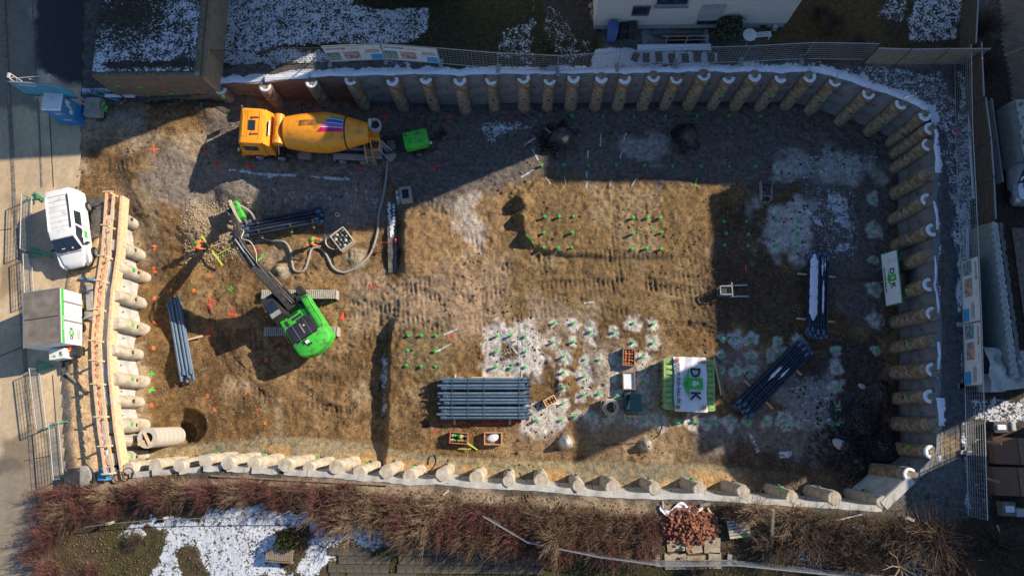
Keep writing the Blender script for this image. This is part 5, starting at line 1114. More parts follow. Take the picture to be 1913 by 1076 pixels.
# grey pump hose across the pit
hp=[(724,300),(722,330),(716,370),(708,400),(706,430),(700,455),(690,478),(672,495),(650,508),(635,508),(622,500),(612,480),(604,468),(594,463),(583,466),(578,480),(572,500),(563,508),(550,505),(546,490),(545,478),(540,462),(530,452),(510,450),(492,445),(482,430),(478,408),(470,398),(456,392)]
pts=[G(x,y)+Vector((0,0,.08)) for x,y in hp];pts[-1].z+=1.2;pts[-2].z+=.8;pts[-3].z+=.4
def smoothp(pts,n=5):
    out=[];N=len(pts)
    for i in range(N-1):
        p0,p1,p2,p3=pts[max(i-1,0)],pts[i],pts[i+1],pts[min(i+2,N-1)]
        for k in range(n):
            t=k/n;out.append(.5*((2*p1)+(-p0+p2)*t+(2*p0-5*p1+4*p2-p3)*t*t+(-p0+3*p1-3*p2+p3)*t**3))
    return out+[pts[-1]]
o=MB().tube(smoothp([p-pts[0] for p in pts]),.085,8).build('concrete_hose','hose',smooth=True);o.location=pts[0];tag(o,'long thick grey concrete hose winding from the green pump to the excavator tip','hose')
for pl,lb,r_ in (([(1238,790),(1232,810),(1215,822),(1180,828),(1120,832)],'thin black cable on the sunlit soil below the container',.02),([(800,868),(802,855),(812,850),(815,862),(808,875),(800,880)],'thin black cable looping on the bench above the south wall',.025),([(1033,695),(1038,720),(1040,745)],'thin dark wire lying between the white powder rings',.015),([(626,470),(622,480),(625,495)],'short black hose end near the grey hose bend',.04)):
    pts=smoothp([G(x,y)+Vector((0,0,.03)) for x,y in pl]);o=MB().tube([p-pts[0] for p in pts],r_,5).build('cable','black',smooth=True);o.location=pts[0];tag(o,lb,'cable')
# levelling staff
a,b_=G(381,443),G(420,498);o=MB().bar((0,0,.35),b_-a+Vector((0,0,.35)),.09).build('levelling_staff','yel');o.location=a;tag(o,'long yellow levelling staff propped in front of the standing worker','staff')
a,b_=G(408,478),G(432,463);o=MB().bar((0,0,.2),b_-a+Vector((0,0,.1)),.06).build('short_staff','yel');o.location=a;tag(o,'short green-yellow staff crossing the long levelling staff','staff')
a,b_=G(395,462),G(424,452);o=MB().bar((0,0,.1),b_-a+Vector((0,0,.1)),.05).build('thin_lath','wood');o.location=a;tag(o,'thin wooden lath lying right of the standing worker','lath')
# frozen puddles / debris south-east
for x,y,r_,lb in ((1568,830,.5,'blue-white crumpled plastic sheet on the rubble in the south-east corner'),(1610,722,.28,'small pale bag on the dark ground below the column of caps')):
    q=G(x,y);o=lump('plastic_sheet',r_,'tarpl',mt_,(0,0,0));o.location=q+Vector((0,0,.05));o.scale=(1,.6,.25);o.rotation_euler=(0,0,R(-35));tag(o,lb,'plastic sheet')
# ============================================================ MIXER TRUCK
xf=P(427,240,4.2).x;xr=P(702,240,2.6).x;TL=xr-xf;tc=(xf+xr)/2
gz0=float(zF0(xf+.8,16.)),float(zF0(xr-1.,16.));pit_=math.atan2(gz0[0]-gz0[1],TL-1.8);ty=P(466,236,gz0[0]+2.8).y
tk=thing('mixer_truck','orange-yellow concrete mixer truck with coloured stripes on its drum','truck',(tc,ty,(gz0[0]+gz0[1])/2+.04),rot=(0,-pit_,math.pi))
h=TL/2;YW=2.4
b=MB();b.prism([(-YW/2,h-2.1),(YW/2,h-2.1),(YW/2,h-.15),(YW/2-.2,h-.02),(0,h+.02),(-YW/2+.2,h-.02),(-YW/2,h-.15)][::-1],1.0,1.0) if False else None
# cab body: rounded box with windscreen slope
def cabshape(z0,z1,ins0,ins1,x0,x1):
    b=MB();v=[]
    for z,ins,dx in ((z0,ins0,0),(z0+(z1-z0)*.45,ins0*.4,.02),(z1-.25,ins1*.5,-.10),(z1-.07,ins1*.8,-.2),(z1,ins1+.12,-.32)):
        r=.16;X0,X1,Y=x0+ins*.3,x1+dx,YW/2-ins
        for a,c,t0 in ((X1-r,Y-r,0),(X0+r,Y-r,90),(X0+r,-Y+r,180),(X1-r,-Y+r,270)):
            for k in range(4): t=R(t0+k*30);v.append((a+r*math.cos(t),c+r*math.sin(t),z))
    n=16
    b.add(v,[(l*n+i,l*n+(i+1)%n,(l+1)*n+(i+1)%n,(l+1)*n+i) for l in range(4) for i in range(n)]+[tuple(range(4*n,5*n)),tuple(reversed(range(n)))]);return b
cb=cabshape(.85,2.95,0,.06,h-1.62,h).build('cab','yellow',tk,ang=35)
b=MB();b.box((h-.88,0,2.965),(.44,.66,.03));b.build('roof_hatch','glass',cb)
b=MB();b.box((h-1.35,0,2.97),(.02,1.9,.03));b.box((h-.35,0,2.96),(.05,1.5,.02));b.box((h-.65,0,2.96),(.02,1.9,.03));b.build('roof_bead','yellow',cb)
for y in (-.55,.55): b=MB();lathe(b,[(0,.03),(.3,.045),(.42,.09)],10);b.T=Matrix.Identity(4);o=b.build('air_horn','brownh' if False else 'clay',cb);o.location=(h-1.35,y,3.03)
for y in (-1,1):
    b=MB();b.box((h-.75,y*(YW/2-.015),2.05),(.85,.05,.6));b.build('side_window','glass',cb)
    b=MB();b.rbox((h-.05,y*(YW/2+.22),2.2),(.16,.3,.55),.06);b.bar((h-.2,y*(YW/2-.1),2.6),(h-.05,y*(YW/2+.2),2.5),.04);b.build('mirror','dsteel',cb)
    b=MB();b.box((h+.01,y*.85,1.05),(.08,.34,.2));b.build('headlight','white',cb)
b=MB();plate(b,(h+.0,0,2.1),(0,1,0),(-.12,0,1),2.0,.8,.04);b.build('windscreen','glass',cb)
b=MB();b.box((h+.05,0,.65),(.16,2.3,.45));b.build('bumper','yellow',cb)
# rear cab fairing (slopes to the tank)
b=MB();b.prism([(h-1.6,.9),(h-1.6,2.9),(h-2.0,2.3),(h-2.08,.9)],-YW/2+.06,YW/2-.06,'y');b.build('fairing','yellow',tk,ang=30)
b=MB();b.box((h-1.80,.05,2.63),(.05,.95,.5),M_=Matrix.Rotation(R(-30),4,'Y'));b.build('rear_window','glass',tk)
# chassis
b=MB();b.box((-.6,.42,.95),(TL-1.6,.12,.26));b.box((-.6,-.42,.95),(TL-1.6,.12,.26))
for x in (-3.4,-2,-.6,.8,2): b.box((x,0,.95),(.12,.72,.2))
b.build('chassis','grey',tk)
for x in (h-.95,h-2.35,-h+2.6,-h+1.25):
    for y in (-1,1):
        b=MB();b.T=Matrix.Translation((x,y*1.05,.5))@Matrix.Rotation(R(90),4,'Z');lathe(b,[(-.16,.40),(-.15,.5),(.15,.5),(.16,.40)],22);w_=b.build('wheel','black',tk,ang=40)
        b=MB();b.T=Matrix.Translation((x,y*1.22,.5))@Matrix.Rotation(R(90),4,'Z');lathe(b,[(-.04,.28),(.04,.24),(.05,.08)],14);b.build('rim','steel',w_)
for y in (-1,1):
    b=MB();b.box((-h+1.9,y*1.06,1.1),(2.3,.42,.04));b.box((-h+3.1,y*1.06,.95),(.1,.42,.3));b.box((-h+.68,y*1.06,.98),(.12,.42,.26));b.build('fender','grey',tk)
    b=MB();b.box((.6,y*1.0,.8),(.8,.4,.5));b.build('side_tank','steel',tk);b=MB();b.tube([(1.25,y*1.,.75),(1.75,y*1.,.75)],.2,12);b.build('air_tank','dsteel',tk)
b=MB();b.T=Matrix.Translation((h-2.42,0,2.45));b.tube([(0,-.98,0),(0,.98,0)],.33,20);wt=b.build('water_tank','yellow',tk,ang=35)
b=MB();b.bar((h-2.42,.95,2.2),(h-2.35,1.3,1.5),.05);b.build('pipe','whitem',wt)
b=MB();b.box((h-3.3,0,1.25),(.4,1.9,.5));b.build('drum_drive','dsteel',tk)
D0=Vector((h-2.82,0,2.05));D1=Vector((-h+.75,0,2.80));ax_=(D1-D0);DLn=ax_.length;dq=ax_.to_track_quat('X','Z').to_matrix().to_4x4()
DT=Matrix.Translation(D0)@dq
prof=[(0,.6),(.03,.95),(.12,1.03),(1.5,1.25),(1.55,1.25),(2.6,1.30),(2.65,1.30),(3.5,1.16),(3.98,1.0),(4.02,1.0),(DLn-.02,.62),(DLn,.45)]
b=MB();b.T=DT;lathe(b,prof,40);dr=b.build('drum','yellow',tk,ang=12)
b=MB();b.T=DT;lathe(b,[(3.92,1.03),(3.93,1.05),(4.0,1.02),(4.01,1.0)],40);b.build('drum_ring','dsteel',dr)
def rad(x):
    return float(np.interp(x,[p[0] for p in prof],[p[1] for p in prof]))
# coloured stripes wrapped on the drum
def wrap(name,mm,x0a,x0b,x1,a0,a1,e=.012,n=10):
    b=MB();b.T=DT;v=[];K=6
    for i in range(n+1):
        for k in range(K+1):
            u=k/K;xa=x0a+(x0b-x0a)*u;x=xa+(x1-xa)*i/n;t=R(a0+(a1-a0)*u);r=rad(x)+e;v.append((x,r*math.sin(t),r*math.cos(t)))
    b.add(v,[(i*(K+1)+k,i*(K+1)+k+1,(i+1)*(K+1)+k+1,(i+1)*(K+1)+k) for i in range(n) for k in range(K)]);return b.build(name,mm,dr,smooth=True)
sy=1  # which way the angle runs on this side
A_=[(34,22),(20,8.5),(6.5,-5.5),(-7.5,-20)]
for (a0,a1),mm,(xa,xb) in zip(A_,('teals','blues','purple','magenta'),((3.2,3.02),(3.0,2.82),(2.8,2.6),(2.58,2.3))):
    wrap('stripe',mm,xa,xb,3.88,a0,a1,.014,16)
for a in (21,7.5,-6.5): wrap('stripe_gap','white',3.02-(21-a)*.016,3.0-(21-a)*.016,3.88,a-.9,a+.9,.013)
wrap('worn_lettering',mat('worn_lettering',(.60,.24,.02),(.13,.07,.03),2.6,.6,thr=(.36,.66)),1.15,1.2,2.2,-2,16)
# hopper, chute, ladder
hp_=Vector((-h+.42,-.38,2.9))
b=MB();b.ring((hp_.x,hp_.y),.30,.42,hp_.z,hp_.z+.42,28);v=[];b.build('hopper',mat('cement_smeared_steel',(.42,.38,.36),(.27,.24,.22),5,.8,.3),tk,ang=40)
b=MB();lathe(b,[(0,.12),(.40,.31)],24,axis='z');b.T=Matrix.Identity(4);o=b.build('hopper_inside','dsteel',tk);o.location=(hp_.x,hp_.y,hp_.z-.3)
b=MB();b.rbox((hp_.x+.33,hp_.y-.12,hp_.z+.28),(.22,.6,.3),.08);b.build('hopper_lip','hosew',tk)
b=MB();b.box((-h+.45,.1,2.0),(.5,1.3,.12));b.build('rear_frame','yellow',tk)
b=MB();b.box((-h+.35,.3,1.2),(.7,1.5,.35));b.box((-h+.9,.9,1.3),(.5,.5,.3));b.build('rear_body','grey',tk)
lad=MB()
for x in (-h+.5,-h+1.05): lad.bar((x,.75,2.2),(x-.15,1.45,.7),.05)
for i in range(6): lad.box((-h+.72,.82+.11*i,2.0-.24*i),(.5,.13,.04))
lad.build('ladder','woodo',tk)
b=MB()
for p0,p1 in (((1.15,.45,3.0),(.1,.45,3.0)),((1.15,.45,3.0),(1.05,.95,2.6)),((.1,.45,3.),(.1,1.1,2.6)),((.1,1.1,2.6),(.6,1.1,2.6)),((.6,1.1,2.6),(.45,1.5,1.2)),((1.05,.95,2.6),(.95,1.5,1.3)),((.7,.45,3.),(.6,1.,2.6))): b.bar((-h+p0[0],p0[1],p0[2]),(-h+p1[0],p1[1],p1[2]),.055)
b.build('handrail','hosew' if False else 'yellow',tk)
b=MB();b.box((-h+.45,.55,2.25),(.7,.42,.04));b.build('platform','dsteel',tk)
b=MB();v=[];a=Vector((-h+.25,.35,1.9));c=Vector((-h-.75,1.05,1.2));d=(c-a).normalized();nn=Vector((-d.y,d.x,0)).normalized();K=8
for q in (a,c):
    for k in range(K+1): t=R(180+180*k/K);v.append(q+nn*.28*math.cos(t)+Vector((0,0,.28*math.sin(t)+.1)))
b.add(v,[(k,k+1,K+2+k,K+1+k) for k in range(K)]);o=b.build('chute','hose',tk,smooth=True);b=MB();b.bar(a+nn*.28+Vector((0,0,.1)),c+nn*.28+Vector((0,0,.1)),.04);b.bar(a-nn*.28+Vector((0,0,.1)),c-nn*.28+Vector((0,0,.1)),.04);b.build('chute_edge','steel',o)
# ============================================================ CONCRETE PUMP
q=P(768,263,1.2);pz=float(zF0(q.x,q.y));pu=thing('concrete_pump','small green concrete pump standing under the truck chute','pump',(q.x,q.y,pz),R(13));pu.scale=(1.12,1.15,1.08)
b=MB();b.rbox((.3,.0,1.05),(1.5,1.02,.65),.16,4);hd=b.build('hood','green',pu,ang=35)
for x,y in ((-.1,-.2),(.0,-.05),(-.25,.25),(.4,.2)): b=MB();b.box((x,y,1.385),(.14,.05,.02));b.build('slot','black',hd)
b=MB();b.box((.3,0,.62),(1.6,.9,.3));b.box((-1.0,0,.6),(1.4,.14,.2));b.build('frame','dsteel',pu)
b=MB();v=[]
for z,wx,wy in ((.75,.18,.18),(1.25,.42,.5)):
    for a,c in ((-1,-1),(1,-1),(1,1),(-1,1)): v.append((-1.25+a*wx,-.0+c*wy,z))
b.add(v,[(0,1,5,4),(1,2,6,5),(2,3,7,6),(3,0,4,7),(3,2,1,0)])
for a,c,d_ in ((-1.69,0,(.06,1.08,.1)),(-.81,0,(.06,1.08,.1)),(-1.25,.52,(.82,.06,.1)),(-1.25,-.52,(.82,.06,.1))): b.box((a,c,1.25),d_)
b.build('hopper','dsteel',pu)
b=MB();b.rbox((-.62,0,1.0),(.32,.95,.5),.06);b.build('valve_box','black',pu);b=MB();b.box((-1.2,.0,1.02),(.5,.6,.02));b.build('wet_concrete','dirtc',pu)
for y in (-.55,.55): b=MB();b.T=Matrix.Translation((.25,y,.34))@Matrix.Rotation(R(90),4,'Z');lathe(b,[(-.1,.26),(-.09,.34),(.09,.34),(.1,.26)],18);w_=b.build('wheel','black',pu,ang=40);b=MB();b.T=Matrix.Translation((.25,y*1.18,.34))@Matrix.Rotation(R(90),4,'Z');lathe(b,[(-.03,.18),(.03,.15)],12);b.build('rim','steel',w_)
b=MB();b.bar((1.05,0,.6),(1.85,.05,.5),.1);b.bar((1.7,.05,.1),(1.7,.05,.65),.08);b.T=Matrix.Identity(4);b.box((1.75,.3,.35),(.12,.3,.3));b.build('drawbar','black',pu)
b=MB();b.T=Matrix.Translation((1.95,.35,.28))@Matrix.Rotation(R(60),4,'Z');lathe(b,[(-.06,.15),(-.05,.2),(.05,.2),(.06,.15)],14);b.build('jockey_wheel','black',pu)
b=MB();b.box((1.12,-.38,1.0),(.12,.14,.12));b.build('tail_light','white',pu)
for y in (-.5,.5): b=MB();b.bar((-1.7,y,.1),(-1.7,y,1.1),.07);b.box((-1.7,y,.05),(.2,.2,.04));b.build('prop','steel',pu)
# ============================================================ EXCAVATOR
EZ=-.9;ec=P(560,586,0);ex=thing('excavator','green crawler excavator with a long grey arm reaching to the upper left','excavator',(ec.x,ec.y,EZ),0)
def trk(px0,px1,py,lab):
    a,c=P(px0,py,0),P(px1,py,0);L=c.x-a.x;y=a.y-ec.y;x0=a.x-ec.x
    b=MB();pr=[]
    for k in range(7): t=R(90-30*k);pr.append((L-.42+.42*math.cos(t),.45+.44*math.sin(t)))
    for k in range(7): t=R(270-30*k);pr.append((.42+.42*math.cos(t),.45+.44*math.sin(t)))
    b.prism([(x0+x,z) for x,z in pr][::-1],y-.27,y+.27,'y');o=b.build('track','dsteel',ex)
    b=MB();n=int(L/.13)
    for k in range(n): b.box((x0+.12+k*(L-.24)/(n-1),y,.905),(.085,.60,.05))
    for s_ in (0,1):
        for k in range(6): b.box((x0+(L+.0 if s_ else 0),y,.15+k*.13),(.05,.60,.09))
    s2=b.build('track_pad',mat('dusty_track',(.52,.48,.42),(.36,.33,.29),6,.8),o);s2['kind']='stuff';return o
trk(487,627,550,'a');trk(493,629,619,'b')
b=MB();b.box((0,0,.6),(1.6,2.0,.5));b.build('undercarriage','dsteel',ex);b=MB();lathe(b,[(.85,.75),(1.05,.75)],24,axis='z');b.build('slew_ring','dsteel',ex)
# upper structure frame: x forward, rotated by heading
tip=P(437,398,.6);base=P(548,585,1.2);hd_=math.atan2(tip.y-ec.y,tip.x-ec.x)
up=MB  # alias
HT=Matrix.Rotation(hd_,4,'Z')@Matrix.Translation((-.3,0,0))
def ub(): b=MB();b.T=HT.copy();return b
b=ub();b.rbox((-.75,0,1.22),(3.5,2.45,.28),.25,4);b.build('deck','green',ex,ang=35)
# counterweight
b=ub();pl=[(-1.55,-1.22),(-1.55,1.22),(-2.25,1.2)]+[(-2.25-.62*math.sin(R(t)),1.2*math.cos(R(t))) for t in range(18,163,18)]+[(-2.25,-1.2)]
n=len(pl);v=[];
for z,sc in ((1.15,.97),(1.3,1.),(2.0,1.),(2.2,.96),(2.28,.86)):
    for x,y in pl: v.append((-1.9+(x+1.9)*sc,y*sc,z))
b.add(v,[(l*n+i,(l+1)*n+i,(l+1)*n+(i+1)%n,l*n+(i+1)%n) for l in range(4) for i in range(n)]+[tuple(reversed(range(4*n,5*n))),tuple(range(n))]);cw=b.build('counterweight','green',ex,ang=35)
b=ub();b.rbox((-.5,-.98,1.75),(2.6,.46,.9),.12,3);b.build('side_cover','green',ex,ang=35)
b=ub();b.rbox((-.55,.98,1.62),(1.9,.42,.7),.1,3);b.build('side_cover','green',ex,ang=35)
b=ub();b.box((-.7,0,1.65),(1.8,1.6,.7));b.build('engine_bay','green',ex)
b=ub();b.rbox((-1.12,.12,2.1),(1.35,1.85,.36),.12,3);hdd=b.build('hood',mat('hood_black',(.035,.037,.05),(.025,.026,.035),4,.4),ex,ang=35)
b=ub();b.box((-1.1,-.28,2.285),(1.2,.02,.02));b.box((-1.1,.55,2.285),(1.2,.03,.02));b.build('hood_seam','steel',hdd)
b=ub();b.box((-1.02,.1,2.288),(.7,.07,.02));b.build('trim','grey',hdd);b=ub();b.box((-.9,-.1,2.288),(.12,.12,.02));b.build('decal',mat('decal_yellow',(.7,.5,.05)),hdd)
for x,y,w_,l in ((.15,.2,.16,.75),(-.12,.05,.18,.7),(-.35,-.1,.16,.6),(-.15,.78,.35,.18),(.35,-.62,.5,.2),(.65,-.6,.35,.3)): b=ub();b.box((x,y,2.01),(w_,l,.03));b.build('grille','dsteel',ex)
b=ub();b.box((1.3,-.98,1.6),(.5,.42,.7));b.box((.95,-.62,1.6),(.8,.25,.5));b.build('tool_box','dsteel',ex)
b=ub()
for x0,y0,x1,y1 in ((.6,-1.2,-1.4,-1.2),(.6,-.75,.6,-1.2),(-1.4,1.2,.2,1.2),(.2,.78,.2,1.2)): b.bar((x0,y0,2.45),(x1,y1,2.45),.04);b.bar((x0,y0,2.0),(x0,y0,2.45),.04)
b.build('handrail','dsteel',ex)
b=ub();b.tube([(-.55,1.0,1.95),(-.55,1.,2.2)],.12,14);b.build('exhaust','steel',ex);b=ub();b.tube([(-.8,.95,1.95),(-.8,.95,2.08)],.09,12);b.build('filler','hosew',ex)
b=ub();b.box((-1.95,.25,2.36),(.2,.2,.14));b.build('camera_box','white',ex);b=ub();b.box((-1.8,.3,2.32),(.1,.3,.1));b.box((-2.15,.15,2.32),(.12,.24,.1));b.build('bracket','dsteel',ex)
b=ub();b.box((-2.3,-.3,2.29),(.05,.05,.03));b.build('bolt','black',ex)
# cab
b=ub();v=[];x0,x1,y0,y1=.25,2.0,.42,1.32
lv=[(1.35,x0,x1,y0,y1),(2.1,x0,x1+.05,y0,y1),(2.95,x0+.08,x1-.25,y0+.05,y1-.08)]
for z,a,c,d,e in lv: v+=[(a,d,z),(c,d,z),(c,e,z),(a,e,z)]
b.add(v,[(l*4+i,l*4+(i+1)%4,(l+1)*4+(i+1)%4,(l+1)*4+i) for l in range(2) for i in range(4)]+[(8,9,10,11),(3,2,1,0)]);cab=b.build('cab','dsteel',ex)
b=ub();b.box((1.05,.86,2.965),(.62,.62,.03));b.build('roof_window','glass',cab);b=ub();b.box((.5,.86,2.97),(.3,.66,.05));b.build('roof_hatch','grey',cab)
b=ub();plate(b,(1.93,.87,2.45),(0,1,0),(-.3,0,.85),.75,.8,.03);b.build('windscreen','glass',cab);b=ub();plate(b,(1.1,1.285,2.4),(1,0,0),(0,-.09,.85),1.3,.7,.03);b.build('side_window','glass',cab)
b=ub();b.box((2.05,.9,1.45),(.3,.75,.06));b.build('step','steel',cab)
# arm
r_tip=(Vector((tip.x-ec.x,tip.y-ec.y))).length
r_tip+=.3;BOOM=[(.75,1.75),(1.7,3.0),(2.9,4.3),(4.2,4.85),(5.1,4.75)];ST=[(4.9,4.95),(5.8,4.0),(6.8,2.9),(r_tip-.1,1.9)]
def armpart(name,pts,wds,hts,y=0.,mm='dsteel'):
    b=ub();v=[];n=len(pts)
    for i,(r,z) in enumerate(pts):
        a=pts[max(i-1,0)];c=pts[min(i+1,n-1)];d=Vector((c[0]-a[0],c[1]-a[1])).normalized();nx_,nz_=-d.y,d.x;w_=wds[i]/2;hh=hts[i]/2
        for sy_,sz_ in ((-1,-1),(1,-1),(1,1),(-1,1)): v.append((r+nx_*sz_*hh,y+sy_*w_,z+nz_*sz_*hh))
    b.add(v,[(l*4+i,l*4+(i+1)%4,(l+1)*4+(i+1)%4,(l+1)*4+i) for l in range(n-1) for i in range(4)]+[(3,2,1,0),tuple((n-1)*4+k for k in range(4))]);return b.build(name,mm,ex)
armm=mat('arm_grey',(.085,.078,.078),(.04,.038,.04),3,.6,.2)
bo=armpart('boom',BOOM,[.62,.5,.46,.44,.4],[.4,.62,.75,.6,.4],mm=armm)
sk=armpart('stick',ST,[.4,.38,.34,.3],[.45,.6,.42,.3],mm=armm)
def cyl(r0,z0,r1,z1,y,rr=.075,par=None):
    b=ub();m=((r0+r1)*.5,(z0+z1)*.5);b.tube([(r0,y,z0),(m[0],y,m[1])],rr,10);o=b.build('hydraulic_cylinder','dsteel',par or ex,smooth=False);b=ub();b.tube([(m[0],y,m[1]),(r1,y,z1)],rr*.5,8);b.build('piston_rod','steel',o);return o
for y in (-.36,.36): cyl(1.0,1.5,2.7,3.9,y,.09)
cyl(3.1,4.95,5.0,5.4,0,.1);cyl(5.3,5.0,6.9,3.1,0,.08)
for k,(r_,y) in enumerate(((.045,-.28),(.04,-.22),(.045,.24))):
    b=ub();b.tube(smoothp([Vector((r,y+.03*math.sin(i*2+k),z+.42)) for i,(r,z) in enumerate(BOOM)],5),r_,6);b.build('hose','hose' if k==1 else 'black',ex,smooth=True)
b=ub();b.tube(smoothp([Vector(p) for p in ((3.2,-.25,5.0),(3.7,-.6,5.2),(4.4,-.65,5.3),(4.9,-.3,5.2),(5.4,-.55,4.8),(6.0,-.35,4.1))],6),.035,6);b.build('hose','hosew',ex,smooth=True)
b=ub();b.box((r_tip,0,1.75),(.35,.42,.5));b.box((r_tip+.1,.0,1.35),(.4,.5,.35));qh=b.build('quick_hitch','dsteel',ex)
b=ub();b.bar((r_tip-.3,-.16,2.3),(r_tip+.3,-.2,1.7),.09);b.bar((r_tip-.3,.16,2.3),(r_tip+.3,.2,1.7),.09);b.build('link','steel',ex)
att=thing('drill_attachment','lime green drill attachment hanging from the tip of the excavator arm','attachment',P(441,398,1.0),hd_-.12)
b=MB();b.rbox((.0,-.28,.2),(1.25,.42,.5),.1);b.build('housing','green',att,ang=35);b=MB();b.bar((-.9,-.05,.35),(.75,-.08,.45),.17);b.build('mast','hosew',att);b=MB();b.box((.55,-.2,-.1),(.3,.5,.6));b.build('clamp','dsteel',att)
a,c=G(462,402),G(474,436);o=MB().bar((0,0,1.2),c-a+Vector((0,0,.4)),.12).build('drill_rod','rust' if False else 'woodo');o.location=a;tag(o,'grey-brown drill rod leaning on the dark pipe bundle below the green attachment','rod')
# ============================================================ VAN
q=P(118,418,4.0);vn=thing('white_van','white van parked on the street beside the pit ramp','van',(q.x+.45,q.y-.38,3.03),R(-90)+math.radians(13.5))
VL,VW=4.75,1.86
def hull(name,secs,mm,par,ang=40,close=True):
    """secs: list of (x, [(y,z)...half profile from bottom centre to top centre])"""
    b=MB();v=[];n=len(secs[0][1]);N=2*n-2 if False else 2*n
    for x,pr in secs:
        for y,z in pr: v.append((x,y,z))
        for y,z in reversed(pr): v.append((x,-y,z))
    m=2*n;b.add(v,[(l*m+i,l*m+(i+1)%m,(l+1)*m+(i+1)%m,(l+1)*m+i) for l in range(len(secs)-1) for i in range(m)]+[tuple(reversed(range(m))),tuple((len(secs)-1)*m+k for k in range(m))]);return b.build(name,mm,par,ang=ang)
w2=VW/2
def pr(wb,wm,wt,zt,zsh): return [(wb*.9,.28),(wb,.45),(wm,.8),(wm,zsh),(wt,zt-.12),(wt*.9,zt-.03),(wt*.55,zt)]
hull('body',[(-2.37,pr(w2*.86,w2*.88,w2*.76,1.55,1.0)),(-2.33,pr(w2*.96,w2*.96,w2*.80,1.80,1.05)),(-2.1,pr(w2*.99,w2*.99,w2*.83,1.86,1.08)),(-1.,pr(w2,w2,w2*.85,1.90,1.08)),(.3,pr(w2,w2,w2*.85,1.89,1.08)),(.75,pr(w2,w2,w2*.83,1.82,1.06)),(1.45,pr(w2,w2,w2*.86,1.16,1.02)),(1.6,pr(w2,w2,w2*.84,1.08,.98)),(2.1,pr(w2*.95,w2*.95,w2*.72,.97,.88)),(2.33,pr(w2*.82,w2*.82,w2*.6,.80,.74)),(2.4,pr(w2*.68,w2*.68,w2*.5,.66,.6))],'white',vn,32)
def glassq(name,pts,mm='glass',par=vn,t=.012):
    a=[Vector(p) for p in pts];n=(a[1]-a[0]).cross(a[2]-a[0]).normalized();b=MB();m=len(a);v=[p+n*t for p in a]+[p-n*t for p in a];b.add(v,[tuple(range(m)),tuple(reversed(range(m,2*m)))]+[(i,(i+1)%m,m+(i+1)%m,m+i) for i in range(m)]);return b.build(name,mm,par)
ws=glassq('windscreen',[(.80,-.66,1.83),(.80,.66,1.83),(1.43,.76,1.21),(1.43,-.76,1.21)],t=.03)
b=MB();b.box((1.3,.3,1.37),(.18,.1,.01));b.box((1.28,-.25,1.39),(.1,.2,.01));b.build('papers','wtext',ws)
for s_ in (1,-1):
    glassq('side_window',[(.72,s_*.80,1.70),(1.32,s_*.86,1.18),(.25,s_*.90,1.16),(.10,s_*.82,1.70)]);glassq('side_window',[(-.02,s_*.825,1.70),(.08,s_*.90,1.16),(-.85,s_*.90,1.16),(-.85,s_*.825,1.70)])
    b=MB();b.bar((-1.9,s_*.66,1.90),(.25,s_*.68,1.92),.05);b.build('roof_rail','dsteel' if s_==1 else 'white',vn)
    for x in (-1.45,1.55):
        b=MB();b.T=Matrix.Translation((x,s_*(w2-.02),.33))@Matrix.Rotation(R(90),4,'Z');lathe(b,[(-.11,.26),(-.1,.33),(.1,.33),(.11,.26)],20);o=b.build('wheel','black',vn,ang=40);b=MB();b.T=Matrix.Translation((x,s_*(w2+.09),.33))@Matrix.Rotation(R(90),4,'Z');lathe(b,[(-.02,.21),(.02,.19),(.03,.06)],14);b.build('rim','steel',o)
    b=MB();b.rbox((1.15,s_*(w2+.12),1.12),(.14,.24,.18),.05);b.build('mirror','dsteel',vn)
    b=MB();b.rbox((2.2,s_*.66,.70),(.3,.3,.16),.06);b.build('headlight','grey',vn)
    b=MB();b.box((.0,s_*(w2+.005),.98),(.18,.02,.03));b.build('door_handle','dsteel',vn)
b=MB();b.box((.55,.93,.95),(.45,.02,.28));b.build('door_logo','logog',vn)
b=MB()
for i in range(7): b.box((-1.9+i*.33,0,1.902-.004*abs(i-3)),(.015,1.05,.012))
b.build('roof_rib','grey',vn)
for s_ in (1,-1):
    for x_,z0_,z1_ in ((.06,.45,1.12),(-.92,.45,1.72),(1.2,.45,1.1)): b=MB();b.box((x_,s_*(w2*.985+.006),(z0_+min(z1_,1.1))/2),(.014,.03,min(z1_,1.1)-z0_));b.build('door_seam','dsteel',vn)
b=MB();b.box((1.55,0,1.115),(.03,1.3,.02));b.box((1.47,.3,1.2),(.03,.55,.02));b.box((1.47,-.35,1.2),(.03,.55,.02));b.build('wiper','dsteel',vn)
hull('bumper',[(2.05,[(w2*.9,.25),(w2*.99,.35),(w2*.97,.55),(w2*.9,.62)]),(2.36,[(w2*.75,.25),(w2*.82,.35),(w2*.8,.58),(w2*.7,.66)]),(2.46,[(w2*.55,.25),(w2*.6,.35),(w2*.55,.52),(w2*.5,.58)])],'dsteel',vn)
# ============================================================ SITE BOX TRAILER
r0,r1,r2,r3=P(40,549,5.45),P(106,539,5.45),P(118,639,5.45),P(48,649,5.45);cc_=(r0+r1+r2+r3)/4;ux=((r1-r0)+(r2-r3))/2;bw=ux.length;bl=((r0-r3)+(r1-r2)).length/2;brz=math.atan2(ux.y,ux.x)
bx=thing('site_box_trailer','white box trailer with dusty grey roof and green stripe parked on the street','trailer',(cc_.x,cc_.y,3.03),brz);TH=2.42
b=MB();b.box((0,0,.42+(TH-.42)/2),(bw,bl,TH-.42));b.build('box_body','white',bx)
b=MB();b.box((0,0,TH+.012),(bw-.10,bl-.10,.03));b.build('roof_sheet',mat('dusty_roof',(.22,.19,.165),(.13,.115,.10),1.6,.9,.3),bx)
b=MB();b.box((0,-.02,TH+.035),(bw-.15,.05,.03));b.build('roof_seam','dsteel',bx)
b=MB()
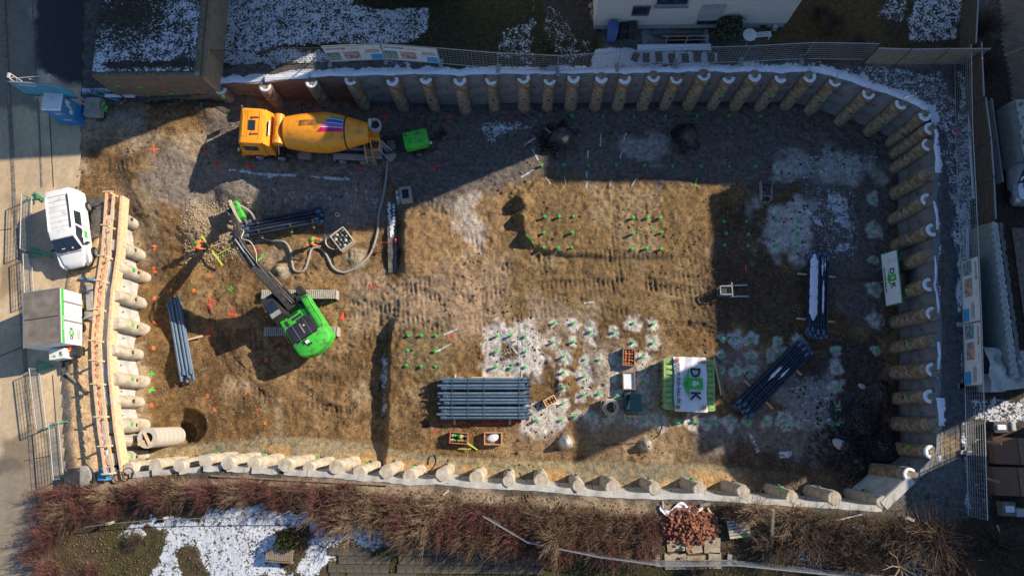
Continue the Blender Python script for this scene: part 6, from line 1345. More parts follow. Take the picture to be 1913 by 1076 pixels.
for s_ in (-1,1): b.box((s_*bw/2,0,TH),(.06,bl+.06,.07));b.box((0,s_*bl/2,TH),(bw-.06,.06,.07))
b.build('edge_trim','steel',bx)
b=MB();b.box((bw/2+.01,0,TH-.24),(.02,bl-.02,.22));gs=b.build('green_stripe','logog',bx)
for z in (): pass
for y in (.55,-.25+.1): b=MB();b.box((bw/2+.02,y*bl*.5,(TH+.42)/2-.1),(.03,.10,TH-.75));b.build('door_bar','steel',bx)
b=MB();b.box((bw/2+.016,.0,1.3),(.012,.03,1.7));b.build('door_gap','grey',bx)
rotb=(R(90),0,R(90))
dk(bx,0,0,.5,rotb,lambda u,v:(bw/2+.03,-.95+u*1.,1.45+v),False)
for j in range(5): b=MB();b.box((bw/2+.014,-.95,.95-.07*j),(.012,.8-.1*(j%3),.02));b.build('print_line','grey',bx)
text_obj('lettering','www.duk-bau.de',.12,'wtext',gs,(bw/2+.025,-.4,TH-.24),rotb)
for y in (-.45,.45):
    for s_ in (-1,1): b=MB();b.T=Matrix.Translation((s_*(bw/2-.12),y,.3));lathe(b,[(-.1,.24),(-.09,.3),(.09,.3),(.1,.24)],18);b.build('wheel','black',bx,ang=40)
b=MB();b.bar((.0,-bl/2,.45),(.1,-bl/2-1.3,.45),.12);b.bar((.5,-bl/2,.45),(.1,-bl/2-1.,.45),.08);b.build('drawbar','dsteel',bx)
b=MB();b.rbox((.08,-bl/2-.42,.95),(.95,.62,.75),.04);fb=b.build('front_box','white',bx)
text_obj('lettering','K',.26,'text',fb,(.33,-bl/2-.42,1.34),(0,0,0),.01);b=MB();b.box((.33,-bl/2-.56,1.335),(.2,.06,.012));b.box((-.05,-bl/2-.55,1.335),(.16,.1,.012));b.build('logo','logog',fb)
b=MB();b.box((.9,-bl/2-.35,.7),(.6,.5,.5));b.build('generator','dsteel',bx)
# crouching helper in red at the box handled below; ============================ BILLBOARD
u0,u1=P(15,153,6.5),P(113,160,6.5);d=u1-u0;W_=d.length;bb=thing('site_billboard','tall site billboard with blue-turquoise picture on a white lattice frame','billboard',(u0.x,u0.y,3.03),math.atan2(d.y,d.x))
H0,H1=1.75,3.5
b=MB();b.box((W_/2,0,(H0+H1)/2),(W_,.05,H1-H0));bo_=b.build('board','turq',bb)
b=MB();b.box((W_/2,-.03,H0+.09),(W_-.02,.02,.16));b.build('caption_bar','asph',bo_)
text_obj('lettering','Neubau Wohnhaus',.13,'wtext',bo_,(W_*.42,-.045,H0+.09),(R(90),0,0))
b=MB()
for k in range(6): b.box((W_*(.42+.05*k),-.03,H0+.50+.05*(k%3)),(W_*.035,.02,.45))
b.build('printed_building','grey',bo_)
for k in range(2): b=MB();b.box((W_*.30,-.03,H1-.25-.14*k),(W_*.35,.02,.03));b.build('print_line','wtext',bo_)
b=MB();b.box((W_/2,0,H1+.02),(W_+.04,.08,.05));b.build('top_edge','steel',bo_)
def lattice(x,y,z0,z1,dx,dy,nm='lattice_post'):
    b=MB();b.bar((x,y,z1),(x+dx,y+dy,z0),.05);b.bar((x,y+.30,z1),(x+dx,y+dy+.30,z0),.05);n=9
    for i in range(n): t=i/n;t2=(i+1)/n;A=Vector((x+dx*t,y+dy*t,z1+(z0-z1)*t));B=Vector((x+dx*t2,y+dy*t2+.0,z1+(z0-z1)*t2));
    for i in range(n):
        t=i/n;t2=(i+1)/n;A=Vector((x+dx*t,y+dy*t+(.3 if i%2 else 0),z1+(z0-z1)*t));B=Vector((x+dx*t2,y+dy*t2+(0 if i%2 else .3),z1+(z0-z1)*t2));b.bar(A,B,.03)
    return b.build(nm,'whitem',bb)
lattice(.25,.1,0,3.75,0,0);lattice(W_-.45,.1,0,3.95,0,0)
b=MB();b.bar((.35,.4,3.2),(W_-.4,.42,3.85),.05);b.bar((.25,.4,3.8),(.25,.1,3.8),.12);b.bar((W_-.45,.45,3.95),(W_-.45,.1,3.95),.12);b.bar((1.2,.3,3.4),(1.9,.25,3.3),.05);b.build('cross_bar','whitem',bb)
# blue toilet cabin
q=P(147,221,3.1);tl=thing('toilet_cabin','blue and white portable toilet cabin with snow-white roof under the billboard','toilet cabin',(q.x-.25,q.y+.1,3.03),R(-2))
b=MB();b.box((0,0,1.1),(1.15,1.1,2.2));b.build('cabin','blue',tl);b=MB();b.rbox((0,0,2.26),(1.2,1.15,.12),.06);b.build('roof','white',tl)
b=MB();b.box((.578,-.0,1.5),(.012,.98,1.1));dd=b.build('side_panel','bluel',tl)
b=MB();b.box((.59,.2,1.75),(.012,.25,.4));b.box((.59,-.25,1.3),(.012,.3,.3));b.box((.59,.0,1.55),(.012,.12,.5));b.build('white_print','wtext',dd)
for z in (1.7,.8): b=MB();b.box((.1,-.556,z),(.5,.012,.22));b.build('notice','tarpl',tl)
q=P(113,225,3.05);b=MB();lathe(b,[(0,.3),(.12,.3),(.13,.18)],16,axis='z');o=b.build('fence_foot','gfence');o.location=q;tag(o,'green round plastic foot lying left of the toilet cabin','fence foot')
q=P(181,205,3.05);b=MB();b.box((0,0,.25),(1.0,1.2,.5));o=b.build('concrete_block','conc');o.location=q;tag(o,'square concrete block with traces of snow right of the toilet cabin','block')
for x,y in ((176,200),(191,202),(196,208)): q=P(x,y,3.5);o=MB().bar((0,0,0),(.1,.35,.0),.12).build('green_peg','green');o.location=q;tag(o,'green painted peg by the concrete block, '+{176:'left',191:'middle',196:'right'}[x]+' one','peg','green pegs at the concrete block')
for a,c,mm,lb in (((160,172),(222,188),'bluel','pale blue pipe lying in front of the garage wall'),((175,168),(218,182),'gfence','green pole lying in front of the garage wall'),((196,179),(252,180),'snow','snowy board lying along the foot of the garage wall'),((222,176),(238,188),'rust','rust-red rod at the foot of the garage wall')):
    a,b_=P(*a,3.3),P(*c,3.2);o=MB().bar((0,0,0),b_-a,.09 if mm!='snow' else .2,.06).build('pole' if mm!='snow' else 'board',mm);o.location=a;tag(o,lb,'pole' if mm!='snow' else 'board','poles lying before the garage')
# ============================================================ RIGHT SIDE
q0,q1=P(1866,178,5.6),P(1960,290,5.6)
tt=thing('covered_trailer','tall trailer wrapped in a grey tarpaulin left of nothing, beside the brown paving','trailer',((P(1893,178,5.9)).x,P(1893,300,5.9).y,4));tt['label']='tall trailer wrapped in a grey-silver tarpaulin beside the brown paving'
b=MB();ln=P(1893,178,5.9).y-P(1893,290,5.9).y
b.prism([(-.12,0),(2.8,0),(2.8,1.9),(.0,1.95),(-.1,1.6)][::-1],0,ln,'y');b.build('tarpaulin','tarp',tt)
b=MB();v=[]
for j in range(14):
    for i in range(8): v.append((.02+i*.3,j*ln/13,1.97+.05*math.sin(i*3+j*1.7)+.04*math.cos(j*2.3)))
b.add(v,[(j*8+i,j*8+i+1,(j+1)*8+i+1,(j+1)*8+i) for j in range(13) for i in range(7)]);b.build('roof_sheet','tarpl',tt,smooth=True)
b=MB();b.box((-.3,ln/2,.3),(.1,ln+1.6,.5));b.build('side_rail','grey',tt)
# snowy car behind it (front points down)
q=P(1905,325,4.9);cr=thing('snowy_car','silver car with a thin layer of snow on windscreen and bonnet','car',(q.x+.45,q.y+.2,4),R(-92))
def pc(w_,zt,zs): return [(w_*.9,.22),(w_,.4),(w_,zs),(w_*.82,zt-.08),(w_*.7,zt-.01),(w_*.4,zt)]
hull('body',[(-2.,pc(.8,1.0,.8)),(-1.6,pc(.86,1.35,.85)),(-.5,pc(.88,1.45,.88)),(.1,pc(.88,1.42,.88)),(.85,pc(.88,.98,.85)),(1.5,pc(.84,.88,.78)),(1.9,pc(.74,.72,.62)),(2.0,pc(.6,.58,.5))],'grey',cr,35)
glassq('windscreen',[(.16,-.58,1.42),(.16,.58,1.42),(.84,.68,1.03),(.84,-.68,1.03)],par=cr,t=.02)
b=MB();v=[]
for i,(x,z,w_) in enumerate(((.2,1.44,.55),(.5,1.29,.6),(.8,1.09,.62),(1.1,1.0,.66),(1.5,.93,.6),(1.75,.85,.5))):
    for k in range(7): v.append((x+.03*math.sin(k*3+i),(k/3-1)*w_,z+.02*math.cos(k*2+i)-.03*abs(k/3-1)**3))
b.add(v,[(i*7+k,i*7+k+1,(i+1)*7+k+1,(i+1)*7+k) for i in range(5) for k in range(6) if (i*3+k*5)%11]);b.build('snow_cover','snow',cr,smooth=True)
for s_ in (-1,1):
    b=MB();b.rbox((1.75,s_*.55,.7),(.3,.25,.14),.05);b.build('headlight','white',cr)
    for x in (-1.3,1.35): b=MB();b.T=Matrix.Translation((x,s_*.82,.31))@Matrix.Rotation(R(90),4,'Z');lathe(b,[(-.1,.25),(-.09,.31),(.09,.31),(.1,.25)],18);b.build('wheel','black',cr,ang=40)
b=MB();b.box((1.97,0,.5),(.06,1.1,.08));b.build('grille','steel',cr)
# long grey covered structure (sagging tarpaulin) further down
A0,A1=P(1838,425,6.0),P(1876,418,6.9);B0=P(1838,690,6.0);ln=A0.y-B0.y
lt=thing('covered_shelter','long shelter covered with a sagging grey tarpaulin with a silver hem','shelter',(P(1838,690,5.4).x,P(1876,690,6.9).y,4))
lt.location=(P(1840,690,4).x,P(1876,705,5.9).y,4);ln=P(1876,415,5.9).y-lt.location.y;wd=.16
b=MB();v=[];nx_,ny_=10,34
for j in range(ny_):
    for i in range(nx_):
        u=i/(nx_-1);s_=j/(ny_-1);z=.02+1.85*u;v.append((u*wd-.12*math.sin(math.pi*u)*(1+.4*math.sin(s_*9)),s_*ln,z))
b.add(v,[(j*nx_+i,j*nx_+i+1,(j+1)*nx_+i+1,(j+1)*nx_+i) for j in range(ny_-1) for i in range(nx_-1)])
b.build('tarpaulin','tarp',lt,smooth=True)
b=MB();v=[];NN=60
for j in range(NN):
    for i in range(5): v.append((wd+.12+(i-2)*.10+.02*math.sin(j*1.9),j*ln/(NN-1),1.88+.05*math.sin(j*2.4+i*2)+.04*math.cos(i*3.)))
b.add(v,[(j*5+i,j*5+i+1,(j+1)*5+i+1,(j+1)*5+i) for j in range(NN-1) for i in range(4)]);b.build('silver_hem','tarpl',lt,smooth=True)
b=MB();v=[]
for j in range(NN):
    for i in range(4): v.append((wd+.46+(i)*.09+.03*math.sin(j*.9),j*ln/(NN-1),1.78+.05*math.sin(j*2.1+i*2)-.02*i))
b.add(v,[(j*4+i,j*4+i+1,(j+1)*4+i+1,(j+1)*4+i) for j in range(NN-1) for i in range(3)]);b.build('silver_hem','tarp',lt,smooth=True)
b=MB();b.box((wd+.1,ln/2,.88),(.08,ln,1.76));b.build('frame','steel',lt)
q=P(1900,560,4);b=MB();b.box((0.5,0,0),(3.2,8.6,.06));o=b.build('terrace','dirtc');o.location=(P(1913,560,4).x+.9,q.y,4.06);o['kind']='structure'
a,b_=P(1824,428,4.8),P(1858,414,5.2);o=MB().bar((0,0,0),b_-a,.1).build('tan_plank','wood');o.location=a;tag(o,'tan plank at the upper end of the grey covered shelter','plank')
ft2=thing('crumpled_tarpaulin','crumpled silver tarpaulin with snow at the lower end of the covered shelter','tarpaulin',P(1888,690,5.2));b=MB();v=[]
for j in range(18):
    for i in range(24): u,w_=i/23-.5,j/17-.5;v.append((u*2.9,w_*2.2*(1-.3*u),.35*float(fbm(u*4,w_*4,1.5,4,5))*2+.1*math.sin(u*14+w_*9)-.9*max(0,abs(w_)-.3)))
b.add(v,[(j*24+i,j*24+i+1,(j+1)*24+i+1,(j+1)*24+i) for j in range(17) for i in range(23)]);b.build('folds','tarpl',ft2,smooth=True)
b=MB();b.T=Matrix.Translation((.6,.25,.55));[b.box((.25*math.sin(i*3),.16*i-.3,.0),(.35,.12,.03),R(20*i)) for i in range(5)];b.build('snow_patch','snow',ft2)
q=P(1855,715,4.5);b=MB();b.box((0,0,.3),(1.15,1.0,.62));o=b.build('pale_box','whitem');o.location=(q.x,q.y,4);tag(o,'pale grey box below the crumpled tarpaulin','box')
# brown covered pallets
for i,(y0,y1,lb) in enumerate(((817,868,'upper of two brown slatted covers on the right edge'),(872,927,'lower of two brown slatted covers on the right edge'))):
    c0,c1=P(1862,y0,4.9),P(1862,y1,4.9);t=thing('brown_cover',lb,'cover',(c0.x,c1.y,4),0,'brown covers at the right edge');ln=c0.y-c1.y
    b=MB();b.prism([(0,0),(0,.55),(1.05,.95),(1.05,0)],0.02,ln-.02,'y');b.build('side_sheet','brown',t)
    for k in range(5): b=MB();b.box((1.22+k*.32,ln/2,1.0+.02*k),(.29,ln-.03,.06),M_=Matrix.Rotation(R(-3),4,'Y'));b.build('slat','clay' if False else mat('brown_slat',(.27,.155,.10),(.21,.115,.075),5,.6),t)
# dark chair-like boxes
for i,(x,y,w_,l,mm,lb) in enumerate(((1868,798,.62,.5,'dsteel','dark seat with snow above the brown covers'),(1892,796,.2,.4,'whitem','narrow pale crate right of the dark seat'),(1884,950,.6,.6,'dirtc','dark box with a clump of snow below the brown covers'),(1906,957,.45,.35,'whitem','small white box at the right edge below the brown covers'))):
    q=P(x,y,4.4);t=thing('storage_box',lb,'box',(q.x,q.y,4));b=MB();b.rbox((0,0,.25),(w_*1.3,l*1.3,.5),.05);b.build('body',mm,t)
    if 'snow' in lb: b=MB();b.rbox((.0,0,.53),(w_*.8,l*.6,.08),.04);b.build('snow_cover','snow',t)
for i,(x0,y0,x1,y1) in enumerate(((1842,824,1871,829),(1842,893,1869,901))):
    a,b_=P(x0,y0,4.6),P(x1,y1,5.1);o=MB().bar((0,0,0),b_-a,.12).build('timber_post','woodo');o.location=a;tag(o,('upper' if i==0 else 'lower')+' of two timber posts leaning towards the brown covers','post','timber posts by the brown covers')
o=MB().bar((0,0,0),P(1797,238,4.4)-P(1782,247,4.4),.09).build('orange_ribbon','red');o.location=P(1782,247,4.4);tag(o,'orange-red ribbon tied to the fence brace on the snow','ribbon')
# ground strips beside the east fence (boards with snow)
for i,(pl) in enumerate(([(1808,160),(1812,290),(1818,372)],[(1806,425),(1807,490)])):
    for k in range(len(pl)-1): a,b_=P(*pl[k],4.05),P(*pl[k+1],4.05);o=MB().bar((0,0,.05),b_-a+Vector((0,0,.05)),.13,.08).build('snowy_beam','snow');o.location=a;tag(o,['snow-covered beam along the slat fence, upper piece','snow-covered beam along the slat fence, middle piece','snow-covered beam above the first upright banner'][i+k if i==0 else 2],'beam','snowy beams east of the path')
# brown paving, top right
pv=MB();a,c=P(1856,-60,4),P(1990,200,4);x=a.x;k=0
yy=a.y
while yy>c.y:
    xx=a.x+(k%2)*.12+.12*math.sin(yy*1.3)
    while xx<c.x: pv.box((xx,yy,4.02+.006*math.sin(xx*31+yy*17)),(.235,.165,.06));xx+=.25
    yy-=.18;k+=1
o=pv.build('paving_stones','paver');tag(o,kind='stuff')
b=MB();b.box(((a.x+c.x)/2,(a.y+c.y)/2,3.99),(c.x-a.x+.2,a.y-c.y+.2,.05));b.build('paving_bed','woodd')['kind']='structure'
# ============================================================ PEOPLE
def skin_mesh(name,V,Ed,Rr,mm,par,sub=1,root=0):
    me=bpy.data.meshes.new(name);me.from_pydata([tuple(v) for v in V],Ed,[]);o=bpy.data.objects.new(name,me);COL.objects.link(o)
    md=o.modifiers.new('s','SKIN');md.use_smooth_shade=True
    for i,l in enumerate(me.skin_vertices[0].data): l.radius=(Rr[i],Rr[i]) if not isinstance(Rr[i],tuple) else Rr[i];l.use_root=(i==root)
    if sub: m2=o.modifiers.new('u','SUBSURF');m2.levels=sub;m2.render_levels=sub
    dg=bpy.context.evaluated_depsgraph_get();dg.update();nm=bpy.data.meshes.new_from_object(o.evaluated_get(dg));o.modifiers.clear();o.data=nm;nm.name=name;bpy.data.meshes.remove(me)
    nm.materials.clear();nm.materials.append(m_(mm));o.parent=par;return o
def person(label,loc,rz,lean,arms,legs,jacket,helmet):
    """local frame: x is where the person faces. lean = forward bend of the trunk (deg)."""
    t=thing('person',label,'person',loc,rz)
    L=R(lean);hip=Vector((0,0,.90 if lean<50 else .80));ud=Vector((math.sin(L),0,math.cos(L)))
    waist=hip+ud*.18;chest=hip+ud*.42;neck=hip+ud*.56;fw=Vector((math.cos(L*.6),0,-math.sin(L*.6)))
    head=neck+(ud*.75+Vector((0,0,.25))).normalized()*.17
    V=[hip,waist,chest,neck,head+Vector((0,0,-.02)),head+ud*.09];E_=[(0,1),(1,2),(2,3),(3,4),(4,5)];Rr=[.12,.125,.145,.06,.085,.07]
    def limb(st,pts,rad):
        a=st
        for p,r in zip(pts,rad): V.append(Vector(p));Rr.append(r);E_.append((a,len(V)-1));a=len(V)-1
        return a
    ja=[]
    for s_,(el,hn) in zip((1,-1),arms):
        sh=chest+ud*.08+Vector((0,s_*.19,0));limb(2,[sh,sh+Vector(el),sh+Vector(hn)],[.07,.05,.036]);ja.append((sh,sh+Vector(el),sh+Vector(hn)))
    lg=[]
    for s_,(kn,ft) in zip((1,-1),legs):
        h_=hip+Vector((0,s_*.10,-.06));k_=Vector((kn[0],s_*kn[1],kn[2]));f_=Vector((ft[0],s_*ft[1],.08));limb(0,[h_,k_,f_,f_+Vector((.15,0,-.03))],[.095,.065,.05,.04]);lg.append((h_,k_,f_))
    skin_mesh('body',V,E_,Rr,'skin',t)
    # face details: nose, ears
    b=MB();nz=head+fw*.10;b.tube([nz-ud*.01,nz+fw*.02-ud*.03],[.012,.018],6);o=b.build('nose','skin',t)
    for s_ in (1,-1): b=MB();c=head+Vector((0,s_*.085,0));b.box(tuple(c),(.03,.015,.05));b.build('ear','skin',t);b=MB();c=head+fw*.085+Vector((0,s_*.032,.015));b.box(tuple(c),(.01,.025,.012));b.build('eye','black',t)
    # clothes
    V2=[hip+ud*.02,waist,chest,neck-ud*.03];E2=[(0,1),(1,2),(2,3)];R2=[.18,.175,.21,.10]
    for sh,el,hn in ja:
        n=len(V2);V2+=[sh,el,el.lerp(hn,.82)];R2+=[.105,.085,.062];E2+=[(2,n),(n,n+1),(n+1,n+2)]
    skin_mesh('jacket',V2,E2,R2,jacket,t)
    b=MB();b.T=Matrix.Translation(chest)@Vector((0,0,1)).rotation_difference(ud).to_matrix().to_4x4();lathe(b,[(-.20,.19),(-.15,.19)],16,axis='z');b.build('reflective_band','yel',t)
    V3=[hip+ud*.05];E3=[];R3=[.14]
    for h_,k_,f_ in lg: n=len(V3);V3+=[h_,k_,k_.lerp(f_,.85)];R3+=[.11,.08,.066];E3+=[(0,n),(n,n+1),(n+1,n+2)]
    skin_mesh('trousers',V3,E3,R3,'trous',t)
    for h_,k_,f_ in lg: b=MB();b.rbox((f_.x+.07,f_.y,.06),(.29,.11,.12),.04);b.build('boot','black',t,ang=40)
    if helmet:
        b=MB();b.T=Matrix.Translation(head+ud*.03)@Vector((0,0,1)).rotation_difference((ud+Vector((0,0,1))).normalized()).to_matrix().to_4x4();lathe(b,[(.0,.155),(.012,.125),(.07,.118),(.11,.085),(.13,.03)],20,axis='z');b.build('helmet',helmet,t,smooth=True)
    # hands: palm plus five curled fingers
    for (sh,el,hn),s_ in zip(ja,(1,-1)):
        d=(hn-el).normalized();sd=d.cross(Vector((0,0,1)));sd=sd.normalized() if sd.length>.1 else Vector((0,1,0));dn=d.cross(sd).normalized()
        HV=[hn,hn+d*.05,hn+d*.085];HE=[(0,1),(1,2)];HR=[.03,.032,.028]
        for k,(off_,ln) in enumerate(((-.03,.06),(-.010,.072),(.010,.068),(.03,.052))):
            n=len(HV);a=hn+d*.085+sd*off_;HV+=[a,a+d*ln*.55+dn*.012,a+d*ln*.8+dn*.035];HR+=[.010,.009,.008];HE+=[(2,n),(n,n+1),(n+1,n+2)]
        n=len(HV);a=hn+d*.03-sd*.035*s_;HV+=[a,a+d*.03-sd*.025*s_+dn*.01];HR+=[.011,.009];HE+=[(1,n),(n,n+1)]
        skin_mesh('hand',HV,HE,HR,'skin',t,0)
    return t
p=G(587,458);person('worker in an orange jacket and green helmet walking beside the thick grey hose',p,R(-8),28,[((.12,.04,-.24),(.40,.02,-.30)),((.16,-.05,-.22),(.45,-.04,-.26))],[((.20,.11,.50),(.16,.11,0)),((-.05,.12,.46),(-.25,.12,0))],'orange','capg')
p=G(383,465);person('worker in an orange jacket and green helmet standing behind the yellow levelling staff',p,R(-5),14,[((.14,.03,-.22),(.40,.0,-.10)),((.12,-.06,-.25),(.36,-.04,-.30))],[((.08,.12,.48),(.04,.12,0)),((.02,.13,.48),(-.12,.13,0))],'orange','green')
p=P(146,664,3.03);person('helper in a red jacket bending down at the drawbar end of the site box',p,R(100),68,[((.12,.03,-.24),(.28,.02,-.40)),((.12,-.03,-.24),(.30,-.02,-.40))],[((.15,.13,.44),(.0,.14,0)),((.14,.13,.44),(-.05,.14,0))],'red',None)
# ============================================================ SHRUBS AND GARDEN
def twigs(seed,n,r,h,lean=(0,0),side=5,thin=.012):
    rn=np.random.default_rng(seed);b=MB();V=[];Fc=[]
    def tri(p0,p1,r0,r1):
        d=(p1-p0);d=d/ (np.linalg.norm(d)+1e-9);a=np.cross(d,[0.3,.2,1.]);a/=np.linalg.norm(a)+1e-9;c=np.cross(d,a);o=len(V)
        for q,rr in ((p0,r0),(p1,r1)):
            for k in range(3): t=2.1*k;V.append(tuple(q+(a*math.cos(t)+c*math.sin(t))*rr))
        for k in range(3): Fc.append((o+k,o+(k+1)%3,o+3+(k+1)%3,o+3+k))
    for i in range(n):
        a=rn.random()*6.283;e=rn.random()**.6;tipv=np.array([math.cos(a)*r*e+lean[0],math.sin(a)*r*e+lean[1],h*(.75+.4*rn.random())*(1-.35*e)])
        b0=np.array([rn.normal(0,.16),rn.normal(0,.16),0]);prev=b0;K=4;r0=thin*(1+rn.random())
        for k in range(1,K+1):
            t=k/K;cur=b0*(1-t)+np.array([tipv[0]*t**1.3,tipv[1]*t**1.3,tipv[2]*t**.8])+rn.normal(0,.035,3);tri(prev,cur,r0*(1-.7*(k-1)/K),r0*(1-.7*k/K))
            if k>1:
                for q in range(int(side/2)+ (rn.random()>.5)):
                    dv=(cur-prev);dv/=np.linalg.norm(dv);dv=dv+rn.normal(0,.55,3);dv[2]+=.2;e2=cur+dv*(.18+.3*rn.random());tri(cur,e2,r0*.45,r0*.2)
            prev=cur
    b.v=V;b.f=Fc;b.mi=[0]*len(Fc);return b
TW=[]
for i,(mm,n_,r_,h_) in enumerate((('twig_r',62,.9,1.7),('twig_b',60,.95,1.7),('twig_r',55,.85,1.4),('twig_p',48,1.0,1.8),('twig_b',66,.95,1.5),('twig_r',70,1.05,1.9))):
    o=twigs(50+i,n_,r_,h_,(-.25,-.22),6,.017).build('twigs',mm,None);TW.append(o.data);bpy.data.objects.remove(o)
rs=random.Random(5);rows=[]
for x in range(100,330,38):
    for y in (918,950,985,1020,1055): 
        if (y>955 and x>135) or (y>925 and x>250): continue
        rows.append((x+rs.uniform(-12,12)+(960-y)*.05,y+rs.uniform(-8,8)))
for x in range(330,1235,34):
    yb=np.interp(x,[330,640,800,960,1240],[905,915,938,955,975])
    rows.append((x+rs.uniform(-10,10),yb+rs.uniform(-6,6)));rows.append((x+rs.uniform(-10,10),yb+(26 if x>620 else 12)+rs.uniform(-6,6))) if (x>620 or int(x/34)%2) else None
    if x>600: rows.append((x+rs.uniform(-10,10),yb+48+rs.uniform(-6,6)))
for i,(x,y) in enumerate(rows):
    q=U(x,y);NUM='first second third fourth fifth sixth seventh eighth ninth tenth eleventh twelfth thirteenth fourteenth fifteenth sixteenth seventeenth eighteenth nineteenth twentieth twenty-first twenty-second twenty-third twenty-fourth twenty-fifth twenty-sixth twenty-seventh twenty-eighth twenty-ninth thirtieth'.split()
    rw='upper' if x>330 and y<np.interp(x,[330,640,800,960,1240],[905,915,938,955,975])+9 else ('lower' if x<620 or y>np.interp(x,[330,640,800,960,1240],[905,915,938,955,975])+37 else 'middle')
    if x<=330: rw='left'
    CNT=globals().setdefault('CNT',{});CNT[rw]=CNT.get(rw,0)+1
    t=thing('leafless_shrub',NUM[min(CNT[rw],30)-1]+' leafless shrub from the left in the '+rw+(' row' if rw!='left' else ' part')+' of the south thicket','shrub',q,rs.uniform(-.4,.4),'leafless shrubs along the south wall');k=rs.choice([1,1,3,0,5,4,2])
    if x<320: k=rs.choice([0,2,5,5,3])
    o=part('twigs',TW[k],t);s_=rs.uniform(.75,1.1);o.scale=(s_*1.05,s_*(.95 if x>620 else .8),s_*(.75 if x>620 else .62))
DW=[]
for i in range(3):
    o=twigs(80+i,95,.9,1.3,(.15*i-.1,-.15),7,.011).build('twigs',mat('dark_twig',(.15,.095,.06),(.06,.04,.03),1.2,.85),None);DW.append(o.data);bpy.data.objects.remove(o)
for i,(x,y,k,s_,lb) in enumerate(((1500,985,4,1.5,'bare brown bush right of the tall timber post'),(1545,1000,1,1.3,'bare brown bush above the small snow patch at the bottom right'),(1590,1040,3,1.6,'pale bare bush with forked branches near the bottom edge right'),(1660,1000,1,1.5,'bare brown bush below the slanting concrete corner'),(1730,1000,4,1.6,'dark bare bush under the lower end of the grey path'),
    (1770,1045,0,1.5,'reddish bare bush near the bottom right corner'),(1840,1010,4,1.6,'bare bush at the end of the east mesh fence'),(1890,1050,1,1.5,'bare bush in the bottom right corner'),(1450,1020,1,1.2,'low brown bush at the foot of the timber post'),(1410,955,3,1.,'straw-coloured dry shrub above the pallet'),(1475,960,3,1.,'straw-coloured dry shrub right of the timber post top'),
    (1365,948,4,.8,'small dry shrub between wall and pallet'),(1300,1070,0,.9,'reddish shrub at the bottom edge under the mesh fence'),(1556,52,3,.9,'small dry bush on the brown bed in the top right garden'),(1500,95,4,.6,'tiny dry bush at the fence in the top right garden'),(1600,85,4,.8,'small dry bush left of the slat fence in the top right garden'),
    (1830,60,4,1.1,'dark bare hedge plant beside the brown paving, upper'),(1840,130,4,1.,'dark bare hedge plant beside the brown paving, lower'),(1530,30,1,.7,'small bare bush upper middle of the brown garden bed'),(262,1003,1,.55,'small brown bush in the upper left of the southern snow'),(180,1065,2,1.,'reddish bush at the bottom left corner of the thicket'))):
    q=U(x,y);t=thing('bare_bush',lb,'bush',q,i*1.3);o=part('twigs',TW[k] if (i in (9,10,11) or k==2) else DW[i%3],t);o.scale=(s_*(1+.25*math.sin(i*2.)),s_,s_*.7)
# pale bare tree with thick limbs
q=U(1655,1045);t=thing('bare_tree','bare tree with pale forking branches among the bushes at the bottom right','tree',q)
b=MB();b.tube([(0,0,0),(.1,.0,.8),(.0,-.1,1.5)],[.10,.08,.06],7);b.build('trunk','woodo',t);b=MB();rn=random.Random(4)
for i in range(9):
    a=i*.72;p0=Vector((0,-.1,1.2+.05*i));p1=p0+Vector((math.cos(a)*.7,math.sin(a)*.7,.6));p2=p1+Vector((math.cos(a+.4)*.7,math.sin(a+.4)*.6,.5));b.tube([p0,p1,p2],[.045,.03,.015],5)
    for k in range(3): b.tube([p1.lerp(p2,.3*k),p1.lerp(p2,.3*k)+Vector((math.cos(a-.7+k*.5)*.5,math.sin(a-.7+k*.5)*.5,.4))],[.02,.008],4)
b.build('crown','twig_p',t)
q=U(1038,1000);t=thing('bare_tree','slim bare sapling standing in the thicket by the mesh fence','tree',q);b=MB();b.tube([(0,0,0),(.0,.1,1.2),(.25,.7,2.4)],[.05,.04,.02],6);b.build('trunk','woodo',t);o=part('crown',TW[3],t,(0,0,.6));o.scale=(.8,.8,1)
bush('evergreen_bush','olive evergreen shrub behind the slatted lounger in the snow',541,1006,4,.62,1.0,'leafo',900,seed=9)
# garden furniture and oddments, south
q=U(527,1036);t=thing('slatted_lounger','slatted dark timber lounger on the snow in the south garden','lounger',q,R(-4))
for i in range(15): b=MB();b.box((-.72+i*.103,.08,.42),(.075,.62,.04));b.build('slat','woodo',t)
for i in range(15): b=MB();b.box((-.72+i*.103,-.30,.30),(.07,.05,.30));b.build('slat','woodo',t)
b=MB()
for x in (-.6,.6):
    for y in (-.2,.3): b.box((x,y,.2),(.06,.06,.4))
b.build('legs','woodd',t)
q=U(1377,985);t=thing('pallet','pale timber pallet with green paint lying right of the brick heap','pallet',q,R(8))
for i in range(6): b=MB();b.box((0,-.42+i*.165,.30),(1.15,.125,.03));b.build('slat','hosew' if i not in (0,3) else mat('green_stained_board',(.22,.48,.22),(.5,.45,.36),1.3,.8,thr=(.52,.56)),t)
for x in (-.5,0,.5): b=MB();b.box((x,0,.15),(.1,.95,.26));b.build('bearer','woodo',t)
bm_=MB();bm_.box((0,0,0),(.24,.12,.075));o=bm_.build('brick',None and '' or mat('broken_brick',(.36,.14,.08),(.20,.08,.05),2.,.9,.3),None);bme=o.data;bpy.data.objects.remove(o)
rk=random.Random(8);hc_=U(1290,985)
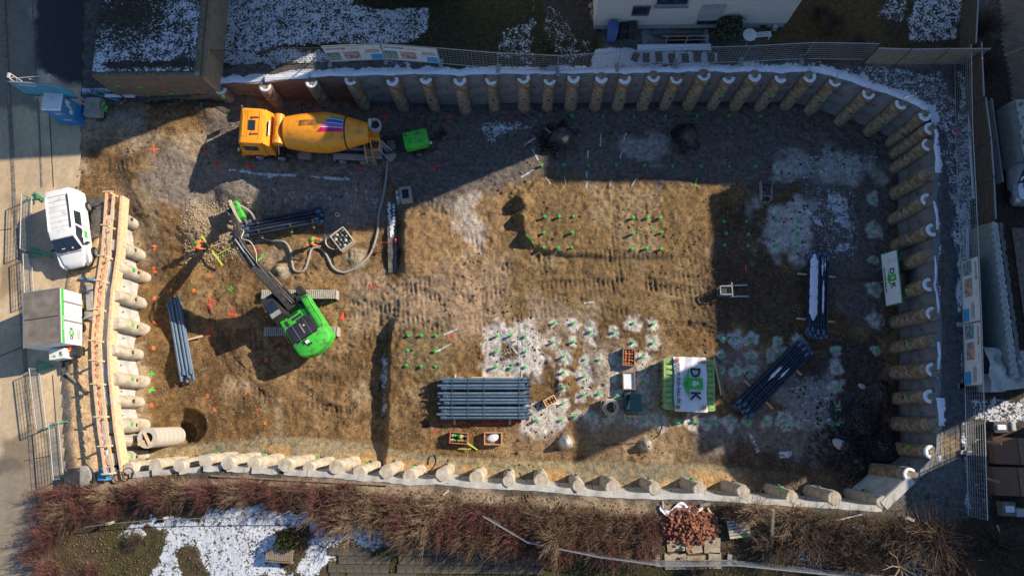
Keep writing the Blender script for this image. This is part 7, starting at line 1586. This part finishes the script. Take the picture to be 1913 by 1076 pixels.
for i in range(250):
    a=rk.random()*6.28;rr=rk.random()**.6;x=hc_.x+math.cos(a)*1.6*rr;y=hc_.y+math.sin(a)*1.05*rr+.12-(.9*rk.random() if i%7==0 else 0);z=4.0+.05+.5*(1-rr)**.8+rk.uniform(-.02,.10)
    o=bpy.data.objects.new('brick',bme);COL.objects.link(o);o.location=(x,y,z);o.rotation_euler=(rk.uniform(-.7,.7),rk.uniform(-.7,.7),rk.random()*6.28);sc=rk.uniform(.7,1.2);o.scale=(sc*rk.uniform(.7,1.1),sc,sc);tag(o,'broken red brick lying in the heap above the concrete slab','brick','bricks of the heap by the south wall')
b=MB();v=[];
b.add([(hc_.x+1.6*math.cos(k*.524),hc_.y+1.2*math.sin(k*.524),4.0) for k in range(12)]+[(hc_.x,hc_.y+.1,4.45)],[(k,(k+1)%12,12) for k in range(12)]);o=b.build('brick_rubble',mat('broken_brick',(.46,.17,.085)));tag(o,'red rubble under the loose bricks of the heap','rubble',None,'stuff')
for i,(x,y,w_,l,rz_) in enumerate(((1262,1048,1.25,.7,0),(1300,1050,1.1,.6,2),(1335,1046,.7,.7,-2),(1262,1018,1.,.5,3),(1330,1018,.9,.7,-4),(1296,1024,.9,.4,8))):
    q=U(x,y);o=MB().box((0,0,.04),(w_*.97,l*1.2,.10),R(rz_)).build('concrete_slab',mat('old_slab',(.40,.34,.25),(.27,.22,.16),2.5,.9,.4));o.location=q;tag(o,['large pale concrete slab, front left below the brick heap','pale concrete slab, front middle below the brick heap','pale concrete slab, front right behind the mesh fence','broken slab at the lower left edge of the brick heap','broken slab at the lower right edge of the brick heap','narrow broken slab in the middle below the bricks'][i],'slab','concrete slabs below the brick heap')
q=U(1272,950);b=MB();v=[]
for i in range(26):
    x=-1.2+2.4*i/25;yc=.25*math.sin(i*.42+2.6)
    for k in range(4): v.append((x,yc+(k-1.5)*.10,.12+.07*math.sin(k*2.2+i*.7)))
b.add(v,[(i*4+k,(i+1)*4+k,(i+1)*4+k+1,i*4+k+1) for i in range(25) for k in range(3)]);o=b.build('white_sheet','tarpw',smooth=True);o.location=q;tag(o,'crumpled white sheet lying along the top of the brick heap','plastic sheet')
for (x0,y0,z0_),(x1,y1,z1_),w_,mm,lb in (((1440,1048,4.05),(1444,952,5.6),.16,'woodo','long weathered timber post lying up the bank right of the pallet'),((1445,1002,4.9),(1478,998,4.9),.09,'woodo','cross timber on the long weathered post'),((1478,1030,4.1),(1475,998,4.8),.08,'woodo','thin prop under the cross timber'),
    ((1560,972,4.2),(1612,960,4.2),.06,'whitem','pale branch lying at the foot of the last south piles'),((1690,965,4.2),(1707,972,4.2),.16,'hosew','pale plank end below the slanting corner wall'),((1863,980,4.6),(1873,1018,4.6),.07,'hosew','thin pale curved lath near the bottom right corner'),
    ((1240,950,4.1),(1238,935,4.1),.06,'whitem','short white strip left of the white sheet'),((1308,944,4.2),(1327,940,4.2),.14,'woodo','rounded timber chunk above the brick heap'),((1322,948,4.1),(1330,962,4.1),.12,'wood','short yellow timber chunk right of the brick heap'),
    ((480,905,4.05),(488,898,4.1),.1,'hosew','short tan board leaning in the shrubs below the wall on the left'),((570,917,4.1),(577,911,4.1),.1,'hosew','second short pale marker stake from the left among the shrubs'),((828,924,4.1),(838,916,4.1),.1,'hosew','pale marker stake in the shrubs below the wall, middle one'),
    ((1022,975,4.5),(1045,935,5.4),.07,'twig_p','long pale branch sticking out of the thicket left of the sapling')):
    a,b_=P(x0,y0,z0_),P(x1,y1,z1_);o=MB().bar((0,0,0),b_-a,w_).build('timber_piece' if w_>.07 else 'stick',mm);o.location=a;tag(o,lb,'timber' if w_>.07 else 'stick')
# thin board edging below the south wall
for i,((x0,y0),(x1,y1),lb) in enumerate((((395,888),(560,897),'left grey edging board behind the south wall'),((565,897),(725,905),'right grey edging board behind the south wall'))):
    a,b_=U(x0,y0),U(x1,y1);o=MB().bar((0,0,.06),b_-a+Vector((0,0,.06)),.08,.14).build('edging_board','woodo');o.location=a;tag(o,lb,'board','edging boards behind the south wall')
gf=thing('wire_garden_fence','low garden wire fence with pale posts along the edge of the southern snow','fence',U(172,981))
o0=gf.location;ps=[(172,981),(212,975),(313,966),(480,963),(600,965)]
for x,y in ps[1:4]: q=U(x,y)-o0;b=MB();b.box((q.x,q.y,.35),(.12,.14,.75));b.build('post','hosew',gf)
b=MB()
for i in range(4):
    a,c=U(*ps[i])-o0,U(*ps[i+1])-o0
    b.bar(a+Vector((0,0,.7)),c+Vector((0,0,.7)),.035)
b.build('top_wire','steel',gf)
# garden path slabs, south
pth=thing('garden_path','dark garden path of square slabs at the bottom edge, some edged with snow','path',U(740,1040));o0=pth.location;sm=MB();sm.box((0,0,0),(.46,.42,.07));so=sm.build('s',mat('garden_slab',(.11,.095,.07),(.065,.06,.045),2.,.9,.4),None);sme=so.data;bpy.data.objects.remove(so)
for j in range(4):
    for i in range(25):
        x=622+i*16+(j%2)*3;y=1030+j*16+(i-9)*.15
        if (i<9 and rs.random()<.25) or (i>9 and j==3): continue
        q=U(x,y)-o0;part('paving_slab',sme,pth,(q.x,q.y,q.z+.05+.01*math.sin(i*7+j)),(0,0,.03*math.sin(i+j*2)))
# litter and dry stalks on the garden ground
g_=lambda x,y:zU(x,y)+.02
tag(scatter('leaf_litter',26000,(-30,32,-12,-4.2),g_,(.02,.07),mat('leaf_litter_mix',(.20,.13,.07),(.07,.05,.03),.8,.95),11,dens=lambda x,y:(sdf(x,y,HO)<-.4)*(sdf(x,y,STREET)<-.2)*(up_snow(x,y)<.15)*.8),'brown leaf litter on the soil of the south garden','litter')
tag(scatter('garden_gravel',16000,(-22,32,18,27),g_,(.015,.05),mat('garden_gravel_mix',(.16,.14,.12),(.05,.045,.04),.8,.95),12,dens=lambda x,y:(sdf(x,y,HO)<-.5)*(up_snow(x,y)<.1)*sst(.45,.6,fbm(x,y,.6,3,77))),'dark crumbs of soil on the north garden beds','soil')
